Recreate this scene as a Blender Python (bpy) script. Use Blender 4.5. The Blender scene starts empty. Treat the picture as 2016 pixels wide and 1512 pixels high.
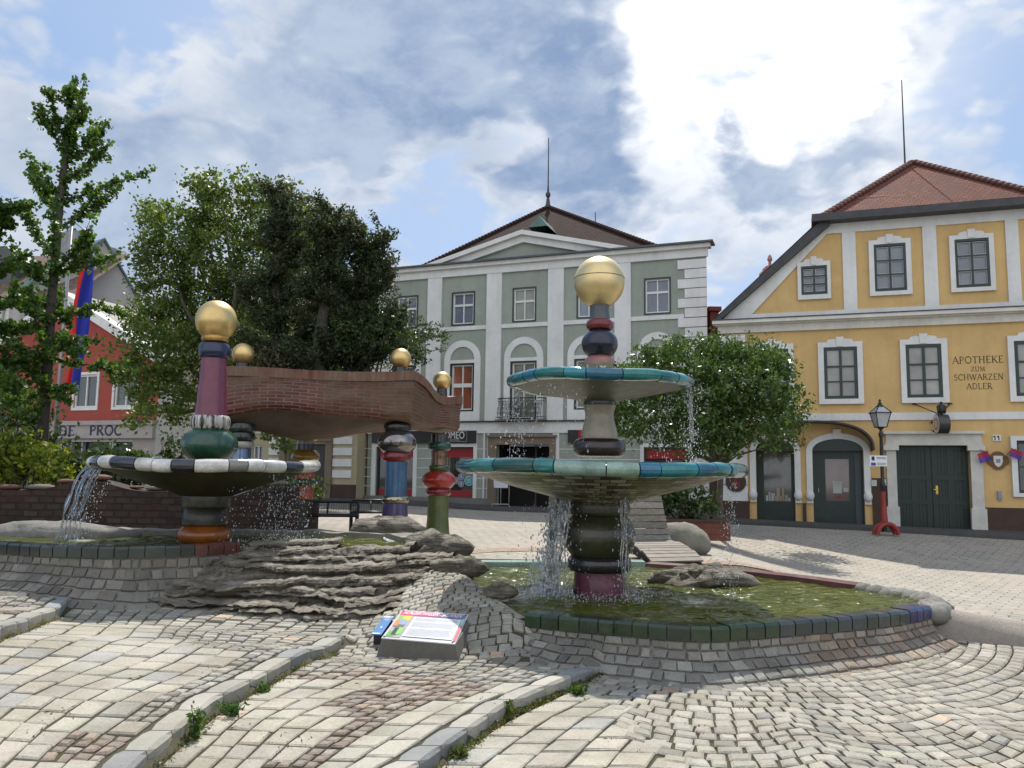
import bpy, math, random
import numpy as np
from mathutils import Vector, Matrix, noise as mnoise
from math import sin, cos, pi, radians, atan2, hypot, floor
random.seed(7); RNG = np.random.default_rng(7)
scene = bpy.context.scene
C = scene.collection

# ------------------------------------------------------------------ camera
FPX, PITCH, ROLL, EYE = 1600.0, radians(6.28), 0.014, 1.6
CAM = Vector((0, 0, EYE))
_f = Vector((0, cos(PITCH), sin(PITCH))); _u0 = Vector((0, -sin(PITCH), cos(PITCH))); _r0 = Vector((1, 0, 0))
_r = _r0*cos(ROLL) + _u0*sin(ROLL); _u = _u0*cos(ROLL) - _r0*sin(ROLL)
cd = bpy.data.cameras.new('camera'); cam = bpy.data.objects.new('camera', cd); C.objects.link(cam)
cd.sensor_width = 36; cd.lens = FPX/2016*36; cd.clip_end = 2000; cd.clip_start = .05
cam.matrix_world = Matrix(((_r.x, _u.x, -_f.x, CAM.x), (_r.y, _u.y, -_f.y, CAM.y), (_r.z, _u.z, -_f.z, CAM.z), (0, 0, 0, 1)))
scene.camera = cam
def ray(px, py): return _f + _r*((px-1008)/FPX) + _u*((756-py)/FPX)
def P(px, py, Y):                       # survey: sight line to the distance Y
    d = ray(px, py); return CAM + d*(Y/d.y)
def G(px, py, z):                       # survey: sight line down to the height z
    d = ray(px, py); return CAM + d*((z-EYE)/d.z)
def X(px, Y): return P(px, 930, Y).x
def Z(py, px, Y): return P(px, py, Y).z
def sm(t): t = min(1., max(0., t)); return t*t*(3-2*t)
def lerp(a, b, t): return a+(b-a)*t
def interp(pts, v): return float(np.interp(v, [p[0] for p in pts], [p[1] for p in pts]))

# ------------------------------------------------------------------ terrain
K3 = [(2.0, -1.7), (3.2, -.98), (4.37, -.46), (5.0, -.22), (5.5, -.02), (6.0, .30), (6.7, .80), (7.6, 1.5)]
K2 = [(2.0, -1.5), (3.2, -1.66), (4.1, -1.75), (5.08, -1.77), (5.85, -1.64), (6.5, -1.53), (7.2, -1.42), (8.4, -1.3)]
K1 = [(2.0, -2.5), (3.2, -2.9), (4.6, -3.3), (5.3, -3.5), (6.0, -3.75), (7.0, -4.0), (8.1, -4.25), (9, -4.5)]
RIDGE = [(.05, 7.15), (-.5, 8.7), (-1.0, 10.4)]
def segd(x, y, pts):
    best = (9e9, 0)
    for (ax, ay), (bx, by) in zip(pts[:-1], pts[1:]):
        vx, vy = bx-ax, by-ay; t = min(1, max(0, ((x-ax)*vx+(y-ay)*vy)/(vx*vx+vy*vy)))
        dx, dy = x-ax-vx*t, y-ay-vy*t; d = hypot(dx, dy)
        if d < best[0]: best = (d, vx*dy-vy*dx)
    return best
def T(x, y):
    back = .35-.02*min(10, max(0, x-2))
    z = back*sm((y-5.5)/6.5) + .12*sm(-x/5)
    if x > 3.2 and y > 7.5: z -= .42*sm((x-3.2)/2.6)*sm((y-7.5)/3)*(1-sm((y-16.5)/5.5))
    if y < 9:
        for k, hgt, f0 in ((K3, .085, 6.3), (K2, .085, 7.0), (K1, .09, 8.0)):
            z += hgt*sm((interp(k, y)-.02-x)/.03+.5)*sm((f0+.7-y)/.7)
    if 6 < y < 12.5 and -2.6 < x < 1.4:
        d, s = segd(x, y, RIDGE)
        w = .74 if s > 0 else .34
        z += .30*math.exp(-(d/w)**2)*sm((y-6.3)/1.1)
    z += .004*mnoise.noise((x*1.3, y*1.3, 0))
    return z

# ------------------------------------------------------------------ mesh builder
def rootloc(o):
    v = Vector((0, 0, 0))
    while o: v = v + o.location; o = o.parent
    return v
class MB:
    def __init__(s): s.v = []; s.f = []; s.c = []; s.uv = []; s.hasuv = False
    def vert(s, p): s.v.append((p[0], p[1], p[2])); return len(s.v)-1
    def face(s, idx, col=None, uv=None): s.f.append(tuple(idx)); s.c.append(col); s.uv.append(uv); s.hasuv |= uv is not None
    def poly(s, pts, col=None, uv=None): s.face([s.vert(p) for p in pts], col, uv)
    def hexa(s, p, col=None):           # p[0:4] bottom ring, p[4:8] top ring (counter-clockwise from above)
        i = [s.vert(q) for q in p]
        for a in ((3, 2, 1, 0), (4, 5, 6, 7), (0, 1, 5, 4), (1, 2, 6, 5), (2, 3, 7, 6), (3, 0, 4, 7)): s.face([i[k] for k in a], col)
    def box(s, c, d, col=None, rz=0):
        x, y, z = d[0]/2, d[1]/2, d[2]/2; cr, sr = cos(rz), sin(rz)
        s.hexa([(c[0]+a*cr-b*sr, c[1]+a*sr+b*cr, c[2]+e) for e in (-z, z) for a, b in ((-x, -y), (x, -y), (x, y), (-x, y))], col)
    def tube(s, pts, r, n=6, col=None, cap=True):
        pts = [Vector(p) for p in pts]; rs = r if isinstance(r, (list, tuple)) else [r]*len(pts)
        rings = []
        for i, p in enumerate(pts):
            d = (pts[min(i+1, len(pts)-1)]-pts[max(i-1, 0)]).normalized()
            a = d.orthogonal().normalized() if i == 0 else (rings_a - d*rings_a.dot(d)).normalized()
            rings_a = a; b = d.cross(a)
            rings.append([s.vert(p+(a*cos(2*pi*k/n)+b*sin(2*pi*k/n))*rs[i]) for k in range(n)])
        for A, B in zip(rings[:-1], rings[1:]):
            for k in range(n): s.face((A[k], A[(k+1) % n], B[(k+1) % n], B[k]), col)
        if cap: s.face(rings[0][::-1], col); s.face(rings[-1], col)
    def lathe(s, cx, cy, prof, n=48, rf=None, col=None, uvs=None):
        rings = []; L = 0; ls = []
        for i, (r, z) in enumerate(prof):
            if i: L += hypot(r-prof[i-1][0], z-prof[i-1][1])
            ls.append(L)
            rings.append([s.vert((cx+r*(rf(2*pi*k/n, z) if rf else 1)*cos(2*pi*k/n), cy+r*(rf(2*pi*k/n, z) if rf else 1)*sin(2*pi*k/n), z)) for k in range(n)])
        for i in range(len(prof)-1):
            A, B = rings[i], rings[i+1]
            for k in range(n):
                k2 = (k+1) % n
                uv = None
                if uvs: uv = [(k/n*uvs, ls[i]), ((k+1)/n*uvs, ls[i]), ((k+1)/n*uvs, ls[i+1]), (k/n*uvs, ls[i+1])]
                s.face((A[k], A[k2], B[k2], B[k]), col, uv)
        if prof[0][0] > 1e-4: s.face(rings[0][::-1], col, [(0, 0)]*n if uvs else None)
        if prof[-1][0] > 1e-4: s.face(rings[-1], col, [(0, 0)]*n if uvs else None)
    def sphere(s, c, r, n=10, m=6, col=None, sc=(1, 1, 1)):
        top = s.vert((c[0], c[1], c[2]+r*sc[2])); bot = s.vert((c[0], c[1], c[2]-r*sc[2])); rings = []
        for j in range(1, m):
            t = pi*j/m
            rings.append([s.vert((c[0]+r*sc[0]*sin(t)*cos(2*pi*k/n), c[1]+r*sc[1]*sin(t)*sin(2*pi*k/n), c[2]+r*sc[2]*cos(t))) for k in range(n)])
        for k in range(n):
            k2 = (k+1) % n
            s.face((top, rings[0][k], rings[0][k2]), col); s.face((bot, rings[-1][k2], rings[-1][k]), col)
            for A, B in zip(rings[:-1], rings[1:]): s.face((A[k], B[k], B[k2], A[k2]), col)
    def build(s, name, mat, parent=None, smooth=False, angle=None):
        me = bpy.data.meshes.new(name)
        o = np.array(rootloc(parent)) if parent else np.zeros(3)
        me.from_pydata((np.array(s.v, dtype=float).reshape(-1, 3)-o).tolist(), [], s.f)
        if any(c is not None for c in s.c):
            a = me.attributes.new('Col', 'FLOAT_COLOR', 'FACE')
            a.data.foreach_set('color', np.array([(c or (.5, .5, .5))[:3]+(1,) for c in s.c], dtype=np.float32).ravel())
        if s.hasuv:
            l = me.uv_layers.new(name='UVMap'); buf = []
            for f, u in zip(s.f, s.uv): buf += (u if u else [(0, 0)]*len(f))
            l.data.foreach_set('uv', np.array(buf, dtype=np.float32).ravel())
        if smooth: me.polygons.foreach_set('use_smooth', [True]*len(me.polygons))
        me.update()
        if angle and smooth: me.set_sharp_from_angle(angle=angle)
        me.materials.append(mat)
        ob = bpy.data.objects.new(name, me); C.objects.link(ob)
        if parent: ob.parent = parent
        return ob
def tag(o, label, cat, group=None):
    o['label'] = label; o['category'] = cat
    if group: o['group'] = group
    return o
def kind(o, k): o['kind'] = k; return o
def thing(name, label, cat, loc=(0, 0, 0), group=None):
    o = bpy.data.objects.new(name, None); C.objects.link(o); o.location = loc; o.empty_display_size = .2
    return tag(o, label, cat, group)

# ------------------------------------------------------------------ materials
def nt(name):
    m = bpy.data.materials.new(name); m.use_nodes = True; t = m.node_tree
    return m, t, t.nodes['Principled BSDF']
def N(t, typ, **kw):
    n = t.nodes.new(typ)
    for k, v in kw.items():
        if k in n.inputs.keys(): n.inputs[k].default_value = v
        else: setattr(n, k, v)
    return n
def ramp(t, stops, fac):
    r = t.nodes.new('ShaderNodeValToRGB'); e = r.color_ramp.elements
    while len(e) < len(stops): e.new(.5)
    for q, (p, c) in zip(e, stops): q.position = p; q.color = tuple(c[:3])+(1,)
    t.links.new(fac, r.inputs[0]); return r.outputs[0]
def mix(t, a, b, fac, mode='MIX'):
    n = t.nodes.new('ShaderNodeMix'); n.data_type = 'RGBA'; n.blend_type = mode
    for s, v in ((0, fac), (6, a), (7, b)):
        if hasattr(v, 'type') and hasattr(v, 'is_linked'): t.links.new(v, n.inputs[s])
        else: n.inputs[s].default_value = v if s == 0 else tuple(v[:3])+(1,)
    return n.outputs[2]
def bump(t, h, strength, dist, normal=None):
    b = N(t, 'ShaderNodeBump', Strength=strength, Distance=dist); t.links.new(h, b.inputs['Height'])
    if normal: t.links.new(normal, b.inputs['Normal'])
    return b.outputs[0]
def noise(t, scale, detail=4, rough=.6, vec=None, dist=0):
    n = N(t, 'ShaderNodeTexNoise', Scale=scale, Detail=detail, Roughness=rough, Distortion=dist)
    if vec is None:
        c = t.nodes.new('ShaderNodeTexCoord'); vec = c.outputs['Object']
    t.links.new(vec, n.inputs['Vector']); return n.outputs[0]
_mc = {}
def M(name, col, rough=.6, var=.25, scale=3, bmp=0, bscale=30, metal=0, coat=0, spec=.5, attr=False, dirt=None):
    """plain surface with two scales of mottling, optional grain bump, optional per-face colour attribute"""
    if name in _mc: return _mc[name]
    m, t, b = nt(name)
    n1 = noise(t, scale); n2 = noise(t, scale*7, 3)
    if attr:
        a = N(t, 'ShaderNodeAttribute', attribute_name='Col'); base = a.outputs[0]
        lo = ramp(t, [(.3, (1-var,)*3), (.7, (1+var*.6,)*3)], n1)
        base = mix(t, base, lo, 1., 'MULTIPLY')
    else:
        base = ramp(t, [(.3, [c*(1-var) for c in col]), (.7, [min(1, c*(1+var*.6)) for c in col])], n1)
    base = mix(t, base, ramp(t, [(.35, (1-var*.6,)*3), (.65, (1, 1, 1))], n2), 1., 'MULTIPLY')
    if 'stucco' in name:
        c = t.nodes.new('ShaderNodeTexCoord'); mp = N(t, 'ShaderNodeMapping'); mp.inputs['Scale'].default_value = (5, 5, .35); t.links.new(c.outputs['Object'], mp.inputs[0])
        base = mix(t, base, ramp(t, [(.30, (.93, .925, .915)), (.55, (1, 1, 1)), (.75, (1.02, 1.02, 1.02))], noise(t, 1., 5, .65, mp.outputs[0])), 1., 'MULTIPLY')
    if dirt:
        dn = noise(t, dirt[1], 6, .7)
        base = mix(t, base, dirt[0], ramp(t, [(dirt[2], (0, 0, 0)), (dirt[2]+.15, (1, 1, 1))], dn))
    t.links.new(base, b.inputs['Base Color'])
    b.inputs['Roughness'].default_value = rough; b.inputs['Metallic'].default_value = metal
    b.inputs['Coat Weight'].default_value = coat; b.inputs['Coat Roughness'].default_value = .08
    b.inputs['Specular IOR Level'].default_value = spec
    if bmp: t.links.new(bump(t, noise(t, bscale, 5, .65), bmp, .02), b.inputs['Normal'])
    _mc[name] = m; return m
def leafmat(name, trans=.35, tcol=(1.3, 1.25, .5), rough=.45):
    m, t, b = nt(name)
    a = N(t, 'ShaderNodeAttribute', attribute_name='Col')
    t.links.new(a.outputs[0], b.inputs['Base Color']); b.inputs['Roughness'].default_value = rough
    b.inputs['Specular IOR Level'].default_value = .4
    tr = N(t, 'ShaderNodeBsdfTranslucent'); t.links.new(mix(t, a.outputs[0], tcol, 1., 'MULTIPLY'), tr.inputs[0])
    ms = N(t, 'ShaderNodeMixShader', Fac=trans); t.links.new(b.outputs[0], ms.inputs[1]); t.links.new(tr.outputs[0], ms.inputs[2])
    t.links.new(ms.outputs[0], t.nodes['Material Output'].inputs[0]); return m
def brickmat(name, c1, c2, mortar, bw, bh, uv=True, rot=0, msize=.012, rough=.75, bmp=.6, var=None, spec=.4):
    m, t, b = nt(name)
    c = t.nodes.new('ShaderNodeTexCoord'); mp = N(t, 'ShaderNodeMapping'); mp.inputs['Rotation'].default_value = (0, 0, rot)
    t.links.new(c.outputs['UV' if uv else 'Object'], mp.inputs[0])
    # a slight wobble so that courses are not ruler-straight
    w = N(t, 'ShaderNodeTexNoise', Scale=2.2, Detail=2); t.links.new(mp.outputs[0], w.inputs[0])
    ad = N(t, 'ShaderNodeVectorMath', operation='MULTIPLY_ADD'); ad.inputs[1].default_value = (.05, .05, 0)
    t.links.new(w.outputs['Color'], ad.inputs[0]); t.links.new(mp.outputs[0], ad.inputs[2])
    k = N(t, 'ShaderNodeTexBrick', Scale=1.); k.inputs['Brick Width'].default_value = bw; k.inputs['Row Height'].default_value = bh
    k.inputs['Mortar Size'].default_value = msize; k.inputs['Mortar Smooth'].default_value = .3; k.inputs['Bias'].default_value = 0
    k.inputs['Color1'].default_value = tuple(c1)+(1,); k.inputs['Color2'].default_value = tuple(c2)+(1,); k.inputs['Mortar'].default_value = tuple(mortar)+(1,)
    t.links.new(ad.outputs[0], k.inputs[0])
    base = k.outputs[0]
    n1 = noise(t, 1.1, 5, .65, c.outputs['Object'])
    if var: base = mix(t, base, var, ramp(t, [(.45, (0, 0, 0)), (.62, (.75, .75, .75))], n1))
    base = mix(t, base, ramp(t, [(.3, (.75,)*3), (.7, (1.1,)*3)], noise(t, 9, 5, .7, c.outputs['Object'])), 1., 'MULTIPLY')
    t.links.new(base, b.inputs['Base Color']); b.inputs['Roughness'].default_value = rough
    b.inputs['Specular IOR Level'].default_value = spec
    inv = N(t, 'ShaderNodeMath', operation='SUBTRACT'); inv.inputs[0].default_value = 1; t.links.new(k.outputs['Fac'], inv.inputs[1])
    nb = bump(t, noise(t, 40, 4, .6, c.outputs['Object']), .35, .01)
    t.links.new(bump(t, inv.outputs[0], bmp, .015, nb), b.inputs['Normal'])
    return m
def glassmat(name, col, rough=.06):
    m, t, b = nt(name)
    t.links.new(ramp(t, [(.3, [c*.6 for c in col]), (.7, [c*1.25 for c in col])], noise(t, .9, 3)), b.inputs['Base Color'])
    b.inputs['Roughness'].default_value = rough; b.inputs['Specular IOR Level'].default_value = .7; b.inputs['Coat Weight'].default_value = .6
    t.links.new(bump(t, noise(t, 1.6, 1), .05, .05), b.inputs['Normal'])
    return m

WHITE = M('white_stucco', (.74, .74, .72), .85, .10, 1.2, .15, 60)
CREAMW = M('cream_white_stucco', (.72, .70, .64), .85, .12, 1.5, .15, 60)
DKGREEN = M('dark_green_paint', (.016, .035, .030), .35, .3, 4)
STEEL = M('dark_steel', (.03, .032, .036), .4, .3, 6, metal=.6)
ROOF_DARK = M('dark_roof_edge', (.06, .06, .065), .6, .3, 4)
SOIL = M('soil', (.06, .05, .035), .95, .4, 6, .5, 20)
BARK = M('bark', (.09, .075, .06), .9, .35, 6, .6, 18)

# ------------------------------------------------------------------ stones laid on any surface S(a,b)
def stones(mb, S, cells, h=.02, gap=.008, bev=.012, jit=.006, up=None):
    for a0, a1, b0, b1, col in cells:
        w, l = a1-a0, b1-b0
        cor = [(a0+gap, b0+gap), (a1-gap, b0+gap), (a1-gap, b1-gap), (a0+gap, b1-gap)]
        cor = [(a+random.uniform(-jit, jit), b+random.uniform(-jit, jit)) for a, b in cor]
        p = [Vector(S(a, b)) for a, b in cor]
        n = (p[2]-p[0]).cross(p[3]-p[1])
        if n.length < 1e-9: continue
        n.normalize()
        if up is not None and n.dot(up) < 0: n = -n
        elif up is None and n.z < 0: n = -n
        c = (p[0]+p[1]+p[2]+p[3])/4
        hh = h*random.uniform(.8, 1.25); tilt = [random.uniform(-.12, .12)*h for _ in range(4)]
        r0 = [mb.vert(q-n*.012) for q in p]
        r1 = [mb.vert(q+n*hh*.6) for q in p]
        r2 = []
        for q, tl in zip(p, tilt):
            d = c-q; k = min(.3, bev/max(d.length, 1e-6)*1.4)
            r2.append(mb.vert(q+d*k+n*(hh+tl)))
        for A, B in ((r0, r1), (r1, r2)):
            for k in range(4): mb.face((A[k], A[(k+1) % 4], B[(k+1) % 4], B[k]), col)
        mb.face(r2, col)
def jcol(c, v=.11, w=.03):
    k = 1+random.uniform(-v, v); return (c[0]*k*(1+random.uniform(-w, w)), c[1]*k, c[2]*k*(1+random.uniform(-w, w)))

# ------------------------------------------------------------------ text
def text_obj(s, mat, parent, mtx, height=None, width=None, name='lettering', extrude=.004, align='CENTER', shear=0):
    cu = bpy.data.curves.new('t', 'FONT'); cu.body = s; cu.align_x = align; cu.align_y = 'CENTER'; cu.extrude = 0; cu.shear = shear
    ob = bpy.data.objects.new('t', cu); C.objects.link(ob)
    bpy.context.view_layer.update()
    me = bpy.data.meshes.new_from_object(ob.evaluated_get(bpy.context.evaluated_depsgraph_get()))
    bpy.data.objects.remove(ob); bpy.data.curves.remove(cu)
    co = np.array([v.co[:] for v in me.vertices]); mn, mx = co.min(0), co.max(0)
    sx = sy = 1
    if height: sy = height/(mx[1]-mn[1]); sx = sy
    if width: sx = width/(mx[0]-mn[0])
    c = (mn+mx)/2; off = rootloc(parent)
    for v in me.vertices:
        q = Vector(((v.co.x-c[0])*sx, (v.co.y-c[1])*sy, 0)); v.co = mtx @ q - off
    me.materials.clear(); me.materials.append(mat); me.name = name
    o = bpy.data.objects.new(name, me); C.objects.link(o); o.parent = parent
    return o
_arc = lambda cx, cy, rx, ry, a0, a1, n=10: [(cx+rx*cos(radians(lerp(a0, a1, i/n))), cy+ry*sin(radians(lerp(a0, a1, i/n)))) for i in range(n+1)]
# roman capitals: strokes (points, thickness), serifs at the listed points
ROMAN = {
 'A': (.9, [([(.05, 0), (.45, 1)], .07), ([(.45, 1), (.87, 0)], .13), ([(.2, .36), (.7, .36)], .06)], [(.05, 0), (.87, 0)]),
 'P': (.72, [([(.16, 0), (.16, 1)], .13), ([(.16, .97)]+_arc(.36, .73, .3, .24, 90, -90)+[(.16, .49)], .08)], [(.16, 0)]),
 'O': (1, [(_arc(.5, .5, .42, .48, 0, 360, 24), .11)], []),
 'T': (.8, [([(.4, 0), (.4, 1)], .13), ([(.04, .96), (.76, .96)], .07), ([(.04, .98), (.04, .82)], .05), ([(.76, .98), (.76, .82)], .05)], [(.4, 0)]),
 'H': (.95, [([(.17, 0), (.17, 1)], .13), ([(.78, 0), (.78, 1)], .13), ([(.17, .5), (.78, .5)], .06)], [(.17, 0), (.17, 1), (.78, 0), (.78, 1)]),
 'E': (.72, [([(.17, 0), (.17, 1)], .13), ([(.1, .03), (.66, .03)], .07), ([(.1, .97), (.62, .97)], .07), ([(.17, .52), (.52, .52)], .06), ([(.66, 0), (.66, .17)], .05), ([(.62, 1), (.62, .84)], .05)], []),
 'K': (.88, [([(.17, 0), (.17, 1)], .13), ([(.17, .42), (.74, 1)], .07), ([(.34, .56), (.82, 0)], .13)], [(.17, 0), (.17, 1), (.74, 1), (.82, 0)]),
 'Z': (.8, [([(.08, .96), (.72, .96)], .07), ([(.68, .96), (.1, .04)], .12), ([(.08, .04), (.74, .04)], .07), ([(.08, .98), (.08, .82)], .05), ([(.74, .02), (.74, .18)], .05)], []),
 'U': (.9, [([(.15, 1), (.15, .35)]+_arc(.45, .32, .3, .3, 180, 360)+[(.75, 1)], .1)], [(.15, 1), (.75, 1)]),
 'M': (1.1, [([(.14, 0), (.2, 1)], .07), ([(.2, 1), (.55, .08)], .12), ([(.55, .08), (.9, 1)], .07), ([(.9, 1), (.97, 0)], .13)], [(.14, 0), (.97, 0)]),
 'S': (.62, [([(.54, .84)]+_arc(.31, .75, .22, .23, 30, 255, 10)+_arc(.31, .27, .23, .26, 75, -160, 12), .1)], []),
 'C': (.88, [(_arc(.5, .5, .42, .48, 45, 315, 20), .11), ([(.8, .98), (.8, .74)], .05)], []),
 'W': (1.25, [([(.06, 1), (.36, 0)], .13), ([(.36, 0), (.62, 1)], .07), ([(.62, 1), (.9, 0)], .13), ([(.9, 0), (1.18, 1)], .07)], [(.06, 1), (1.18, 1)]),
 'R': (.85, [([(.16, 0), (.16, 1)], .13), ([(.16, .97)]+_arc(.36, .74, .28, .23, 90, -90)+[(.16, .51)], .08), ([(.38, .5), (.8, 0)], .13)], [(.16, 0), (.8, 0)]),
 'N': (.95, [([(.14, 0), (.14, 1)], .07), ([(.14, 1), (.8, 0)], .13), ([(.8, 0), (.8, 1)], .07)], [(.14, 0), (.14, 1), (.8, 1)]),
 'D': (.92, [([(.16, 0), (.16, 1)], .13), ([(.16, .97), (.4, .97)]+_arc(.4, .5, .42, .47, 90, -90, 14)+[(.16, .03)], .09)], []),
 'L': (.7, [([(.17, 0), (.17, 1)], .13), ([(.1, .03), (.64, .03)], .07), ([(.64, 0), (.64, .2)], .05)], [(.17, 1)]),
}
def roman(mb, s, place, u0, u1, z0, z1, d, bold=1.):
    w = sum(ROMAN[c][0] for c in s)+.1*(len(s)-1); sx = (u1-u0)/w; sz = z1-z0; x = u0
    for ch in s:
        cw, strokes, serifs = ROMAN[ch]
        strokes = strokes+[([(a-.12, .025 if b < .5 else .975), (a+.12, .025 if b < .5 else .975)], .05) for a, b in serifs]
        for k, (pts, th) in enumerate(strokes):
            dd = d+k*.0008
            for i in range(len(pts)-1):
                (ax, az), (bx, bz) = pts[i], pts[i+1]; L = hypot(bx-ax, bz-az) or 1
                nx, nz = -(bz-az)/L*th*bold/2, (bx-ax)/L*th*bold/2; ex, ez = (bx-ax)/L*.01, (bz-az)/L*.01
                mb.poly([place(x+q[0]*sx, z0+q[1]*sz, dd+(i % 2)*.0004) for q in ((ax-nx-ex, az-nz-ez), (ax+nx-ex, az+nz-ez), (bx+nx+ex, bz+nz+ez), (bx-nx+ex, bz-nz+ez))][::-1])
        x += (cw+.1)*sx
# ================================================================== GROUND
def axis(fine0, fine1, step, lo, hi):
    a = list(np.arange(fine0, fine1+1e-6, step)); d = step; v = fine1
    while v < hi: d *= 1.25; v += d; a.append(v)
    d = step; v = fine0
    while v > lo: d *= 1.25; v -= d; a.insert(0, v)
    return a
def sheet(name, xs, ys, mat, dz=0., keep=None):
    mb = MB(); idx = {}
    def vi(i, j):
        if (i, j) not in idx: idx[(i, j)] = mb.vert((xs[i], ys[j], T(xs[i], ys[j])+(dz if dz or not (in_plaza(xs[i], ys[j]) and abs(xs[i]) < 59 and ys[j] < 74) else -.15)))
        return idx[(i, j)]
    for i in range(len(xs)-1):
        for j in range(len(ys)-1):
            if keep is None or keep((xs[i]+xs[i+1])/2, (ys[j]+ys[j+1])/2):
                mb.face((vi(i, j), vi(i+1, j), vi(i+1, j+1), vi(i, j+1)))
    return kind(mb.build(name, mat, smooth=True), 'structure')
m_joint, t, b = nt('mossy_joint_sand')
cc = ramp(t, [(.35, (.075, .06, .042)), (.55, (.055, .055, .022)), (.7, (.10, .085, .06))], noise(t, 2.5, 6, .7))
t.links.new(cc, b.inputs['Base Color']); b.inputs['Roughness'].default_value = .95
t.links.new(bump(t, noise(t, 60, 4), .6, .02), b.inputs['Normal'])
def in_plaza(x, y): return (y > 11.9) or (x > 4.9 and y > 8.0) or (x > 4.2 and y > 9.3)
sheet('ground', axis(-5.5, 6.5, .07, -160, 160), axis(3.2, 11.8, .07, -40, 260), m_joint)

# paving of the plaza beyond the fountains: long pale setts laid on the diagonal
m_plaza = brickmat('plaza_setts', (.32, .295, .25), (.40, .37, .31), (.12, .11, .09), .34, .17, False, radians(38), .012, .85, .5, (.40, .34, .28))
xs = axis(-14, 16, .45, -60, 60); ys = axis(8.0, 30, .45, 8.0, 75)
SETT_R = 4.25
sheet('plaza_paving', xs, ys, m_plaza, .006, in_plaza)
# reddish sett bands crossing the plaza
m_red = brickmat('reddish_setts', (.33, .22, .16), (.41, .29, .22), (.12, .105, .09), .2, .12, False, radians(20), .01, .85, .5)
for nm, pts in (('band', [(1.2, 12.3), (3.3, 12.2), (5.2, 11.0), (7.2, 9.6), (9.5, 8.9), (13, 8.3)]), ('band', [(-1.2, 12.4), (-.2, 13.4), (1.3, 13.9), (2.2, 13.2)])):
    mb = MB()
    pr = []
    for i in range(40):
        k = i/39*(len(pts)-1); q = min(int(k), len(pts)-2); pr.append((lerp(pts[q][0], pts[q+1][0], k-q), lerp(pts[q][1], pts[q+1][1], k-q)))
    L = []
    for (x, y) in pr: L.append([mb.vert((x, y+o, T(x, y+o)+.014)) for o in (-.28, 0, .28)])
    for A, B in zip(L[:-1], L[1:]):
        for k in (0, 1): mb.face((A[k], B[k], B[k+1], A[k+1]))
    kind(mb.build('paving_band', m_red), 'structure')

# ------------------------------------------------------------------ stones
m_stone, t, b = nt('paving_stone')
a = N(t, 'ShaderNodeAttribute', attribute_name='Col')
sp = noise(t, 55, 5, .7); st = noise(t, 2.2, 5, .65)
base = mix(t, a.outputs[0], ramp(t, [(.3, (.72,)*3), (.55, (1, 1, 1)), (.75, (1.12,)*3)], sp), 1., 'MULTIPLY')
base = mix(t, base, ramp(t, [(.35, (.72, .70, .66)), (.6, (1.04, 1.04, 1.04))], st), 1., 'MULTIPLY')
t.links.new(base, b.inputs['Base Color']); b.inputs['Roughness'].default_value = .72
nb = bump(t, noise(t, 26, 5, .7), .5, .02)
t.links.new(bump(t, noise(t, 120, 3, .6), .3, .006, nb), b.inputs['Normal'])
PALE = (.395, .365, .295); PALE2 = (.35, .33, .27); GREY = (.29, .272, .225); BLUEG = (.22, .24, .25); BROWN = (.33, .235, .175); OCHRE = (.48, .35, .25)
def slabcol():
    r = random.random()
    return jcol(PALE if r < .66 else PALE2 if r < .9 else (.34, .33, .30) if r < .985 else (.45, .36, .28))
def settcol():
    r = random.random()
    return jcol(GREY if r < .55 else PALE2 if r < .85 else (.27, .26, .24) if r < .985 else OCHRE, .18)
def browncol(): return jcol(random.choice([(.27, .21, .165), (.25, .19, .15), (.35, .275, .205), (.23, .185, .15), (.31, .27, .225)]), .2)
ST = lambda x, y: (x, y, T(x, y))

RIM_R = [(.15, 7.15), (.40, 7.0), (.95, 6.78), (1.5, 6.60), (1.91, 6.72), (2.52, 6.98), (3.36, 7.38), (3.99, 7.87)]
FOOT = [(x-.25*(x-1.8)*.0, y-.42) for x, y in RIM_R]
def near_rim(x, y):                     # under the flared wall of the right pool
    return x > .2 and segd(x, y, RIM_R)[0] < .26 or inside_pool(x, y)
POOL_R = RIM_R+[(4.3, 8.6), (4.14, 9.44), (3.09, 10.7), (1.92, 11.6), (.80, 11.43), (-.41, 11.27), (-.9, 10.7), (-.4, 8.9), (.1, 7.4)]
def inpoly(x, y, pts):
    c = False; j = len(pts)-1
    for i in range(len(pts)):
        if (pts[i][1] > y) != (pts[j][1] > y) and x < (pts[j][0]-pts[i][0])*(y-pts[i][1])/(pts[j][1]-pts[i][1])+pts[i][0]: c = not c
        j = i
    return c
def inside_pool(x, y): return inpoly(x, y, POOL_R)

mbS = MB()
def column_zone(kl, kr, y0, y1, ncol, style, wave=.05, ml=.0, mr=.0):
    """slab columns that follow the two kerbs; style(t,y) -> 'slab'|'sett'|'brown'|None"""
    for c in range(ncol):
        ta, tb = c/ncol, (c+1)/ncol
        def S(t, y):
            l, r = kl(y)+ml, kr(y)-mr
            x = lerp(l, r, t+wave*sin(t*pi)*sin(y*2.1+t*2))
            return (x, y, T(x, y))
        y = y0+random.uniform(0, .2)
        while y < y1:
            tm = (ta+tb)/2; st = style(tm, y+.1)
            w = (kr(y)-kl(y))/ncol
            if st == 'slab':
                L = random.uniform(.19, .30)
                stones(mbS, S, [(ta, tb, y, y+L, slabcol())], .018, .0, .012, .0) if False else stones_t(S, ta, tb, y, y+L, w, slabcol(), .016)
            elif st:
                L = random.uniform(.085, .115); k = 2
                for q in range(k):
                    o = random.uniform(-.02, .02)
                    stones_t(S, lerp(ta, tb, q/k), lerp(ta, tb, (q+1)/k), y+o, y+o+L*.97, w/k, browncol() if st == 'brown' else settcol(), .018)
            else: L = .1
            y += L
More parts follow.
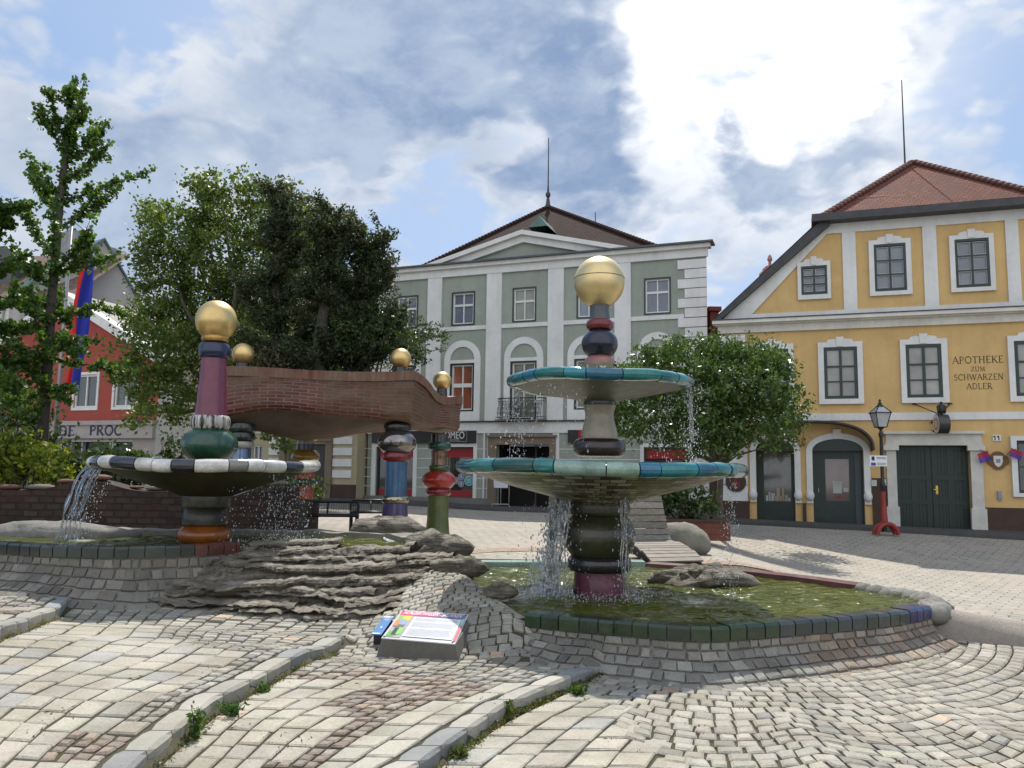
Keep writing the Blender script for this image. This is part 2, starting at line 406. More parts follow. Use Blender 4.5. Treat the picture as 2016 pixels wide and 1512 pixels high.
def stones_t(S, ta, tb, y0, y1, w, col, h):
    g = .009/max(w, .05)*(tb-ta)        # joint in the t direction, in t units
    j = .007/max(w, .05)*(tb-ta)
    cor = [(ta+g+random.uniform(-j, j), y0+.009+random.uniform(-.008, .008)), (tb-g+random.uniform(-j, j), y0+.009+random.uniform(-.008, .008)),
           (tb-g+random.uniform(-j, j), y1-.009+random.uniform(-.008, .008)), (ta+g+random.uniform(-j, j), y1-.009+random.uniform(-.008, .008))]
    p = [Vector(S(a, b)) for a, b in cor]; c = (p[0]+p[1]+p[2]+p[3])/4
    n = (p[2]-p[0]).cross(p[3]-p[1]).normalized()
    hh = h*random.uniform(.75, 1.25); r0 = [mbS.vert(q-n*.015) for q in p]; r1 = [mbS.vert(q+n*hh*.55) for q in p]; r2 = []
    for q in p:
        d = c-q; r2.append(mbS.vert(q+d*min(.3, .014/max(d.length, .01))+n*(hh*random.uniform(.9, 1.1))))
    for A, B in ((r0, r1), (r1, r2)):
        for k in range(4): mbS.face((A[k], A[(k+1) % 4], B[(k+1) % 4], B[k]), col)
    mbS.face(r2, col)
k1 = lambda y: interp(K1, y); k2 = lambda y: interp(K2, y); k3 = lambda y: interp(K3, y)
ROCKFRONT = [(-3.7, 8.25), (-3.39, 8.1), (-2.5, 7.95), (-1.73, 7.7), (-1.3, 7.75), (-1.1, 8.3), (-.85, 9.0)]
LWALL = [(-9, 8.3), (-7, 8.2), (-5.56, 8.1), (-4.6, 7.9), (-4.0, 7.9), (-3.4, 8.2)]
def free(x, y): return not near_rim(x, y) and y < (interp(LWALL, x) if x < -3.6 else interp(ROCKFRONT, x) if x < -.75 else 99)-.02+.55
def st12(t, y):
    x = lerp(k1(y), k2(y), t)
    if not free(x, y): return None
    if t > .9 and y > 4.6: return 'sett'
    if y > 6.25 and t > .42+max(0, 6.9-y)*.55: return 'sett'
    if y > 7.35: return 'sett'
    if t > .8 and 4.0 < y < 4.5: return 'brown'
    return 'slab'
column_zone(k1, k2, 3.6, 8.3, 9, st12, .05, .02, .175)
def st23(t, y):
    x = lerp(k2(y), k3(y), t)
    if not free(x, y): return None
    if y > 6.15+.2*sin(t*5): return 'sett'
    if y > 5.95 and t < .6: return 'brown'
    if .50+.1*sin(y*3) < t < .78+.08*sin(y*2.3) and y > 4.25: return 'brown'
    return 'slab'
column_zone(k2, k3, 3.5, 6.75, 8, st23, .05, .02, .175)
def st01(t, y):
    x = lerp(k1(y)-3.5, k1(y), t)
    if not free(x, y): return None
    return 'brown' if y > 7.1 and t > .6 and y < 7.4 else 'slab' if y < 7.5 else 'sett'
column_zone(lambda y: k1(y)-3.5, k1, 5.0, 8.3, 15, st01, .02, .0, .175)
slabs_r = lambda y: k3(y)+interp([(3.2, 1.9), (4.5, 1.35), (5.0, 1.05), (5.6, .62), (6.0, .35), (6.3, .08)], y)
def st3(t, y):
    return 'slab' if y < 6.05 else 'sett'
for c_ in range(9):
    y = 3.4+random.uniform(0, .2)
    while y < 6.25:
        L = random.uniform(.19, .29)
        if k3(y)+.03+(c_+1)*.225 < slabs_r(y)+.12:
            stones_t(lambda t_, y_: (k3(y_)+.03+t_+.03*sin(y_*2.4), y_, T(k3(y_)+.03+t_, y_)), c_*.225, (c_+1)*.225, y, y+L, .225, slabcol(), .016)
        y += L
# mound of small setts between the rock and the right pool
y = 6.72
while y < 10.9:
    x = -1.75
    while x < .6:
        w = random.uniform(.09, .125)
        ok = (x+w/2 > k2(y)+(.05 if y < 7.25 else -.2)) and free(x+w/2, y) and (y < 8.1 or x > -1.15-.0*(y-8.1))
        if y > 8.6 and segd(x, y, RIDGE)[0] > .62: ok = False
        if ok:
            o = .05*sin(x*5)+random.uniform(-.012, .012)
            stones(mbS, ST, [(x, x+w, y+o, y+o+.10, settcol())], .022, .006, .016, .006)
        x += w
    y += .103
# concentric arcs of small setts round the right pool
CX, CY = 2.0, 9.0
def SP(a, r):
    q = a*3.1; ph = q-floor(q)
    rr = r+.24*(1-(2*ph-1)**2)*sm((r-2.8)/1.0)
    x, y = CX+rr*cos(a), CY+rr*sin(a); return (x, y, T(x, y))
r = 2.0
while r < 7.2:
    a = radians(-172); wr = random.uniform(.104, .122)
    while a < radians(-12):
        da = random.uniform(.095, .15)/r
        x, y, z = SP(a+da/2, r+wr/2)
        if not near_rim(x, y) and x > (k3(y)+.03+.225*int((slabs_r(y)+.12-k3(y)-.03)/.225) if y < 6.25 else k3(y)+.03) and y > 3.4 and x < 7.2 and not (y > 8.0 and x > 4.9) and not (x > 4.2 and y > 9.3) and y < 11.9 and not (y > 7.0 and x < .9):
            col = settcol()
            if random.random() < .6: col = jcol((.36, .335, .275), .16)
            stones(mbS, SP, [(a, a+da, r, r+wr, col)], .020, .0, .014, .0) if False else stones(mbS, SP, [(a+.008/r, a+da-.008/r, r+.006, r+wr-.006, col)], .020, .0, .015, .0022)
        a += da
    r += wr
kind(mbS.build('stone_paving', m_stone), 'structure')

# ------------------------------------------------------------------ kerbs
m_kerb = M('granite_kerb', (.42, .41, .38), .7, .18, 2.5, .4, 50, attr=True)
for kf, y0, y1 in ((k3, 3.2, 6.72), (k2, 3.2, 7.25), (k1, 4.2, 8.15)):
    mb = MB(); y = y0
    while y < y1:
        L = random.uniform(.24, .40); n = 4
        col = jcol(random.choice([(.38, .36, .30), (.36, .34, .285), (.34, .325, .275), (.31, .30, .265), (.25, .255, .25)]), .12)
        ring = []
        for i in range(n+1):
            yy = lerp(y+.006, min(y+L, y1)-.006, i/n)
            e = .012 if i in (0, n) else 0
            kx = kf(yy); zt = T(kx-.12, yy)+.020-e*.5; zb = T(kx+.08, yy)-.03
            sk = (kf(yy+.1)-kf(yy-.1))/.2
            ring.append([mb.vert((kx-.148+e, yy, zb)), mb.vert((kx-.143+e, yy, zt)), mb.vert((kx-.025, yy, zt)), mb.vert((kx-.004-e, yy, zt-.02)), mb.vert((kx-.002-e, yy, zb))])
        for A, B in zip(ring[:-1], ring[1:]):
            for k in range(4): mb.face((A[k], A[k+1], B[k+1], B[k]), col)
        mb.face(ring[0][::-1], col); mb.face(ring[-1], col)
        y += L
    kind(mb.build('kerb', m_kerb), 'structure')

# ================================================================== POOLS
def spline(pts, n=12, closed=False):
    out = []; k = len(pts)
    for i in range(k if closed else k-1):
        p = [Vector((*pts[(i+o) % k if closed else min(max(i+o, 0), k-1)], 0)) for o in (-1, 0, 1, 2)]
        for j in range(n):
            t = j/n
            out.append(tuple((.5*((2*p[1])+(p[2]-p[0])*t+(2*p[0]-5*p[1]+4*p[2]-p[3])*t*t+(3*p[1]-p[0]-3*p[2]+p[3])*t**3))[:2]))
    if not closed: out.append(tuple(pts[-1]))
    return out
def resample(pts, step):
    L = [0]
    for a, b in zip(pts[:-1], pts[1:]): L.append(L[-1]+hypot(b[0]-a[0], b[1]-a[1]))
    n = max(2, int(L[-1]/step)); s = np.linspace(0, L[-1], n+1)
    return list(zip(np.interp(s, L, [p[0] for p in pts]).tolist(), np.interp(s, L, [p[1] for p in pts]).tolist()))
def nrm(pts, i):
    a, b = pts[max(i-1, 0)], pts[min(i+1, len(pts)-1)]; dx, dy = b[0]-a[0], b[1]-a[1]; l = hypot(dx, dy) or 1
    return (dy/l, -dx/l)                # to the right of the way of travel
class Path:
    def __init__(s, pts, step=.03):
        s.p = resample(pts, step); s.L = [0]
        for a, b in zip(s.p[:-1], s.p[1:]): s.L.append(s.L[-1]+hypot(b[0]-a[0], b[1]-a[1]))
        s.len = s.L[-1]; s.nx = [nrm(s.p, i)[0] for i in range(len(s.p))]; s.ny = [nrm(s.p, i)[1] for i in range(len(s.p))]
        s.px = [q[0] for q in s.p]; s.py = [q[1] for q in s.p]
    def at(s, d, o=0):
        f = lambda a: float(np.interp(d, s.L, a))
        nx, ny = f(s.nx), f(s.ny); l = hypot(nx, ny) or 1
        return f(s.px)+nx/l*o, f(s.py)+ny/l*o
m_mortar = M('wall_mortar', (.23, .215, .185), .95, .3, 3, .5, 40)
m_tile = M('glazed_rim_tile', (.1, .1, .1), .22, .3, 5, .15, 25, coat=.5, attr=True)
def pool_wall(parent, path, ztop, zfoot, flare, cols, tilecol, tile_h=.115, foot_at=1.0):
    """core wall with a flared sett-clad outside, glazed tiles on the rim"""
    def prof(d, h):                     # h 0 top .. 1 foot
        zf = zfoot(*path.at(d, flare))-.02
        o = .01+flare*(h**2.3)
        x, y = path.at(d, o); return (x, y, lerp(ztop-tile_h, zf, h))
    mb = MB(); n = max(8, int(path.len/.12)); rows = []
    for i in range(n+1):
        d = path.len*i/n
        ring = [(*path.at(d, -.15), ztop-.35), (*path.at(d, -.15), ztop-.012), (*path.at(d, 0), ztop-.012)]
        ring += [(q_[0]-.008*(path.at(d, 1)[0]-path.at(d, 0)[0]), q_[1]-.008*(path.at(d, 1)[1]-path.at(d, 0)[1]), q_[2]-.006) for q_ in (prof(d, h) for h in np.linspace(0, 1, 9))]
        rows.append([mb.vert(q) for q in ring])
    for A, B in zip(rows[:-1], rows[1:]):
        for k in range(len(A)-1): mb.face((A[k], A[k+1], B[k+1], B[k]))
    mb.face(rows[0]); mb.face(rows[-1][::-1])
    mb.build('wall', m_mortar, parent, True, radians(40))
    mb = MB(); nr = 5
    hs = [0.02, .24, .46, .66, .84, 1.0]
    for k in range(nr):
        d = random.uniform(0, .05)
        while d < path.len-.1:
            w = random.uniform(.075, .15); col = cols((d+w/2)/path.len, k)
            stones(mb, prof, [(d+.006, d+w-.006, hs[k]+.02, hs[k+1]-.02, col)], .013, 0, .018, .011, up=Vector((*[q for q in (path.at(d, 1)[0]-path.at(d, 0)[0], path.at(d, 1)[1]-path.at(d, 0)[1])], .3)))
            d += w
    mb.build('stone_cladding', m_stone, parent)
    mb = MB(); d = 0
    while d < path.len-.05:
        w = min(random.uniform(.13, .19), path.len-d); col = tilecol((d+w/2)/path.len)
        g = .006; ring = []; up = random.uniform(-.004, .004)
        for dd in (d+g, d+w/2, d+w-g):
            I, O = (*path.at(dd, -.155),), (*path.at(dd, .0),)
            ring.append([mb.vert((*path.at(dd, -.165), ztop-.05)), mb.vert((*path.at(dd, -.155), ztop+up)), mb.vert((*path.at(dd, .012), ztop+up)), mb.vert((*path.at(dd, .034), ztop-.022+up)), mb.vert((*path.at(dd, .03), ztop-tile_h+up)), mb.vert((*path.at(dd, .0), ztop-tile_h+up))])
        for A, B in zip(ring[:-1], ring[1:]):
            for k in range(5): mb.face((A[k], A[k+1], B[k+1], B[k]), col)
        mb.face(ring[0], col); mb.face(ring[-1][::-1], col)
        d += w
    mb.build('tiled_rim', m_tile, parent)

ZR, WR = .42, .345                      # right pool: rim and water
basin = thing('fountain_pool', 'large round pool with green tiled rim in front on the right', 'pool', (1.9, 8.8, .1))
front = Path(spline(RIM_R, 10))
def wcol(f, k):
    if f > .55: return jcol(random.choice([(.25, .185, .135), (.30, .235, .17), (.23, .19, .155), (.28, .25, .205)]), .2)
    return jcol(random.choice([(.23, .22, .19), (.27, .255, .22), (.19, .18, .155)]), .2)
def rimcol(f):
    if f < .5: return jcol(random.choice([(.022, .048, .018), (.028, .06, .022), (.018, .038, .022)]), .25)
    if f < .9: return jcol(random.choice([(.035, .05, .05), (.045, .055, .06), (.03, .05, .04)]), .25)
    return jcol((.03, .035, .12), .2)
front_r = front
pool_wall(basin, front, ZR, lambda x, y: T(x, y), .42, wcol, rimcol)
m_maroon = M('maroon_glazed_edge', (.17, .07, .075), .35, .3, 4, .1, 20, coat=.3)
m_palerim = M('pale_teal_edge', (.30, .42, .36), .35, .25, 3, .1, 20, coat=.3)
def strip(parent, name, pts, z0, z1, w, mat, teeth=0, wob=0):
    p = Path(spline(pts, 8), .05); mb = MB(); L = []
    n = int(p.len/(.05 if teeth else .12))
    for i in range(n+1):
        d = p.len*i/n; e = teeth*(i % 2)
        q0, q1 = p.at(d, -w/2), p.at(d, w/2+e); wz = wob*mnoise.noise((d*3, 1, 2))
        L.append([mb.vert((*q0, z0)), mb.vert((*q0, z1+wz)), mb.vert((*q1, z1+wz)), mb.vert((*q1, z0))])
    for A, B in zip(L[:-1], L[1:]):
        for k in range(3): mb.face((A[k], A[k+1], B[k+1], B[k]))
    mb.face(L[0]); mb.face(L[-1][::-1])
    return mb.build(name, mat, parent)
strip(basin, 'maroon_edging', [(4.02, 9.45), (3.6, 10.1), (3.09, 10.68)], .25, .40, .26, m_maroon, .012)
strip(basin, 'maroon_edging', [(3.06, 10.72), (2.5, 11.25), (1.92, 11.55)], .25, .39, .26, m_maroon)
strip(basin, 'pale_edging', [(1.88, 11.57), (1.2, 11.58), (.80, 11.45), (.2, 11.33), (-.45, 11.27)], .25, .41, .30, m_palerim)
mb = MB()                               # rough stones that close the pool at the right end
p = Path(spline([(4.02, 9.4), (4.3, 9.0), (4.33, 8.5), (4.15, 8.05), (3.95, 7.86)], 8)); d = 0
def blob(mb, c, r, sc, seed, n=12, m=8, amp=.25, col=None, flat=None):
    i0 = len(mb.v); mb.sphere(c, r, n, m, col, sc)
    for i in range(i0, len(mb.v)):
        v = Vector(mb.v[i])-Vector(c); q = v.normalized()*1.3
        k = 1+amp*(mnoise.noise((q.x+seed, q.y, q.z))+.5*mnoise.noise((q.x*2.5+seed, q.y*2.5, q.z*2.5))+.25*mnoise.noise((q.x*6+seed, q.y*6, q.z*6)))
        v *= k
        if flat is not None: v.z = max(v.z, -flat)
        mb.v[i] = tuple(Vector(c)+v)
m_rock = M('grey_schist', (.22, .21, .185), .8, .3, 2.2, .7, 22, dirt=((.16, .155, .125), 5, .52))
while d < p.len:
    x, y = p.at(d, 0); blob(mb, (x, y, .32), .13, (1.1, 1, .75), d*7, 10, 7); d += .15
mb.build('edging_stones', m_rock, basin, True)
# floor of the pool
def fillpoly(name, pts, z, mat, kd, step=.09, zf=None):
    xs = [q[0] for q in pts]; ys = [q[1] for q in pts]
    X0 = np.arange(min(xs)-step, max(xs)+step*2, step); Y0 = np.arange(min(ys)-step, max(ys)+step*2, step)
    mb = MB(); idx = {}
    def vi(i, j):
        if (i, j) not in idx: idx[(i, j)] = mb.vert((X0[i], Y0[j], zf(X0[i], Y0[j]) if zf else z))
        return idx[(i, j)]
    for i in range(len(X0)-1):
        for j in range(len(Y0)-1):
            if inpoly((X0[i]+X0[i+1])/2, (Y0[j]+Y0[j+1])/2, pts): mb.face((vi(i, j), vi(i+1, j), vi(i+1, j+1), vi(i, j+1)))
    return kind(mb.build(name, mat, smooth=True), kd)
m_water, t, b = nt('pool_water')
n1 = noise(t, .7, 2, .5)
wcol_ = ramp(t, [(.2, (.050, .064, .006)), (.5, (.070, .082, .008)), (.8, (.092, .10, .012))], n1)
c = t.nodes.new('ShaderNodeTexCoord'); mp = N(t, 'ShaderNodeMapping'); mp.inputs['Scale'].default_value = (1, 1.7, 1); t.links.new(c.outputs['Object'], mp.inputs[0])
w1 = noise(t, 2.9, 2, .45, mp.outputs[0], 1.2); w2 = noise(t, 13, 3, .5, mp.outputs[0], .6)
# churned white water where the jets land (round the stems and under the curtain)
fm_ = None
for cx_, cy_, r_ in ((.25, 8.7, 1.0), (.95, 8.86, .55), (-2.6, 9.6, 1.3), (-5.2, 10.0, .5), (1.9, 8.4, .5)):
    ds = N(t, 'ShaderNodeVectorMath', operation='DISTANCE'); t.links.new(c.outputs['Object'], ds.inputs[0]); ds.inputs[1].default_value = (cx_, cy_, .345 if cx_ > -2 else .72)
    mr = N(t, 'ShaderNodeMapRange'); t.links.new(ds.outputs['Value'], mr.inputs[0]); mr.inputs[1].default_value = r_; mr.inputs[2].default_value = r_*.15
    if fm_ is None: fm_ = mr.outputs[0]
    else:
        mx = N(t, 'ShaderNodeMath', operation='MAXIMUM'); t.links.new(fm_, mx.inputs[0]); t.links.new(mr.outputs[0], mx.inputs[1]); fm_ = mx.outputs[0]
fn = noise(t, 16, 5, .7, mp.outputs[0], .8)
ad = N(t, 'ShaderNodeMath', operation='MULTIPLY'); t.links.new(fm_, ad.inputs[0]); t.links.new(fn, ad.inputs[1])
foam = ramp(t, [(.34, (0, 0, 0)), (.52, (.75, .75, .75))], ad.outputs[0])
t.links.new(mix(t, wcol_, (.55, .60, .52), foam), b.inputs['Base Color'])
b.inputs['Roughness'].default_value = .05; b.inputs['IOR'].default_value = 1.33; b.inputs['Specular IOR Level'].default_value = .6
t.links.new(bump(t, w2, .5, .022, bump(t, w1, 1., .15)), b.inputs['Normal'])
def inset(pts, k): 
    cx = sum(q[0] for q in pts)/len(pts); cy = sum(q[1] for q in pts)/len(pts)
    return [(cx+(x-cx)*k, cy+(y-cy)*k) for x, y in pts]
def wave(cx, cy):
    def f(x, y, z0):
        d = hypot(x-cx, y-cy); return z0+.014*mnoise.noise((x*2.2, y*3.4, .3))+.017*mnoise.noise((x*5, y*8, 2))+.014*sin(d*17)*math.exp(-abs(d-.75)*2.2)
    return f
FX, FY = X(1180, 8.86), 8.86
LX, LY = P(402, 1068, 10.0).x, 10.0
wv = wave(FX, FY)
fillpoly('water', POOL_R[:8]+[(4.34, 8.6)]+POOL_R[9:12]+[(1.92, 11.66), (.8, 11.5), (-.45, 11.33), (-1.0, 10.9), (-.9, 9.6), (-.4, 8.3), (.0, 7.3)], WR, m_water, 'structure', .05, lambda x, y: wv(x, y, WR))
# concrete ramp running off the right end of the pool wall
m_conc = M('rough_concrete', (.33, .29, .25), .9, .18, 4, .8, 70, dirt=((.22, .20, .17), 9, .56))
ramp_o = thing('concrete_ramp', 'low rounded concrete ramp at the right end of the big pool', 'ramp', (4.6, 7.6, 0))
mb = MB(); L = []
for i in range(25):
    f = i/24; x = lerp(3.98, 7.6, f); y = lerp(8.05, 6.75, f)+.25*sin(f*3.1)
    w = lerp(.16, .42, sm(f*2.2)); h = lerp(.35, .03, f**.55); z0 = T(x, y)
    L.append([mb.vert((x+.25*o*w, y+o*w, T(x, y+o*w)-.03 if abs(o) == 1 else max(T(x, y+o*w), z0)+h*(1-o*o)**.55*(.95 if o > 0 else 1))) for o in (-1, -.92, -.75, -.45, 0, .45, .75, .92, 1)])
for A, B in zip(L[:-1], L[1:]):
    for k in range(8): mb.face((A[k], B[k], B[k+1], A[k+1]))
mb.face(L[0])
mb.build('ramp_body', m_conc, ramp_o, True)

# ------------------------------------------------------------------ left pool, higher up
ZL, WL = .80, .72
basin2 = thing('fountain_pool', 'raised pool with dark tiled rim behind the layered rock', 'pool', (-4, 10, .4))
RIM_L = [(-9.5, 9.1), (-7.5, 9.0), (-5.56, 8.78), (-4.7, 8.52), (-4.0, 8.45), (-3.36, 8.72), (-3.0, 9.15)]
pl = Path(spline(RIM_L, 10))
pool_wall(basin2, pl, ZL, lambda x, y: sum(T(x+o_, y) for o_ in (-.45, -.25, 0, .25, .45))/5, .46, lambda f, k: jcol(random.choice([(.18, .17, .145), (.21, .20, .17), (.15, .14, .12), (.19, .165, .135)]), .2),
          lambda f: jcol((.13, .05, .04), .2) if f > .93 else jcol((.02, .025, .055), .3) if f < .42 else jcol(random.choice([(.03, .045, .038), (.04, .05, .045), (.025, .035, .03)]), .25))
m_slabedge = M('mossy_coping', (.25, .235, .20), .85, .3, 3, .5, 20, dirt=((.12, .12, .07), 4, .5))
strip(basin2, 'coping', [(-9.5, 11.0), (-6, 11.1), (-3.5, 11.25), (-2.2, 11.2), (-1.5, 10.9), (-1.2, 10.4)], .3, .785, .34, m_slabedge, 0, .03)
POOL_L = [(-9.5, 8.98), (-5.56, 8.9), (-4.7, 8.6), (-4.0, 8.53), (-3.36, 8.8), (-2.9, 9.3), (-2, 9.6), (-1.3, 9.7), (-1.05, 10.4), (-1.5, 10.9), (-2.2, 11.15), (-6, 11.05), (-9.5, 10.95)]
wl = wave(LX, LY)
fillpoly('water', POOL_L, WL, m_water, 'structure', .07, lambda x, y: wl(x, y, WL))
m_strata, t, b = nt('layered_schist')
c = t.nodes.new('ShaderNodeTexCoord'); mp = N(t, 'ShaderNodeMapping'); mp.inputs['Scale'].default_value = (1.2, 1.2, 9); mp.inputs['Rotation'].default_value = (0, .08, 0); t.links.new(c.outputs['Object'], mp.inputs[0])
ns = noise(t, 2.6, 7, .65, mp.outputs[0], .5); ng = noise(t, 45, 4, .7)
base = ramp(t, [(.28, (.06, .05, .036)), (.42, (.17, .145, .108)), (.55, (.30, .265, .205)), (.70, (.48, .435, .35))], ns)
base = mix(t, base, ramp(t, [(.35, (.7, .7, .7)), (.65, (1.1, 1.1, 1.1))], ng), 1., 'MULTIPLY')
t.links.new(base, b.inputs['Base Color']); b.inputs['Roughness'].default_value = .75
t.links.new(bump(t, ng, .7, .03, bump(t, ns, 1., .14)), b.inputs['Normal'])
# rough stone lying along the back of the left pool
def boulder(name, label, cat, c, r, sc, seed, flat, n=40, m=24, amp=.22, mat=None, rz=0):
    mb = MB(); blob(mb, (0, 0, 0), r, sc, seed, n, m, amp, None, flat)
    cr, sr = cos(rz), sin(rz); mb.v = [(x*cr-y*sr+c[0], x*sr+y*cr+c[1], z+c[2]) for x, y, z in mb.v]
    o = mb.build(name, mat or m_rock, None, True); 
    for v in o.data.vertices: v.co -= Vector(c)
    o.location = c
    return tag(o, label, cat)
boulder('boulder', 'long low grey stone lying in the raised pool under the striped bowl', 'rock', (X(120, 10.6), 10.6, .74), .6, (1.9, .45, .28), 3.1, .1)
m_granite = M('mossy_granite', (.22, .205, .17), .85, .3, 3, .8, 35, dirt=((.17, .165, .10), 4, .5))
boulder('boulder', 'rounded mossy boulder behind the wooden lounger', 'rock', (X(1333, 13.6), 13.6, T(2.7, 13.6)+.18), .50, (1.05, .8, .66), 2.6, .26, amp=.10, mat=m_granite)
boulder('boulder', 'flat wet dark rock lying in the water of the round pool', 'rock', (X(1380, 9.75), 9.75, .37), .55, (1.05, .62, .34), 14.7, .09, 64, 36, .38, m_strata)

# ------------------------------------------------------------------ the big layered rock
def rock_h(x, y):
    # plan envelope
    x0, x1 = -3.72, -.42
    fx = (x-x0)/(x1-x0)
    front = interp(ROCKFRONT+[(-.42, 9.5)], x)-.05+.05*mnoise.noise((x*4, 3, 1))
    back = interp([(-3.7, 8.9), (-3.2, 9.45), (-2.4, 9.75), (-1.6, 9.95), (-.9, 10.3), (-.4, 10.2)], x)
    crest = interp([(-3.8, .42), (-3.4, .60), (-2.9, .77), (-2.4, .83), (-1.9, .80), (-1.3, .76), (-.9, .74), (-.4, .62)], x)
    if y < front or y > back: return None
    f = (y-front)/max(.05, back-front); b0 = T(x, front)
    up = sm(f/.80)**.8
    z = lerp(b0-.03, crest, up) if f < .8 else lerp(crest, .62, sm((f-.8)/.2))
    n = mnoise.noise((x*1.1, y*1.6, 4))*.10+mnoise.noise((x*3, y*4.5, 9))*.035
    z += n*sm(f*5)*sm((1-f)*6)
    # strata terraces, dipping gently to the right
    dip = .05*x+.05*mnoise.noise((x*.9, y*.5, 7))+.012*mnoise.noise((x*5, y*5, 2)); st = .082*(1+.3*mnoise.noise((x*.5, 0, 5)))
    q = (z+dip)/st; k = floor(q); fr = q-k
    zt = (k+sm((fr-.5)/.30))*st-dip+.016*mnoise.noise((x*7, y*9, 1))+.010*mnoise.noise((x*17, y*21, 5))+.045*mnoise.noise((x*2.2+k*7.3, k*3.1, 8))
    return lerp(z, zt, sm(f*8))-.03
def rock_s(x, y):
    x0, x1 = -3.72, -.42
    front = interp(ROCKFRONT+[(-.42, 9.5)], x)-.05
    back = interp([(-3.7, 8.9), (-3.2, 9.45), (-2.4, 9.75), (-1.6, 9.95), (-.9, 10.3), (-.4, 10.2)], x)
    crest = interp([(-3.8, .42), (-3.4, .60), (-2.9, .77), (-2.4, .83), (-1.9, .80), (-1.3, .76), (-.9, .74), (-.4, .62)], x)
    if y < front or y > back: return None
    f = (y-front)/max(.05, back-front)
    return lerp(T(x, front)-.03, crest, sm(min(1, f/.80))**.8)
mb = MB(); nx, ny = 240, 130; gx = np.linspace(-3.75, -.42, nx); gy = np.linspace(7.4, 10.35, ny); idx = {}
hts = [[rock_h(x, y) for y in gy] for x in gx]
for i in range(nx):
    for j in range(ny):
        if hts[i][j] is not None:
            z = hts[i][j]; bev = .07*mnoise.noise((gx[i]*1.5, z*14, 3))+.025*mnoise.noise((gx[i]*5, z*25, 6))
            idx[(i, j)] = mb.vert((gx[i]+.02*mnoise.noise((z*20, gx[i]*3, 5)), gy[j]+bev, z))
for i in range(nx-1):
    for j in range(ny-1):
        q = [(i, j), (i+1, j), (i+1, j+1), (i, j+1)]
        if all(k in idx for k in q): mb.face([idx[k] for k in q])
nbase = len(mb.f)
# broken ledges stacked on it: every layer has its own ragged front edge
xs_ = np.arange(-3.74, -.46, .016); zk = .20; kk_ = 0
rgh = lambda x, s, a: abs(mnoise.noise((x*s, a*3.7, 2.1)))
while zk < .93:
    th = random.choice([.022, .03, .04, .055, .075]); strip_ = []
    for x in xs_:
        z = zk+.022*x*(1 if kk_ % 3 else -.6)+.05*mnoise.noise((x*.7, kk_*1.9, 3))+.04
        y0 = None
        for y in np.arange(7.45, 9.7, .03):
            h = rock_s(x, y)
            if h is not None and h > z-.02: y0 = y; break
        brk = mnoise.noise((x*1.1+kk_*5.1, 4.4, kk_)) < -.32
        if y0 is None or brk: strip_.append(None); continue
        blk = floor(x*2.6+1.3*mnoise.noise((x*1.1, kk_, 9))+kk_*.37); hs_ = (sin(blk*12.9898+kk_*78.233)*43758.5453) % 1
        z += .022*(hs_-.5); y0 += .09*(hs_-.5)
        y0 += .15*mnoise.noise((x*1.1, kk_*2.3, 1))-.10*rgh(x, 2.3, kk_)+.06*mnoise.noise((x*6, kk_*4, 2))+.035*mnoise.noise((x*17, kk_*4, 2))-.03
        zz = z+.030*mnoise.noise((x*4, kk_, 8))+.018*mnoise.noise((x*13, kk_, 8))
        w_ = .012*mnoise.noise((x*22, kk_*3, 7))
        strip_.append([(x, y0+.10, zz-th-.03), (x, y0+.035+w_, zz-th*.85), (x+.004, y0-.012-w_, zz-th*.45+w_), (x, y0+.004+w_, zz-.006), (x, y0+.05, zz+.006+.01*mnoise.noise((x*12, 1, kk_))), (x, y0+.20, zz+.012+.02*mnoise.noise((x*7, 3, kk_))), (x, y0+.42, zz-.02)])
    for A, B in zip(strip_[:-1], strip_[1:]):
        if A is None or B is None or abs(A[0][1]-B[0][1]) > .25: continue
        a_, b_ = [mb.vert(q) for q in A], [mb.vert(q) for q in B]
        for k in range(6): mb.face((a_[k], b_[k], b_[k+1], a_[k+1]))
    zk += th*random.uniform(.55, .95); kk_ += 1
# skirt down into the ground
edge = {}
for f in mb.f[:nbase]:
    for a_, b_ in zip(f, f[1:]+f[:1]): edge[(a_, b_)] = 1
low = {}
for (a_, b_) in list(edge):
    if (b_, a_) not in edge:
        for q in (a_, b_):
            if q not in low: v = mb.v[q]; low[q] = mb.vert((v[0], v[1], min(v[2], T(v[0], v[1]))-.15))
        mb.face((b_, a_, low[a_], low[b_]))
tag(mb.build('layered_rock', m_strata, None, True, radians(35)), 'big layered grey-brown rock outcrop between the two pools', 'rock')
# smaller rocks at the right end of the outcrop
for nm, lab, px, py, Y, r, sc, sd in (
    ('boulder', 'rough brown rock beside the small spillway above the round pool', 860, 1082, 10.2, .30, (1.5, 1.0, .75), 21.0),
    ('boulder', 'hump of mossy brown stone in front of the blue pillar', 765, 1050, 11.3, .36, (1.35, .8, .62), 25.5),
    ('boulder', 'small pointed rock at the edge of the round pool near the board', 905, 1118, 9.2, .20, (1.5, .8, .6), 31.2),
    ('boulder', 'dark wet stone lowest at the left edge of the round pool', 985, 1165, 8.0, .11, (1.6, .9, .7), 33.9)):
    p_ = P(px, py, Y); boulder(nm, lab, 'rock', tuple(p_), r, sc, sd, r*.55, 28, 18, .3, m_strata)

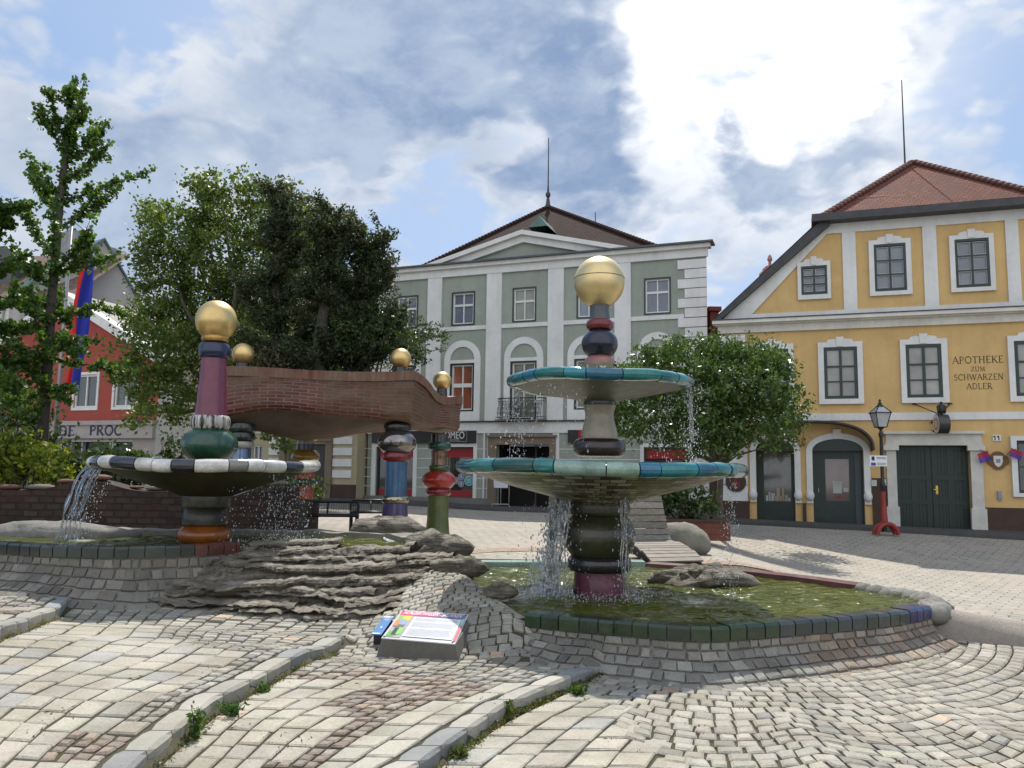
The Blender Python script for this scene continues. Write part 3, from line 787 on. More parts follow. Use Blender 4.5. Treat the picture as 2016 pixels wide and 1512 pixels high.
# spillway with running water between the pools
m_fall, t, b = nt('running_water')
b.inputs['Base Color'].default_value = (.62, .66, .66, 1); b.inputs['Roughness'].default_value = .08; b.inputs['IOR'].default_value = 1.33
b.inputs['Transmission Weight'].default_value = .55
t.links.new(bump(t, noise(t, 30, 3), .5, .03), b.inputs['Normal'])
mb = MB(); A = P(770, 1056, 10.9); L = []
for i in range(13):
    f = i/12; c = Vector((lerp(X(785, 10.75), X(830, 9.9), f), lerp(10.75, 9.9, f), lerp(.745, .60, sm(f))-.05*f))
    L.append([mb.vert((c.x+o*.17+.02*sin(i*2+o*3), c.y+o*.05, c.z+.015*sin(o*4+i))) for o in (-1, -.5, 0, .5, 1)])
for A_, B_ in zip(L[:-1], L[1:]):
    for k in range(4): mb.face((A_[k], A_[k+1], B_[k+1], B_[k]))
kind(mb.build('running_water', m_fall, None, True), 'stuff')

# ================================================================== FOUNTAINS
def cer(name, col, rough=.22, var=.3, **k): return M('ceramic_'+name, col, rough, var, k.pop('scale', 5), k.pop('bmp', .2), 18, coat=k.pop('coat', .4), **k)
m_gold = M('gold_leaf', (.80, .57, .24), .38, .14, 4, .12, 9, metal=.85, dirt=((.42, .30, .13), 6, .60))
m_gold2 = M('pale_gold_leaf', (.86, .66, .33), .42, .10, 3, .08, 9, metal=.8, dirt=((.50, .38, .18), 6, .66))
m_mosaic = brickmat('mossy_mosaic', (.06, .05, .022), (.50, .47, .34), (.02, .018, .01), .22, .10, True, 0, .010, .3, .8)
m_wet = M('wet_mossy_stone', (.040, .036, .020), .35, .45, 5, .5, 25, coat=.3, dirt=((.085, .075, .03), 4, .52))
m_under = M('limescaled_bowl', (.21, .20, .155), .45, .4, 3.5, .4, 18, dirt=((.11, .105, .055), 2.6, .48))
def lat(parent, name, mat, cx, cy, prof, rf=None, n=56, uvs=None):
    mb = MB(); mb.lathe(cx, cy, prof[::-1] if prof[0][1] > prof[-1][1] else prof, n, rf, None, uvs); return mb.build(name, mat, parent, True, radians(50))
def torus_prof(r, z0, z1, r_in=None, n=10):
    ri = r*.80 if r_in is None else r_in
    return [(ri+(r-ri)*sin(pi*i/n)**.8, lerp(z0, z1, (1-cos(pi*i/n))/2)) for i in range(n+1)]
def ball_prof(r, z0, z1, a0=0, a1=180, n=22):
    c, h = (z0+z1)/2, (z1-z0)/2
    return [(max(0, r*sin(radians(lerp(a0, a1, i/n)))), c-h*cos(radians(lerp(a0, a1, i/n)))) for i in range(n+1)]
def bowl(parent, cx, cy, R, z, th, zneck, rneck, cols, under, uvs, ntile, inner):
    """shallow dish with a rolled rim of glazed tiles"""
    lat(parent, 'bowl', under, cx, cy, [(rneck, zneck), (rneck*1.5, lerp(zneck, z, .16)), (R*.62, lerp(zneck, z-th*.3, .56)), (R*.95, z-th*.25), (R*.95, z+th*.1), (R*.55, z-.05), (rneck, lerp(zneck, z, .55))], None, 64, uvs)
    mb = MB(); a = random.uniform(0, 6)
    tot = [random.choice([.7, .8, 1, 1.2, 1.6, 1.9]) for _ in range(ntile)]; s = sum(tot)
    for k in range(ntile):
        da = tot[k]/s*2*pi; col = cols(k); g = .006/R; rings = []; up = random.uniform(-.004, .004); rr = random.uniform(-.006, .006)
        m = max(3, int(da/.07)); nn = 12
        for i in range(m+1):
            aa = lerp(a+g, a+da-g, i/m); e = .94 if i in (0, m) else 1
            rings.append([mb.vert((cx+(R-.07+rr+e*(.085*cos(q)))*cos(aa), cy+(R-.07+rr+e*.085*cos(q))*sin(aa), z+up+e*th/2*sin(q)+wobble(aa))) for q in [2*pi*j/nn for j in range(nn)]])
        for A, B in zip(rings[:-1], rings[1:]):
            for j in range(nn): mb.face((A[j], B[j], B[(j+1) % nn], A[(j+1) % nn]), col)
        mb.face(rings[0], col); mb.face(rings[-1][::-1], col); a += da
    mb.build('tiled_rim', inner, parent, True, radians(60))
wobble = lambda a: .012*sin(2*a+.7)+.008*sin(5*a)
m_rimglaze = M('bowl_rim_glaze', (.1, .3, .3), .16, .35, 6, .15, 20, coat=.6, attr=True)
s = FY/FPX
zf = lambda py: Z(py, 1180, FY)
ft = thing('fountain', 'tall fountain with two turquoise rimmed bowls and a golden ball', 'fountain', (FX, FY, WR))
lat(ft, 'base_drum', cer('plum', (.13, .02, .045)), FX, FY, [(51*s, WR-.2), (51*s, WR+.02), (49*s, zf(1145)), (48*s, zf(1122))])
lat(ft, 'collar', cer('black', (.022, .020, .018)), FX, FY, torus_prof(62*s, zf(1124), zf(1094), 52*s))
lat(ft, 'bulb', M('ceramic_moss_green', (.045, .050, .022), .3, .4, 4, .3, 20, coat=.4, dirt=((.075, .065, .03), 3, .5)), FX, FY, ball_prof(70*s, zf(1116), zf(994), 28, 152))
lat(ft, 'neck', m_wet, FX, FY, torus_prof(60*s, zf(1014), zf(986), 54*s))
teal = [(.01, .17, .17), (.01, .13, .12), (.015, .22, .25), (.015, .15, .25), (.20, .33, .26), (.08, .22, .17), (.01, .09, .07), (.04, .19, .19), (.26, .36, .29)]
bowl(ft, FX, FY, 279*s, 1.665, .145, zf(994), 53*s, lambda k: jcol(random.choice(teal), .2, .08), m_mosaic, 10.0, 30, m_rimglaze)
lat(ft, 'collar', cer('brown_black', (.035, .02, .016)), FX, FY, torus_prof(51*s, zf(899), zf(864), 40*s))
lat(ft, 'vase', cer('cream', (.44, .38, .27), .3, .2), FX, FY, [(35*s, zf(866)), (36*s, zf(858)), (33*s, zf(842)), (28.5*s, zf(826)), (28*s, zf(815)), (31*s, zf(803)), (33*s, zf(799))])
lat(ft, 'neck', cer('black', None), FX, FY, [(30*s, zf(800)), (31*s, zf(790)), (30*s, zf(778))])
bowl(ft, FX, FY, 182*s, 2.595, .130, zf(791), 36*s, lambda k: jcol(random.choice(teal[2:5]+teal[7:]+teal[:1]), .2, .08), m_under, None, 22, m_rimglaze)
lat(ft, 'foot_ring', cer('rose', (.36, .16, .13), .35), FX, FY, [(30*s, zf(716)), (29*s, zf(708)), (22*s, zf(700))])
lat(ft, 'bulb', cer('navy', (.016, .018, .040)), FX, FY, ball_prof(36*s, zf(709), zf(645), 18, 162))
lat(ft, 'collar', cer('crimson', (.20, .015, .02)), FX, FY, torus_prof(27*s, zf(650), zf(630), 20*s))
lat(ft, 'neck', cer('slate', (.075, .085, .085), .35), FX, FY, [(22.5*s, zf(633)), (20*s, zf(622)), (18.5*s, zf(610)), (20*s, zf(601))])
bl = lat(ft, 'golden_ball', m_gold2, FX-.005, FY, ball_prof(50.5*s, zf(606), zf(506)))
lat(bl, 'seam', M('seam_line', (.25, .19, .10), .5), FX-.005, FY, [(50.3*s, zf(549.5)), (50.9*s, zf(549)), (50.3*s, zf(548))])

s2 = LY/FPX; zl = lambda py: Z(py, 402, LY)
fl = thing('fountain', 'single bowl fountain with black and white rim, plum column and golden ball', 'fountain', (LX, LY, WL))
pump = lambda seed: (lambda a, z: 1-.045*math.exp(-((((a*8/2/pi+seed) % 1)-.5)/.09)**2))
lat(fl, 'base_bulb', cer('orange', (.34, .10, .02), .28, .4, dirt=((.55, .40, .26), 3, .62)), LX, LY, [(34*s2, WL-.2)]+ball_prof(51*s2, zl(1078), zl(1026), 40, 165), pump(.2))
lat(fl, 'neck', m_wet, LX, LY, [(42*s2, zl(1032)), (43*s2, zl(1020)), (41*s2, zl(1008)), (36*s2, zl(1001)), (45*s2, zl(997)), (47*s2, zl(984)), (45*s2, zl(970))])
bw = [(.70, .68, .62), (.74, .73, .68), (.02, .022, .032), (.025, .026, .035), (.70, .69, .64), (.22, .21, .19)]
seq = [2, 0, 1, 3, 0, 5, 1, 4, 2, 0, 3, 1, 0, 2, 4, 1, 3, 0]
bowl(fl, LX, LY, 212*s2, 1.65, .150, zl(976), 48*s2, lambda k: jcol(bw[seq[k % len(seq)]], .08, .01), M('mossy_bowl', (.055, .046, .026), .5, .4, 3.5, .4, 18, dirt=((.055, .06, .02), 2.6, .48)), None, 26, m_rimglaze)
lat(fl, 'pumpkin_bulb', cer('bottle_green', (.018, .075, .042)), LX, LY, ball_prof(54*s2, zl(914), zl(838), 22, 166), pump(.55))
m_streak, t, b = nt('streaked_glaze')
c = t.nodes.new('ShaderNodeTexCoord'); mp = N(t, 'ShaderNodeMapping'); mp.inputs['Scale'].default_value = (22, 22, 1.5); t.links.new(c.outputs['Object'], mp.inputs[0])
t.links.new(ramp(t, [(.44, (.03, .03, .03)), (.54, (.45, .42, .37)), (.68, (.62, .6, .55))], noise(t, 1, 3, .5, mp.outputs[0])), b.inputs['Base Color']); b.inputs['Roughness'].default_value = .25
lat(fl, 'streaked_collar', m_streak, LX, LY, torus_prof(37.5*s2, zl(846), zl(818), 30*s2))
lat(fl, 'column', cer('plum_red', (.19, .03, .065), .3, .22), LX, LY, [(30.5*s2, zl(820)), (28.5*s2, zl(795)), (26*s2, zl(750)), (24*s2, zl(715)), (24*s2, zl(703))])
lat(fl, 'collar', cer('cobalt', (.014, .020, .075)), LX, LY, torus_prof(31*s2, zl(706), zl(676), 24*s2))
lat(fl, 'gold_ring', M('old_gold', (.55, .33, .10), .35, .3, 5, metal=.7), LX, LY, torus_prof(26.5*s2, zl(674), zl(660), 21*s2))
lat(fl, 'golden_ball', m_gold, LX, LY, ball_prof(40*s2, zl(671), zl(592)))

# ------------------------------------------------------------------ falling water
m_drop, t, b = nt('water_drops')
b.inputs['Base Color'].default_value = (.9, .92, .93, 1); b.inputs['Roughness'].default_value = .05
tr = N(t, 'ShaderNodeBsdfTranslucent'); tr.inputs[0].default_value = (.95, .97, 1, 1)
gl = N(t, 'ShaderNodeBsdfGlossy', Roughness=.15)
ms = N(t, 'ShaderNodeMixShader', Fac=.12); t.links.new(tr.outputs[0], ms.inputs[1]); t.links.new(gl.outputs[0], ms.inputs[2])
ms2 = N(t, 'ShaderNodeMixShader', Fac=.25); t.links.new(ms.outputs[0], ms2.inputs[1]); t.links.new(b.outputs[0], ms2.inputs[2])
t.links.new(ms2.outputs[0], t.nodes['Material Output'].inputs[0])
def octa(mb, c, r, st=1.):
    p = [mb.vert((c[0]+a*r, c[1]+b*r, c[2]+d*r*st)) for a, b, d in ((1, 0, 0), (0, 1, 0), (-1, 0, 0), (0, -1, 0), (0, 0, 1), (0, 0, -1))]
    for k in range(4): mb.face((p[k], p[(k+1) % 4], p[4])); mb.face((p[(k+1) % 4], p[k], p[5]))
def shower(mb, cx, cy, R, a0, a1, z0, z1, n, throw=.12, rmin=.0025, rmax=.0052, spread=.06, bias=1.):
    for _ in range(n):
        a = radians(random.uniform(a0, a1)); f = random.random()**bias
        rr = R+throw*math.sqrt(f)+random.gauss(0, spread*(.25+f)); z = lerp(z0, z1, f)
        octa(mb, (cx+rr*cos(a)+random.gauss(0, .01), cy+rr*sin(a), z), random.uniform(rmin, rmax)*random.choice([.7, 1, 1, 1.4]), random.uniform(1.2, 3.2))
RB, RU = 279*s, 182*s
mb = MB()
shower(mb, FX, FY, RU-.02, -6, 6, 2.55, 1.72, 330, .0, spread=.06)          # right of the upper bowl
shower(mb, FX, FY, RU-.18, 0, 25, 2.5, 1.72, 160, -.1, spread=.10)
shower(mb, FX, FY, RU-.02, 165, 260, 2.5, 1.72, 300, .0, spread=.09)
shower(mb, FX, FY, RU-.12, 178, 184, 2.55, 1.72, 110, .0, spread=.05)
shower(mb, FX, FY, RB-.1, -25, 10, 1.6, WR, 330, -.08, spread=.06)          # thin drips under the right of the lower bowl
shower(mb, FX, FY, .55, -80, -55, 1.45, WR, 330, .12, spread=.09)
shower(mb, FX, FY, .75, 100, 260, 1.3, WR, 260, .2, spread=.2)
shower(mb, FX, FY, .40, 165, 225, 1.40, WR+.02, 1500, .22, .003, .009, .10, .8)  # thick curtain left of the stem
for _ in range(500):                    # spray where the curtain lands
    a = random.uniform(0, 2*pi); rr = abs(random.gauss(0, .32)); x, y = FX-.60+rr*cos(a), FY-.1+rr*sin(a)*.8
    octa(mb, (x, y, WR+abs(random.gauss(0, .05))*(1-min(1, rr))), random.uniform(.003, .009))
for _ in range(420):
    a = random.uniform(pi, 2*pi); rr = .36+abs(random.gauss(0, .22))
    octa(mb, (FX+rr*cos(a), FY+rr*sin(a), WR+abs(random.gauss(0, .03))), random.uniform(.003, .007))
kind(mb.build('falling_water', m_drop), 'stuff')
mb = MB()
RL = 212*s2
shower(mb, LX, LY, RL-.1, -35, 12, 1.55, WL, 480, -.15, spread=.13)
shower(mb, LX, LY, RL-.5, -60, 30, 1.4, WL, 240, .1, spread=.2)
shower(mb, LX, LY, RL-.1, 168, 196, 1.5, WL, 260, .32, spread=.05)
for _ in range(420):
    octa(mb, (LX+random.uniform(.2, 1.6), LY+random.uniform(-1, .8), WL+abs(random.gauss(0, .03))), random.uniform(.003, .008))
kind(mb.build('falling_water', m_drop), 'stuff')
def streams(mb, cx, cy, R, a0, a1, z0, z1, n, throw, r=.008):
    for k in range(n):
        a = radians(random.uniform(a0, a1)); th = throw*random.uniform(.8, 1.1); ph = random.uniform(0, 6); pts, rs = [], []
        for i in range(16):
            f = i/15; rr = R-.02+th*math.sqrt(f); wob = .018*f*sin(f*16+ph)
            pts.append((cx+rr*cos(a)+wob, cy+rr*sin(a)+wob*.5, lerp(z0+.01*(k % 2), z1, f**1.35 if f else 0))); rs.append(r*(1.5-.7*f)*(1+.45*sin(f*23+ph)))
        mb.tube(pts, rs, 6)
m_stream, t, b = nt('stream_water')
b.inputs['Base Color'].default_value = (.93, .95, .95, 1); b.inputs['Roughness'].default_value = .03; b.inputs['IOR'].default_value = 1.33; b.inputs['Transmission Weight'].default_value = .9
mb = MB(); streams(mb, LX, LY, RL, 171, 191, 1.62, WL, 16, .38); kind(mb.build('water_jet', m_stream, None, True), 'stuff')
mb = MB()
streams(mb, FX, FY, RU, -5, 3, 2.55, 1.95, 6, .02, .006)
streams(mb, FX, FY, .40, 168, 222, 1.42, WR, 26, .20, .009)
streams(mb, FX, FY, .50, -72, -58, 1.5, WR, 5, .08, .005)
kind(mb.build('water_jet', m_stream, None, True), 'stuff')
# ================================================================== PILLARED BRICK TROUGH
def pillar(label, px, Y, segs, group='ceramic pillars under the brick trough'):
    """segs: (name, material, shape, y_top, y_bottom, half widths...) read in picture pixels at distance Y"""
    k = Y/FPX; cx = P(px, 930, Y).x; z = lambda py: Z(py, px, Y)
    o = thing('ceramic_pillar', label, 'pillar', (cx, Y, T(cx, Y)), group)
    for name, mat, shape, y0, y1, *hw in segs:
        z1, z0 = z(y0), z(y1)
        if y1 >= 9999: z0 = T(cx, Y)-.05
        if shape == 'tor': lat(o, name, mat, cx, Y, torus_prof(hw[0]*k, z0, z1, (hw[1] if len(hw) > 1 else hw[0]*.75)*k), None, 36)
        elif shape == 'ball': lat(o, name, mat, cx, Y, ball_prof(hw[0]*k, z0-.1*(z1-z0), z1+.1*(z1-z0), 28, 152), None, 36)
        else: lat(o, name, mat, cx, Y, [(h*k, lerp(z1, z0, i/(len(hw)-1))) for i, h in enumerate(hw)], None, 36)
    return o, cx
q4 = lambda y: 560+y/2.8
silver = M('mirror_glaze', (.30, .28, .27), .12, .4, 3, .1, 10, metal=.9)
bronze = M('bronze_glaze', (.24, .15, .10), .22, .5, 9, .2, 14, metal=.7)
PB = pillar('ceramic pillar with blue shaft, silver bulb and dark purple foot', 780, 13.5, [
    ('collar', cer('black', None), 'tor', q4(762), q4(812), 27, 22), ('silver_bulb', silver, 'ball', q4(806), q4(935), 38), ('dish', cer('crimson', None), 'tor', q4(922), q4(978), 28, 20),
    ('shaft', cer('steel_blue', (.035, .11, .21), .3), 'cyl', q4(972), q4(1170), 21.5, 21, 21.5), ('ring', M('chrome_glaze', (.45, .40, .28), .15, .4, 8, metal=.9), 'tor', q4(1166), q4(1207), 27, 21),
    ('foot', cer('dark_violet', (.06, .045, .12), .35), 'cyl', q4(1203), 1e4, 23, 27, 32)])
PG = pillar('ceramic pillar with olive green flared foot and red bulb', 864, 15.0, [
    ('neck', cer('black', None), 'cyl', q4(826), q4(875), 17, 17), ('collar', cer('bottle_green', None), 'tor', q4(868), q4(916), 23, 16), ('bronze_shaft', bronze, 'cyl', q4(910), q4(1000), 16, 15, 16),
    ('collar', cer('leaf_green', (.04, .085, .02)), 'tor', q4(995), q4(1032), 20, 15), ('red_bulb', cer('red', (.36, .028, .02)), 'ball', q4(1028), q4(1130), 33), ('ring', cer('crimson', None), 'tor', q4(1122), q4(1164), 25, 18),
    ('foot', cer('olive', (.09, .115, .02), .4), 'cyl', q4(1158), 1e4, 20, 20.5, 21, 23, 26.5)])
PO = pillar('ceramic pillar with orange shaft and golden yellow bulb', 600, 15.6, [
    ('ring', M('old_gold', None), 'tor', q4(832), q4(862), 23, 18), ('neck', cer('pale', (.42, .38, .32)), 'cyl', q4(858), q4(884), 17, 17), ('collar', cer('cobalt', None), 'cyl', q4(880), q4(914), 18, 18),
    ('yellow_bulb', M('ceramic_amber', (.40, .22, .035), .2, .3, 5, .2, 18, coat=.5), 'ball', q4(908), q4(995), 28), ('neck', cer('cobalt', None), 'cyl', q4(988), q4(1035), 19, 17, 18),
    ('shaft', cer('orange_red', (.42, .085, .02)), 'cyl', q4(1030), q4(1076), 18, 18), ('collar', cer('leaf_green', None), 'tor', q4(1070), q4(1112), 22, 17), ('foot', cer('orange_red', None), 'cyl', q4(1108), 1e4, 18, 18.5, 20, 22)])
PT = pillar('ceramic pillar with turquoise foot half hidden by the striped bowl', 472, 12.95, [
    ('collar', M('ceramic_black_green', (.018, .028, .02), .2, .3, 5, coat=.4), 'tor', q4(765), q4(818), 27, 23), ('collar', M('ceramic_black_green', None), 'tor', q4(814), q4(868), 26, 21), ('ring', cer('pale', None), 'tor', q4(864), q4(906), 25, 20),
    ('mirror_shaft', M('blue_mirror', (.16, .24, .38), .15, .4, 5, metal=.5), 'cyl', q4(902), q4(1010), 20, 20), ('bulb', cer('crimson', None), 'ball', q4(1005), q4(1110), 30), ('shaft', M('ceramic_white_grey', (.45, .46, .48), .3, .3, 5), 'cyl', q4(1105), q4(1218), 21, 21),
    ('foot', cer('turquoise', (.01, .17, .16)), 'cyl', q4(1214), 1e4, 22, 24, 27)])

tr_o = thing('brick_trough', 'wavy brick planter trough carried high on ceramic pillars', 'planter', (X(660, 14), 14, 2.4))
m_brick = brickmat('wavy_brick', (.10, .018, .013), (.20, .052, .034), (.22, .17, .13), .25, .078, True, 0, .013, .4, 1.0, (.15, .095, .055))
m_soffit = M('limewashed_soffit', (.26, .19, .145), .8, .25, 2.0, .5, 22, dirt=((.34, .11, .06), 1.6, .56))
xa = lambda px, Y: P(px, 800, Y).x
CORN = [(xa(398, 12.6), 12.6), (xa(812, 13.15), 13.15), (xa(908, 15.6), 15.6), (xa(560, 16.3), 16.3), (xa(470, 15.8), 15.8)]
per = []
for (ax, ay), (bx, by) in zip(CORN, CORN[1:]+CORN[:1]):
    n = int(hypot(bx-ax, by-ay)/.09)
    for i in range(n): per.append((lerp(ax, bx, i/n), lerp(ay, by, i/n)))
ax0, ax1 = CORN[0][0], CORN[1][0]
def tr_top(x, y): 
    f = (y-13.15)/2.45
    side = .02*sm((x-(ax1-.5))/.4)*(1-sm(f*2))-.20*sm(f*2.4)*sm((x-(ax1-1))/.6)+.05*sin(f*8)*sm(f*3)
    return 3.18+.014*sin((x-ax0)*2.4)+side
def tr_bot(x, y):
    f = (x-ax0)/(ax1-ax0); fy = (y-12.9)/2.6
    arch = .13*max(0, sin(pi*min(1, max(0, (f-.05)/.82))))**.8*(1-sm(fy*1.3))
    return 2.40+arch+.03*sin(x*3+y*2)-.02*fy
MR = lambda x, y, a: .05*mnoise.noise((x*.9+y*.7, 2.2, a))+.02*mnoise.noise((x*3+y*2, a*6, 4))
mb = MB(); NR = 16; rings = []; L = 0; cxm = sum(q[0] for q in per)/len(per); cym = sum(q[1] for q in per)/len(per); Ls = []
for i, (x, y) in enumerate(per+per[:1]):
    if i: L += hypot(x-per[i-1][0], y-per[i-1][1])
    Ls.append(L); nx_, ny_ = nrm(per*2, i % len(per)+len(per) if i % len(per) == 0 else i % len(per)) if 0 < i % len(per) < len(per)-1 else nrm(per[-3:]+per[:3], 3)
    zt, zb = tr_top(x, y), tr_bot(x, y); side = sm((y-13.3)/.3)*sm((x-1.4+2)/.4) if x > ax1-.5 else 0
    col = []
    for j in range(NR+1):
        f = j/NR; z = lerp(zb, zt, f); bl_ = MR(x, y, z)+.035*sin(z*26+x*5+sin(y*6)*1.8)*side-(.06*(1-sm(f/.14)))
        col.append(mb.vert((x+nx_*bl_, y+ny_*bl_, z)))
    rings.append(col)
for i in range(len(per)):
    A, B = rings[i], rings[i+1]
    for j in range(NR):
        f0, f1 = j/NR*.95, (j+1)/NR*.95
        mb.face((A[j], B[j], B[j+1], A[j+1]), None, [(Ls[i], f0), (Ls[i+1], f0), (Ls[i+1], f1), (Ls[i], f1)])
mb.build('brick_wall', m_brick, tr_o, True)
m_cap = brickmat('upright_cap_bricks', (.16, .045, .03), (.27, .11, .07), (.14, .11, .09), .075, .3, True, 0, .008, .6, .8, (.2, .14, .09))
mb = MB(); R0 = []
for i, (x, y) in enumerate(per+per[:1]):
    z = tr_top(x, y); dx, dy = cxm-x, cym-y; l = hypot(dx, dy); nx_, ny_ = -dx/l, -dy/l; r = MR(x, y, z)
    zj = z+.008*mnoise.noise((i*1.7, 0, 0))
    R0.append([mb.vert((x+nx_*(r+.022), y+ny_*(r+.022), z-.13)), mb.vert((x+nx_*(r+.026), y+ny_*(r+.026), zj+.022)), mb.vert((x-nx_*.22, y-ny_*.22, zj+.016)), mb.vert((x-nx_*.22, y-ny_*.22, z-.2))])
for i in range(len(per)):
    for j in range(3):
        v0, v1 = (.02, .15) if j == 0 else (.3*(j-1)+.02, .3*j-.02)
        mb.face((R0[i][j], R0[i+1][j], R0[i+1][j+1], R0[i][j+1]), None, [(Ls[i], v0), (Ls[i+1], v0), (Ls[i+1], v1), (Ls[i], v1)])
mb.build('brick_coping', m_cap, tr_o)
mb = MB(); NC = 12; R0 = []                 # vaulted underside
for i, (x, y) in enumerate(per+per[:1]):
    col = []
    for j in range(NC+1):
        f = j/NC; zc = 2.24; e = lerp(tr_bot(x, y), zc, sm(f*1.25))
        xx, yy = lerp(x, cxm, f), lerp(y, cym, f); r = MR(x, y, tr_bot(x, y))-.06 if j == 0 else 0
        nl = hypot(x-cxm, y-cym)
        vau = .10*sin(xx*2.1)*sin(f*pi)
        col.append(mb.vert((xx+(x-cxm)/nl*r, yy+(y-cym)/nl*r, e-.015*(j > 0)*mnoise.noise((xx*3, yy*3, 1))+vau)))
    R0.append(col)
for i in range(len(per)):
    for j in range(NC): mb.face((R0[i+1][j], R0[i][j], R0[i][j+1], R0[i+1][j+1]))
mb.build('soffit', m_soffit, tr_o, True)
mb = MB(); mb.poly([(x+(cxm-x)*.05, y+(cym-y)*.05, 3.02) for x, y in per]); mb.build('earth', SOIL, tr_o)
for px, py, Y, r in ((789, 706, 13.45, 20.5), (870.5, 750, 15.0, 18.5), (479, 697, 12.95, 21.5)):
    k = Y/FPX; c = P(px, py, Y)
    gb = lat(tr_o, 'golden_ball', m_gold, c.x, c.y, ball_prof(r*k, c.z-r*k, c.z+r*k), None, 36)
    lat(gb, 'ball_foot', cer('black', None), c.x, c.y, [(r*k*.62, tr_top(c.x, c.y)-.1), (r*k*.55, c.z-r*k*.86)], None, 24)

# ================================================================== LOW BRICK WALL behind the raised pool
m_oldwall = brickmat('old_mixed_masonry', (.030, .020, .015), (.075, .055, .042), (.024, .022, .018), .22, .10, True, 0, .016, .85, 1.0, (.065, .028, .02))
lw = thing('garden_wall', 'low wavy wall of old brick and stone behind the raised pool', 'wall', (X(250, 12.4), 12.4, .4))
p = Path(spline([(-10.5, 12.1), (-8, 12.3), (X(150, 12.4), 12.4), (X(330, 12.5), 12.5), (X(480, 12.45), 12.45), (X(585, 12.2), 12.2)], 8), .08); R0 = []; mb = MB()
zt = lambda x: 1.30+.09*sin(x*1.9+1.0)+.04*sin(x*4.7)
for i in range(len(p.p)):
    x, y = p.p[i]; b1 = .02*mnoise.noise((x*4, 1, 0)); z1 = zt(x); q = p.L[i]
    R0.append([(mb.vert((x, y-.14+b1, .2)), q, 0), (mb.vert((x, y-.15+b1, z1-.02)), q, z1-.2), (mb.vert((x, y+.17, z1)), q, z1+.1), (mb.vert((x, y+.17, .2)), q, z1+1)])
for A, B in zip(R0[:-1], R0[1:]):
    for j in range(3): mb.face((A[j][0], B[j][0], B[j+1][0], A[j+1][0]), None, [(A[j][1], A[j][2]), (B[j][1], B[j][2]), (B[j+1][1], B[j+1][2]), (A[j+1][1], A[j+1][2])])
for Q in (R0[0], R0[-1]): mb.face([q[0] for q in Q], None, [(q[1], q[2]) for q in Q])
mb.build('masonry', m_oldwall, lw)
mb = MB(); xx = -10.3
while xx < X(580, 12.3):                # loose coping stones
    w = random.uniform(.2, .5); yy = interp([(q[0], q[1]) for q in p.p], xx)
    if random.random() < .75: blob(mb, (xx+w/2, yy, zt(xx+w/2)+.02), w/2, (1, .55, .22), xx*3, 10, 6, .25, jcol(random.choice([(.14, .12, .10), (.15, .075, .05), (.22, .19, .15)]), .2))
    xx += w
mb.build('coping_stones', M('coping_stone', (.2, .18, .15), .85, .25, 6, .5, 30, attr=True), lw, True)
# earth bed behind the low wall
mb = MB(); pts = [(-12, 12.3), (-8, 12.45), (-5.5, 12.55), (-3.2, 12.35), (-3.4, 14.6), (-6, 17.5), (-12, 18)]
mb.poly([(x, y, 1.08) for x, y in pts]); mb.poly([(-3.2, 12.35, .3), (-3.2, 12.35, 1.08), (-3.4, 14.6, 1.08), (-3.4, 14.6, .3)]); kind(mb.build('planting_bed', SOIL), 'structure')

# ================================================================== BENCHES, LOUNGER, PLANT TUB, BOARD, LAMP
def mesh_bench(label, px0, px1, ytop, Y, rz):
    x0, x1 = X(px0, Y), X(px1, Y); g = T(x0, Y); h = Z(ytop, px0, Y)-g; w = x1-x0; cx, cy = (x0+x1)/2, Y
    o = thing('mesh_bench', label, 'bench', (cx, cy, g), 'steel mesh benches by the pillars'); cr, sr = cos(rz), sin(rz)
    tp = lambda x, y, z: (cx+x*cr-y*sr, cy+x*sr+y*cr, g+z)
    fr = MB(); a = w/2
    fr.tube([tp(-a, .06, 0), tp(-a, .02, h*.45), tp(-a, .16, h-.04), tp(-a+.04, .17, h), tp(a-.04, .17, h), tp(a, .16, h-.04), tp(a, .02, h*.45), tp(a, .06, 0)], .022, 8)
    fr.tube([tp(-a, -.45, .42), tp(a, -.45, .42)], .02, 8); fr.tube([tp(-a, .02, .42), tp(a, .02, .42)], .018, 8); fr.tube([tp(0, .02, .42), tp(0, .17, h)], .014, 6)
    for e in (-a, a):
        fr.tube([tp(e, .02, .42), tp(e, -.45, .42)], .02, 8)
    fr.build('frame', STEEL, o, True)
    for e in (-a, a):
        lg = MB(); lg.tube([tp(e, -.42, .41), tp(e, -.48, .0), tp(e, -.55, 0)], .02, 8); lg.build('leg', STEEL, o, True)
    for nm, f in (('back_mesh', lambda u, v: tp(lerp(-a, a, u), lerp(.03, .165, v), lerp(.45, h-.02, v))), ('seat_mesh', lambda u, v: tp(lerp(-a, a, u), lerp(-.44, .01, v), .425))):
        m_ = MB(); nu, nv = int(w/.04), 13
        for i in range(nu+1): m_.tube([f(i/nu, 0), f(i/nu, 1)], .0035, 4, cap=False)
        for j in range(nv+1): m_.tube([f(0, j/nv), f(1, j/nv)], .0035, 4, cap=False)
        m_.build(nm, STEEL, o)
mesh_bench('dark steel mesh bench in front of the orange pillar', 588, 706, 988, 13.9, radians(8))
mesh_bench('dark steel mesh bench half hidden behind the blue pillar', 694, 772, 985, 15.6, radians(14))

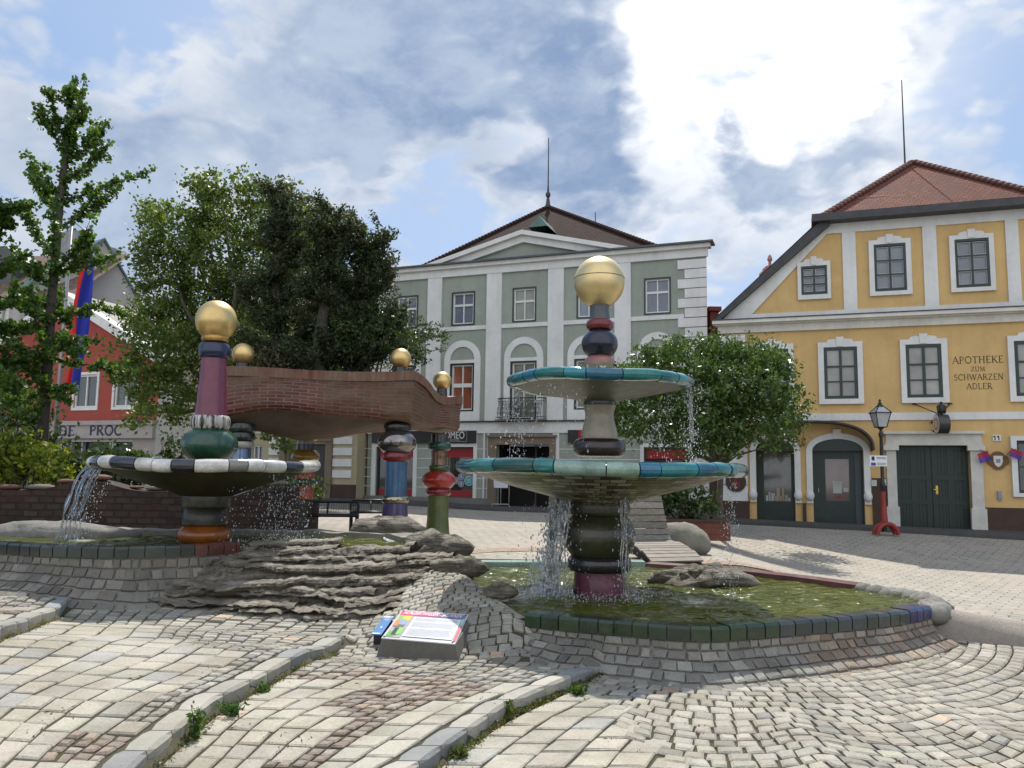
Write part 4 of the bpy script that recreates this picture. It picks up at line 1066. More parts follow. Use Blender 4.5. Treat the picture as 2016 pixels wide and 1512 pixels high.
m_wood, t, b = nt('weathered_slats')
c = t.nodes.new('ShaderNodeTexCoord'); mp = N(t, 'ShaderNodeMapping'); mp.inputs['Scale'].default_value = (3, 40, 40); t.links.new(c.outputs['Object'], mp.inputs[0])
a = N(t, 'ShaderNodeAttribute', attribute_name='Col')
t.links.new(mix(t, a.outputs[0], ramp(t, [(.3, (.6,)*3), (.7, (1.15,)*3)], noise(t, 1, 4, .6, mp.outputs[0])), 1., 'MULTIPLY'), b.inputs['Base Color']); b.inputs['Roughness'].default_value = .8
lo = thing('wooden_lounger', 'weathered slatted wooden lounger behind the round pool', 'lounger', (X(1293, 12.4), 12.4, T(2.3, 12.4)))
lx, ly, lz = lo.location; rz = radians(18); cr, sr = cos(rz), sin(rz)
tp = lambda x, y, z: (lx+x*cr-y*sr, ly+x*sr+y*cr, lz+z)
prof_l = spline([(.66, 1.04), (.55, .74), (.43, .42), (.30, .26), (.05, .25), (-.35, .16), (-.62, .045)], 10)
pf = Path(prof_l, .01); n = 17; mb = MB()
for k in range(n):
    d0, d1 = pf.len*k/n+.008, pf.len*(k+1)/n-.008; y0, z0 = pf.at(d0); y1, z1 = pf.at(d1)
    nx_, nz_ = (z1-z0), -(y1-y0); l = hypot(nx_, nz_); nx_, nz_ = -nx_/l*.028, -nz_/l*.028
    if nz_ > 0: nx_, nz_ = -nx_, -nz_
    e = random.uniform(-.01, .01)
    hx = [tp(q, yy+ax_, zz+az_) for ax_, az_ in ((nx_, nz_), (0, 0)) for q, yy, zz in ((-.42+e, y0, z0), (.42+e, y0, z0), (.42+e, y1, z1), (-.42+e, y1, z1))]
    mb.hexa(hx, jcol(random.choice([(.24, .205, .165), (.21, .19, .16), (.28, .24, .195)]), .15))
mb.build('slats', m_wood, lo)
for e in (-.36, .36):
    mb = MB(); R0 = []
    for i in range(25):
        y, z = pf.at(pf.len*i/24); R0.append((y, z-.03, max(.0, min(z-.03-.09, .0 if i < 4 or i > 21 else z-.16+.0))))
    for A, B in zip(R0[:-1], R0[1:]):
        mb.hexa([tp(e+q, *w) for w_ in (0, 1) for q, w in (((-.025, (A[0], A[2-w_])), (.025, (A[0], A[2-w_])), (.025, (B[0], B[2-w_])), (-.025, (B[0], B[2-w_]))))])
    mb.build('side_rail', M('dark_rail', (.035, .033, .03), .6), lo)
    for y, h_ in ((.34, .25), (-.40, .12)):
        mb = MB(); mb.hexa([tp(e+q[0], y+q[1], z) for z in (-.02, h_) for q in ((-.03, -.05), (.03, -.05), (.03, .05), (-.03, .05))]); mb.build('leg', M('dark_rail', None), lo)

# information board
m_block = M('concrete_block', (.13, .12, .10), .85, .2, 6, .4, 60)
PT1 = [G(790, 1204, .335), G(934, 1213, .335), G(896, 1270, .235), G(751, 1258, .235)]    # top corners TL TR BR BL
brd = thing('information_board', 'slanted information board with pink to purple heading on a concrete block', 'information board', tuple(G(840, 1285, .13)))
mb = MB(); dn = Vector((.0, .0, -1))
gz = [Vector((q.x+dx, q.y+dy, T(q.x, q.y)-.05)) for q, dx, dy in zip(PT1, (-.04, .04, .05, -.05), (.05, .05, -.03, -.03))]
mb.hexa([gz[3], gz[2], gz[1], gz[0], PT1[3], PT1[2], PT1[1], PT1[0]]); mb.build('block', m_block, brd)
O = PT1[3]; ex = (PT1[2]-PT1[3]); ey = (PT1[0]-PT1[3]); W, H = ex.length, ey.length; ex.normalize(); ez = ex.cross(ey).normalized(); ey = ez.cross(ex); sk = (PT1[0]-PT1[3]).dot(ex)/H
bp = lambda u, v, d=0.: O+ex*(u*W+sk*v*H)+ey*(v*H)+ez*d
def quad(mb, u0, u1, v0, v1, d, col=None): mb.poly([bp(u0, v0, d), bp(u1, v0, d), bp(u1, v1, d), bp(u0, v1, d)], col)
m_print = M('printed_plate', (.5, .5, .5), .3, .05, 3, attr=True, coat=.3)
mb = MB(); mb.hexa([bp(*q) for q in ((0, 0, .002), (1, 0, .002), (1, 1, .002), (0, 1, .002), (0, 0, .010), (1, 0, .010), (1, 1, .010), (0, 1, .010))], (.62, .62, .64))
for i in range(40):                     # heading band runs from pink to purple
    f = i/40; quad(mb, .02+.96*f, .02+.96*(f+.026), .80, .97, .012, (lerp(.72, .13, sm(f*1.5-.2)), lerp(.10, .11, f), lerp(.20, .26, f)))
random.seed(5)
for (u0, u1, v0, v1, c_) in ((.03, .24, .04, .79, (.45, .42, .46)), (.03, .22, .60, .78, (.30, .52, .12)), (.10, .22, .62, .77, (.70, .58, .08)), (.05, .16, .56, .66, (.25, .42, .62)), (.04, .21, .44, .57, (.30, .40, .55)),
        (.05, .20, .36, .46, (.16, .17, .18)), (.03, .10, .40, .60, (.62, .28, .10)), (.04, .14, .06, .22, (.15, .45, .10)), (.09, .17, .10, .34, (.05, .07, .06)), (.15, .22, .12, .36, (.25, .60, .16)), (.26, .94, .08, .74, (.80, .81, .84)), (.955, .99, .05, .55, (.72, .14, .18)), (.955, .99, .56, .79, (.30, .62, .55))):
    quad(mb, u0, u1, v0, v1, .0122+.0003*(len(mb.f)-40), c_)
for r_ in range(22):
    if r_ in (4, 12): continue
    v = .70-r_*.028; quad(mb, .29, random.uniform(.86, .92) if r_ not in (3, 11, 21) else .6, v, v+.008, .0192, (.42, .43, .47))
mb.build('panel', m_print, brd)
mtx = Matrix.Translation(bp(.5, .885, .0165)) @ Matrix(((ex.x, ey.x, ez.x, 0), (ex.y, ey.y, ez.y, 0), (ex.z, ey.z, ez.z, 0), (0, 0, 0, 1)))
M_WHITEPRINT = M('white_print', (.85, .85, .85), .5, .03); M_BLACKPRINT = M('black_print', (.02, .018, .015), .5, .05)
text_obj('HUNDERTWASSER - BRUNNEN', M_WHITEPRINT, brd, mtx, H*.11, W*.86, 'heading', shear=.15)
mb = MB()
for u, v in ((.03, .03), (.96, .03), (.03, .95), (.97, .95)): mb.lathe(0, 0, [(.008, 0), (.007, .004)], 10); k0 = len(mb.v)-20; mb.v[k0:] = [tuple(bp(u, v, .0135+z)+ex*x+ey*y) for x, y, z in mb.v[k0:]]
mb.build('screws', STEEL, brd)
bs = thing('small_sign', 'small blue plate on a steel mount left of the information board', 'sign', tuple(G(750, 1250, .15)))
Q = [G(757, 1214, .30), G(779, 1214, .30), G(751, 1251, .21), G(731, 1250, .21)]; O2 = Q[3]; e1 = Q[2]-Q[3]; e2 = Q[0]-Q[3]; n2 = e1.cross(e2).normalized(); b2 = lambda u, v, d=0.: O2+e1*u+e2*v+n2*d
mb = MB(); mb.hexa([b2(*q) for q in ((0, 0, 0), (1, 0, 0), (1, 1, 0), (0, 1, 0), (0, 0, .008), (1, 0, .008), (1, 1, .008), (0, 1, .008))], (.06, .20, .46))
for u0, u1, v0, v1, c_ in ((.02, .98, .90, .99, (.75, .76, .78)), (.62, .95, .92, .97, (.6, .12, .1)), (.02, .8, .02, .07, (.75, .76, .78)), (.25, .8, .80, .83, (.6, .66, .75)), (.3, .75, .74, .765, (.5, .58, .7)), (.42, .58, .34, .41, (.7, .74, .8))):
    mb.poly([b2(u0, v0, .0095), b2(u1, v0, .0095), b2(u1, v1, .0095), b2(u0, v1, .0095)], c_)
mb.build('plate', m_print, bs)
mb = MB(); g0 = [Vector((q.x, q.y, T(q.x, q.y)-.03)) for q in (b2(.1, .1), b2(.95, .1), b2(.95, .9), b2(.1, .9))]; mb.hexa(g0+[b2(.1, .1, -.002), b2(.95, .1, -.002), b2(.95, .9, -.002), b2(.1, .9, -.002)]); mb.build('mount', STEEL, bs)

# red flower tub behind the boulder
tub = thing('planter_box', 'reddish wooden planter box with dark shrubs behind the boulder', 'planter', (X(1352, 17), 17, T(3.6, 17)))
tx, ty, tz = tub.location; mb = MB(); m_tub = M('red_brown_planks', (.16, .045, .025), .6, .3, 5)
for k in range(3): mb.box((tx, ty, tz+.07+.13*k), (1.62-.004*k, .62-.004*k, .125))
mb.build('planks', m_tub, tub); mb = MB(); mb.box((tx, ty, tz+.41), (1.70, .70, .05)); mb.build('rim', M('dark_wood', (.07, .03, .02), .6), tub)

# street lamp with its sign
LY_ = 21.0; lxp = X(1737, LY_); lg = T(lxp, LY_); lz_ = lambda py: Z(py, 1730, LY_); kk = LY_/FPX
lamp = thing('street_lamp', 'old style black lantern on a post with a red foot by the green gate', 'street lamp', (lxp, LY_, lg))
m_iron = M('black_iron', (.025, .023, .022), .45, .3, 8); m_redp = M('faded_red_paint', (.30, .03, .02), .5, .3, 8)
mb = MB(); mb.lathe(lxp, LY_, [(.055, lg+.1), (.055, lz_(960)), (.068, lz_(958)), (.068, lz_(952)), (.045, lz_(948)), (.04, lz_(862)), (.06, lz_(858)), (.06, lz_(853)), (.035, lz_(850)), (.035, lz_(846)), (.09, lz_(842))], 16); mb.build('post', m_iron, lamp, True, radians(40))
mb = MB(); mb.lathe(lxp, LY_, [(.10, lg+.22), (.085, lg+.5), (.068, lz_(1000)), (.058, lz_(970)), (.05, lz_(962))], 12)
for q_ in (0., -.20): mb.tube([(lxp+.26*cos(pi*i_/14), LY_+q_, lg+.03+.27*sin(pi*i_/14)) for i_ in range(15)], .055, 8)
mb.box((lxp, LY_-.1, lg+.28), (.16, .26, .06))
mb.build('foot', m_redp, lamp, True, radians(60))
z0, z1, z2, z3 = lz_(841), lz_(813), lz_(800), lz_(794)
mb = MB(); 
def fr(r0, z0, r1, z1, w=.012):
    for k in range(4):
        a0 = pi/4+k*pi/2; a1 = a0+pi/2
        A = [(lxp+r*1.414*cos(a), LY_+r*1.414*sin(a), z) for r, a, z in ((r0, a0, z0), (r1, a0, z1), (r1, a1, z1), (r0, a1, z0))]
        mb.tube([A[0], A[1]], w, 5); mb.tube([A[1], A[2]], w, 5); mb.tube([A[3], A[0]], w, 5)
fr(.11, z0, .19, z1); fr(.205, z1, .06, z2, .014)
mb.lathe(lxp, LY_, [(.10, z2), (.05, z2+.05), (.05, z3), (.02, z3+.03), (.035, z3+.07), (.0, z3+.12)], 12)
mb.build('lantern_frame', m_iron, lamp)
mb = MB()
for r0, zz0, r1, zz1 in ((.107, z0, .187, z1), (.198, z1+.004, .06, z2)):
    for k in range(4):
        a0 = pi/4+k*pi/2; a1 = a0+pi/2
        mb.poly([(lxp+r*1.414*cos(a), LY_+r*1.414*sin(a), z) for r, a, z in ((r0, a0, zz0), (r0, a1, zz0), (r1, a1, zz1), (r1, a0, zz1))])
mb.build('lantern_glass', glassmat('milky_glass', (.42, .44, .46), .2), lamp)
lx0, lx1 = X(1713, LY_-.08), X(1747, LY_-.08); mb = MB()
mb.box(((lx0+lx1)/2, LY_-.08, (lz_(897)+lz_(918))/2), (lx1-lx0, .015, abs(lz_(918)-lz_(897))), (.75, .75, .74))
sg = mb.build('sign_plate', m_print, lamp)
mb = MB()
def sq(x0, x1, y0, y1, c_): mb.poly([(lerp(lx0, lx1, x0), LY_-.0895, lerp(lz_(918), lz_(897), y0)), (lerp(lx0, lx1, x1), LY_-.0895, lerp(lz_(918), lz_(897), y0)), (lerp(lx0, lx1, x1), LY_-.0895, lerp(lz_(918), lz_(897), y1)), (lerp(lx0, lx1, x0), LY_-.0895, lerp(lz_(918), lz_(897), y1))], c_)
sq(.06, .34, .05, .34, (.02, .05, .35)); sq(.10, .28, .52, .92, (.06, .16, .42)); sq(.14, .24, .60, .86, (.55, .45, .06))
for v in (.82, .70, .28, .14): sq(.40, .92 if v != .70 else .98, v-.03, v+.03, (.12, .13, .2))
mb.build('print', m_print, sg)

# ================================================================== BUILDINGS
class Facade:
    def __init__(s, A, B):              # foot of the wall, left end to right end (x, y)
        s.O = Vector((A[0], A[1], 0)); e = Vector((B[0]-A[0], B[1]-A[1], 0)); s.len = e.length; s.e = e.normalized(); s.n = Vector((s.e.y, -s.e.x, 0))
    def pt(s, u, z, d=0.): q = s.O+s.e*u+s.n*d; return Vector((q.x, q.y, z))
    def uv(s, px, py, d=0.):
        r = ray(px, py); o = s.O+s.n*d; k = (o-CAM).dot(s.n)/r.dot(s.n); q = CAM+r*k; return ((q-o).dot(s.e), q.z)
def fbox(mb, F, u0, u1, z0, z1, d0, d1, col=None):
    mb.hexa([F.pt(u, z, d) for z in (z0, z1) for u, d in ((u0, d1), (u1, d1), (u1, d0), (u0, d0))], col)
def fprism(mb, F, pts, d0, d1, col=None):
    a = [mb.vert(F.pt(u, z, d1)) for u, z in pts]; b = [mb.vert(F.pt(u, z, d0)) for u, z in pts]; n = len(pts)
    mb.face(a, col); mb.face(b[::-1], col)
    for i in range(n): mb.face((a[i], b[i], b[(i+1) % n], a[(i+1) % n]), col)
def fwall(mb, F, u0, u1, z0, z1, holes, depth, th=.3):
    """wall with real openings: front face, reveals"""
    us = sorted({u0, u1}|{h[0] for h in holes}|{h[1] for h in holes}); zs = sorted({z0, z1}|{h[2] for h in holes}|{h[3] for h in holes})
    us = [u for u in us if u0 <= u <= u1]; zs = [z for z in zs if z0 <= z <= z1]
    for a, b in zip(us[:-1], us[1:]):
        for c_, d in zip(zs[:-1], zs[1:]):
            if not any(h[0] < (a+b)/2 < h[1] and h[2] < (c_+d)/2 < h[3] for h in holes):
                mb.poly([F.pt(a, c_), F.pt(b, c_), F.pt(b, d), F.pt(a, d)])
    for a, b, c_, d in holes:
        for q in (((a, c_), (a, d)), ((a, d), (b, d)), ((b, d), (b, c_)), ((b, c_), (a, c_))):
            mb.poly([F.pt(*q[0]), F.pt(*q[0], -depth), F.pt(*q[1], -depth), F.pt(*q[1])])
def rect(F, f, x0, y0, x1, y1):        # picture rectangle to wall rectangle
    a, b, c_, d = [F.uv(*f(x, y)) for x, y in ((x0, y0), (x1, y0), (x1, y1), (x0, y1))]
    return ((a[0]+d[0])/2, (b[0]+c_[0])/2, (c_[1]+d[1])/2, (a[1]+b[1])/2)
def window(F, par, r, cols, rows, mat, pane, d=0., fw=.06, name='window', bar=.03, split=None, inner=None):
    u0, u1, z0, z1 = r; mb = MB()
    for q in ((u0, u0+fw, z0, z1), (u1-fw, u1, z0, z1)): fbox(mb, F, *q, d-.06, d+.03)
    for q in ((u0+fw, u1-fw, z0, z0+fw), (u0+fw, u1-fw, z1-fw, z1)): fbox(mb, F, *q, d-.06, d+.028)
    iu0, iu1, iz0, iz1 = u0+fw, u1-fw, z0+fw, z1-fw; im = MB() if inner else mb
    for i in range(1, cols): uu = lerp(iu0, iu1, i/cols); fbox(mb, F, uu-fw*.4, uu+fw*.4, iz0, iz1, d-.055, d+.024)
    for i in range(1, rows):
        zz = lerp(iz0, iz1, split[i-1] if split else i/rows); b_ = bar if not (split and i == len(split)) else bar*1.6
        for c_ in range(cols): fbox(mb, F, lerp(iu0, iu1, c_/cols)+fw*.41*(c_ > 0), lerp(iu0, iu1, (c_+1)/cols)-fw*.41*(c_ < cols-1), zz-b_/2, zz+b_/2, d-.055, d+.018)
    w = mb.build(name, mat, par)
    if inner:                           # lighter casement rebates round every light
        zz = [iz0]+[lerp(iz0, iz1, split[i] if split else (i+1)/rows) for i in range(rows-1)]+[iz1]; t_ = .022
        for c_ in range(cols):
            for k in range(rows):
                a, b = lerp(iu0, iu1, c_/cols)+fw*.42*(c_ > 0), lerp(iu0, iu1, (c_+1)/cols)-fw*.42*(c_ < cols-1); e, f = zz[k]+bar/2, zz[k+1]-bar/2
                for q in ((a, a+t_, e, f), (b-t_, b, e, f), (a+t_, b-t_, e, e+t_), (a+t_, b-t_, f-t_, f)): fbox(im, F, *q, d-.05, d+.006)
        im.build('casement', inner, w)
    mb = MB(); mb.poly([F.pt(u0+.01, z0+.01, d-.03), F.pt(u1-.01, z0+.01, d-.03), F.pt(u1-.01, z1-.01, d-.03), F.pt(u0+.01, z1-.01, d-.03)]); mb.build('pane', pane, w)
    return w
def surround(F, w, out, inn, mat, key=True, d=.09):
    mb = MB(); (a, b, c_, e), (i, j, k, l) = out, inn
    fbox(mb, F, a, i, c_, e, 0, d); fbox(mb, F, j, b, c_, e, 0, d); fbox(mb, F, i, j, c_, k, 0, d-.001); fbox(mb, F, i, j, l, e, 0, d-.001)
    if key:
        m_ = (a+b)/2; W_ = b-a
        fprism(mb, F, [(m_-W_*.30, e), (m_+W_*.30, e), (m_+W_*.27, e+.07), (m_+W_*.12, e+.10), (m_+W_*.09, e+.085), (m_-W_*.09, e+.085), (m_-W_*.12, e+.10), (m_-W_*.27, e+.07)], 0, d-.002)
        fprism(mb, F, [(m_-W_*.07, l+.02), (m_+W_*.07, l+.02), (m_+W_*.09, e+.15), (m_-W_*.09, e+.15)], d-.002, d+.03)
    return mb.build('surround', mat, w)

# ---------------------------------------------------------------- grey-green house
g_R = P(1397, 1000, 26.4); e_ = Vector((-2.6, 1)); g_R = (g_R.x, g_R.y)
gl_ = X(722, 30.9); gF = Facade((gl_, g_R[1]+(g_R[0]-gl_)/2.6), g_R)
f7 = lambda x, y: (680+x/2.6526, 380+y/2.6526); fD = lambda x, y: (680+x/4.032, 790+y/4.032); f4 = lambda x, y: (400+x/2.8, 560+y/2.8)
m_sage = M('sage_stucco', (.33, .365, .315), .9, .10, .8, .15, 60); m_sage2 = M('sage_stucco_panel', (.27, .30, .26), .9, .10, .8, .15, 60)
gh = thing('town_house', 'sage green town house with white pilasters and a pediment', 'building', tuple(gF.pt(gF.len/2, .3)))
U = lambda x, y: gF.uv(*f7(x, y))[0]; V = lambda x, y: gF.uv(*f7(x, y))[1]
zE = V(900, 358); zC = V(900, 1192); zPl = gF.uv(*fD(900, 765))[1]; zB = .2
print('grey eaves', zE, 'cornice', zC, 'plinth', zPl, 'len', gF.len)
wins = [rect(gF, f7, *q) for q in ((272, 545, 373, 695), (562, 522, 670, 682), (880, 500, 990, 668), (1215, 474, 1325, 645), (1567, 446, 1692, 624))]
zw0, zw1 = np.mean([w[2] for w in wins[1:3]]), np.mean([w[3] for w in wins[1:3]])
wins = [(w[0], w[1], zw0, zw1) for w in wins]
low = [rect(gF, f7, *q) for q in ((555, 898, 664, 1133), (870, 888, 990, 1185), (1205, 872, 1318, 1110), (1572, 852, 1688, 1090))]
lw0, lw1 = low[0][2], low[0][3]; dl = low[1][0]-low[0][0]
low = [(low[0][0]-dl*1.02, low[0][1]-dl*1.02, lw0, lw1)]+[(w[0], w[1], lw0 if i != 1 else zC+.12, lw1) for i, w in enumerate(low)]
door = rect(gF, fD, 1205, 345, 1625, 862); door = (door[0], door[1], .15, door[3])
sh1 = rect(gF, fD, 243, 340, 540, 757); sh2 = rect(gF, fD, 700, 362, 1018, 760); sh3_a = gF.uv(1268, 930)[0], gF.uv(1356, 930)[0]; sh3 = (*sh3_a, sh2[2], sh2[3])
sh2 = (sh2[0], sh2[1], sh1[2], sh2[3]); sh1 = (sh1[0], sh1[1], sh1[2], sh2[3])
mb = MB(); fwall(mb, gF, 0, gF.len, zB, zE, wins+low+[door, sh1, sh2, sh3], .16)
Dp = 11.
for a, b in (((0, 0), (0, -Dp)), ((gF.len-2.0, -Dp), (gF.len, 0))): mb.poly([gF.pt(a[0], zB, a[1]), gF.pt(b[0], zB, b[1]), gF.pt(b[0], zE, b[1]), gF.pt(a[0], zE, a[1])])
mb.build('wall', m_sage, gh)
gpane = glassmat('blue_grey_pane', (.14, .17, .22)); gpane2 = glassmat('curtained_pane', (.20, .22, .17)); rpane = glassmat('reddish_pane', (.30, .095, .06), .1); dpane = glassmat('dark_shop_pane', (.02, .022, .026))
wpaint = M('white_window_paint', (.70, .70, .68), .5, .06)
for i, w in enumerate(wins):
    o = window(gF, gh, w, 2, 2, wpaint, gpane2 if i == 2 else gpane, -.07, .05, bar=.05, split=[.62])
    mb = MB(); a, b, c_, d = w
    for q in ((a-.05, b+.05, d, d+.05), (a-.05, b+.05, c_-.05, c_), (a-.05, a, c_, d), (b, b+.05, c_, d)): fbox(mb, gF, *q, 0, .02)
    mb.build('window_reveal', DKGREEN, o)
for i, w in enumerate(low):
    rp = rpane if i in (1,) else gpane2
    o = window(gF, gh, w, 2, 2, wpaint, rp, -.07, .05, bar=.09, split=[.55] if i != 2 else [.62])
    a, b, c_, d = w; mb = MB()
    for q in ((a-.06, a, c_, d+.06), (b, b+.06, c_, d+.06), (a, b, d, d+.06), (a-.06, b+.06, c_-.06, c_)): fbox(mb, gF, *q, 0, .03)
    mb.build('window_reveal', DKGREEN, o)
    # white arched band round each window
    mb = MB(); cx = (a+b)/2; ri = (b-a)/2+.07; ro = ri+.24; zs = d+.18; n = 20
    for s_ in (-1, 1): fbox(mb, gF, *sorted((cx+s_*ri, cx+s_*ro)), zC+.02, zs, 0, .045)
    for k in range(n):
        a0, a1 = pi*k/n, pi*(k+1)/n
        fprism(mb, gF, [(cx+ro*cos(a0), zs+ro*sin(a0)), (cx+ro*cos(a1), zs+ro*sin(a1)), (cx+ri*cos(a1), zs+ri*sin(a1)), (cx+ri*cos(a0), zs+ri*sin(a0))], 0, .045)
    fbox(mb, gF, cx-ri, cx+ri, d+.06, d+.18, 0, .04); fbox(mb, gF, cx-ri, cx+ri, zC+.02, c_-.06, 0, .04)
    mb.build('arch_surround', WHITE, o)
# pilasters, bands, quoins
pil = [(432, 505), (740, 818), (1060, 1142), (1407, 1492)]
zBand0, zBand1 = V(1000, 697), V(1000, 676)
fr0 = V(1000, 420-20)
prev = None
for a, b in pil:
    u0, u1 = U(a, 600), U(b, 600); mb = MB(); fbox(mb, gF, u0, u1, zC+.02, zE-.38, 0, .07); mb.build('pilaster', WHITE, gh)
edges = [0.0]+[e for a, b in pil for e in (U(a, 600), U(b, 600))]+[gF.len]
mb = MB()
for k in range(0, len(edges), 2): fbox(mb, gF, edges[k]+(.75 if k == 0 else 0), edges[k+1]-(.75 if k == 8 else 0), zBand0, zBand1, 0, .05)
mb.build('storey_band', WHITE, gh)
for e, sgn in ((0, 1), (gF.len, -1)):
    z = zC+.1; k = 0; mb = MB()
    while z < zE-.5:
        w = .95 if k % 2 else .72; fbox(mb, gF, *sorted((e, e+sgn*w)), z, z+.30, 0, .055); z += .33; k += 1
    mb.build('quoins', WHITE, gh)
mb = MB(); fbox(mb, gF, -.05, gF.len+.05, zE-.38, zE-.10, 0, .09); fbox(mb, gF, -.15, gF.len+.15, zE-.10, zE+.04, -.1, .22); mb.build('cornice', WHITE, gh)
mb = MB(); fbox(mb, gF, -.25, gF.len+.25, zE+.042, zE+.10, -.3, .34); mb.build('gutter', M('grey_metal', (.09, .095, .10), .5), gh)
mb = MB(); fbox(mb, gF, -.02, gF.len+.02, zC-.42, zC-.03, 0, .06); mb.build('storey_band', WHITE, gh)
mb = MB(); fbox(mb, gF, -.06, gF.len+.06, zC-.03, zC+.02, 0, .14); mb.build('drip_edge', DKGREEN, gh)
# ground floor: sage panels with white joints, shop fronts
mb = MB(); zt_ = zC-.42
uD = lambda x, y=500: gF.uv(*fD(x, y))[0]; vD = lambda x, y: gF.uv(*fD(x, y))[1]
for a, b in ((uD(75), uD(128)), (uD(210), uD(243)), (uD(541), uD(569)), (uD(1018), uD(1045)), (uD(1128), uD(1140)), (uD(1100, 290), uD(1112, 290)), (uD(1648, 290), uD(1700, 290)), (sh3[0]-.12, sh3[0]), (sh3[1], sh3[1]+.14), (gF.len-.5, gF.len)):
    mb = MB(); fbox(mb, gF, a, b, zPl, zt_ if b-a < .2 else zt_-.01, 0, .05); mb.build('shopfront_trim', WHITE, gh)
mb = MB()
for q in ((sh1[0], sh1[1], sh1[3], sh1[3]+.12), (sh2[0], sh2[1], sh2[3], sh2[3]+.12), (sh3[0], sh3[1], sh3[3], sh3[3]+.12)): fbox(mb, gF, *q, 0, .05)
for k in range(1, 6):
    z = lerp(zPl, sh1[3], k/5.2)
    for a, b in ((uD(128), uD(210)), (uD(569), sh2[0]), (uD(1045), uD(1128)), (uD(1700, 290), sh3[0]-.12), (sh3[1]+.14, gF.len-.5)): fbox(mb, gF, a, b, z-.012, z+.012, 0, .008)
mb.build('joint_lines', WHITE, gh)
m_red = M('red_shop_trim', (.32, .012, .015), .5, .15)
for sh in (sh1, sh2, sh3):
    a, b, c_, d = sh; mb = MB()
    for q in ((a, a+.06, c_, d), (b-.06, b, c_, d), (a+.06, b-.06, d-.06, d), (a+.06, b-.06, c_, c_+.06)): fbox(mb, gF, *q, -.16, -.06)
    w = mb.build('shop_window', M('dark_shop_frame', (.03, .05, .05), .4), gh)
    mb = MB(); mb.poly([gF.pt(a, c_, -.13), gF.pt(b, c_, -.13), gF.pt(b, d, -.13), gF.pt(a, d, -.13)]); mb.build('pane', dpane, w)
    for q in ((d-.38, d-.06), (c_+.06, c_+.28)): mb = MB(); fbox(mb, gF, a+.06, b-.06, *q, -.125, -.11); mb.build('red_border', m_red, w)
    if sh is sh2:
        mb = MB()
        for px, py, r_, c0 in ((907, 600, 26, (.10, .12, .20)), (907, 657, 26, (.12, .14, .22)), (868, 630, 28, (.10, .12, .20)), (970, 632, 40, (.01, .33, .36))):
            u, v = gF.uv(*fD(px, py)); rr = r_/4.032*28.6/FPX
            for r2, cc_, dd in ((rr, (.5, .55, .6), -.122), (rr*.88, c0, -.119)): mb.poly([gF.pt(u+r2*cos(2*pi*k/20), v+r2*sin(2*pi*k/20), dd) for k in range(20)], cc_)
            for k in (-1, 0, 1): fbox(mb, gF, u-rr*.45, u+rr*.45, v+k*rr*.33-.012, v+k*rr*.33+.012, -.119, -.117, (.45, .55, .6))
        mb.build('stickers', m_print, w)
        mb = MB()
        for k in range(14): uu = lerp(a+.08, b-.1, k/13); fbox(mb, gF, uu, uu+.03, lerp(c_, d, .55), d-.4, -.126, -.122)
        mb.build('curtain', M('brown_curtain', (.10, .09, .06), .9), w)
# black fascia with the shop name
fa = (uD(222, 280), uD(1046, 280), sh2[3]+.13, vD(640, 236))
mb = MB(); fbox(mb, gF, fa[0], fa[1], fa[2], fa[3], .05, .10); fs = mb.build('shop_sign', M('black_fascia', (.012, .012, .013), .4), gh)
fm = lambda F, u, z, d: Matrix.Translation(F.pt(u, z, d)) @ Matrix(((F.e.x, 0, F.n.x, 0), (F.e.y, 0, F.n.y, 0), (0, 1, 0, 0), (0, 0, 0, 1)))
M_SIGNW = M('sign_white', (.70, .70, .68), .5, .03)
u_, v_ = gF.uv(*fD(876, 270)); text_obj('OMEO', M_SIGNW, fs, fm(gF, u_, v_, .103), .26, .78)
mb = MB(); u0, v0 = gF.uv(*fD(790, 322)); u1, v1 = gF.uv(*fD(975, 240))
for q in ((u0, u1, v0, v0+.012), (u0, u1, v1-.012, v1), (u1-.012, u1, v0, v1)): fbox(mb, gF, *q, .1, .106)
fbox(mb, gF, uD(832), uD(915), vD(870, 311), vD(870, 306), .1, .106)
mb.build('sign_frame', M('sign_grey', (.35, .35, .35), .5, .03), fs)
mb = MB(); fbox(mb, gF, uD(1772, 270), uD(1852, 270), fa[2], fa[3], .05, .10); mb.build('shop_sign', M('black_fascia', None), gh)
mb = MB(); fbox(mb, gF, uD(1854, 260), uD(1880, 260), fa[2]+.1, fa[3], .05, .09); mb.build('red_panel', m_red, gh)
# stone portal, doorway
m_portal = M('brown_sandstone', (.21, .165, .12), .85, .15, 3, .3, 40); po = (uD(1140, 400), uD(1672, 400), .15, vD(1400, 285))
mb = MB(); fbox(mb, gF, po[0], door[0], .15, po[3], 0, .12); fbox(mb, gF, door[1], po[1], .15, po[3], 0, .12); fbox(mb, gF, door[0], door[1], door[3], po[3], 0, .118); fbox(mb, gF, po[0]-.05, po[1]+.05, po[3], po[3]+.07, 0, .2); mb.build('portal', m_portal, gh)
mb = MB(); fbox(mb, gF, door[0], door[1], .15, door[3], -1.3, -1.2); fbox(mb, gF, door[0]-.1, door[0]-.005, .15, door[3]+.1, -1.2, -.165); fbox(mb, gF, door[1]+.005, door[1]+.1, .15, door[3]+.1, -1.2, -.165); fbox(mb, gF, door[0], door[1], door[3]+.005, door[3]+.1, -1.2, -.165); fbox(mb, gF, door[0], door[1], .1, .14, -1.2, -.01); mb.build('door_recess', M('dark_interior', (.015, .014, .014), .8), gh)
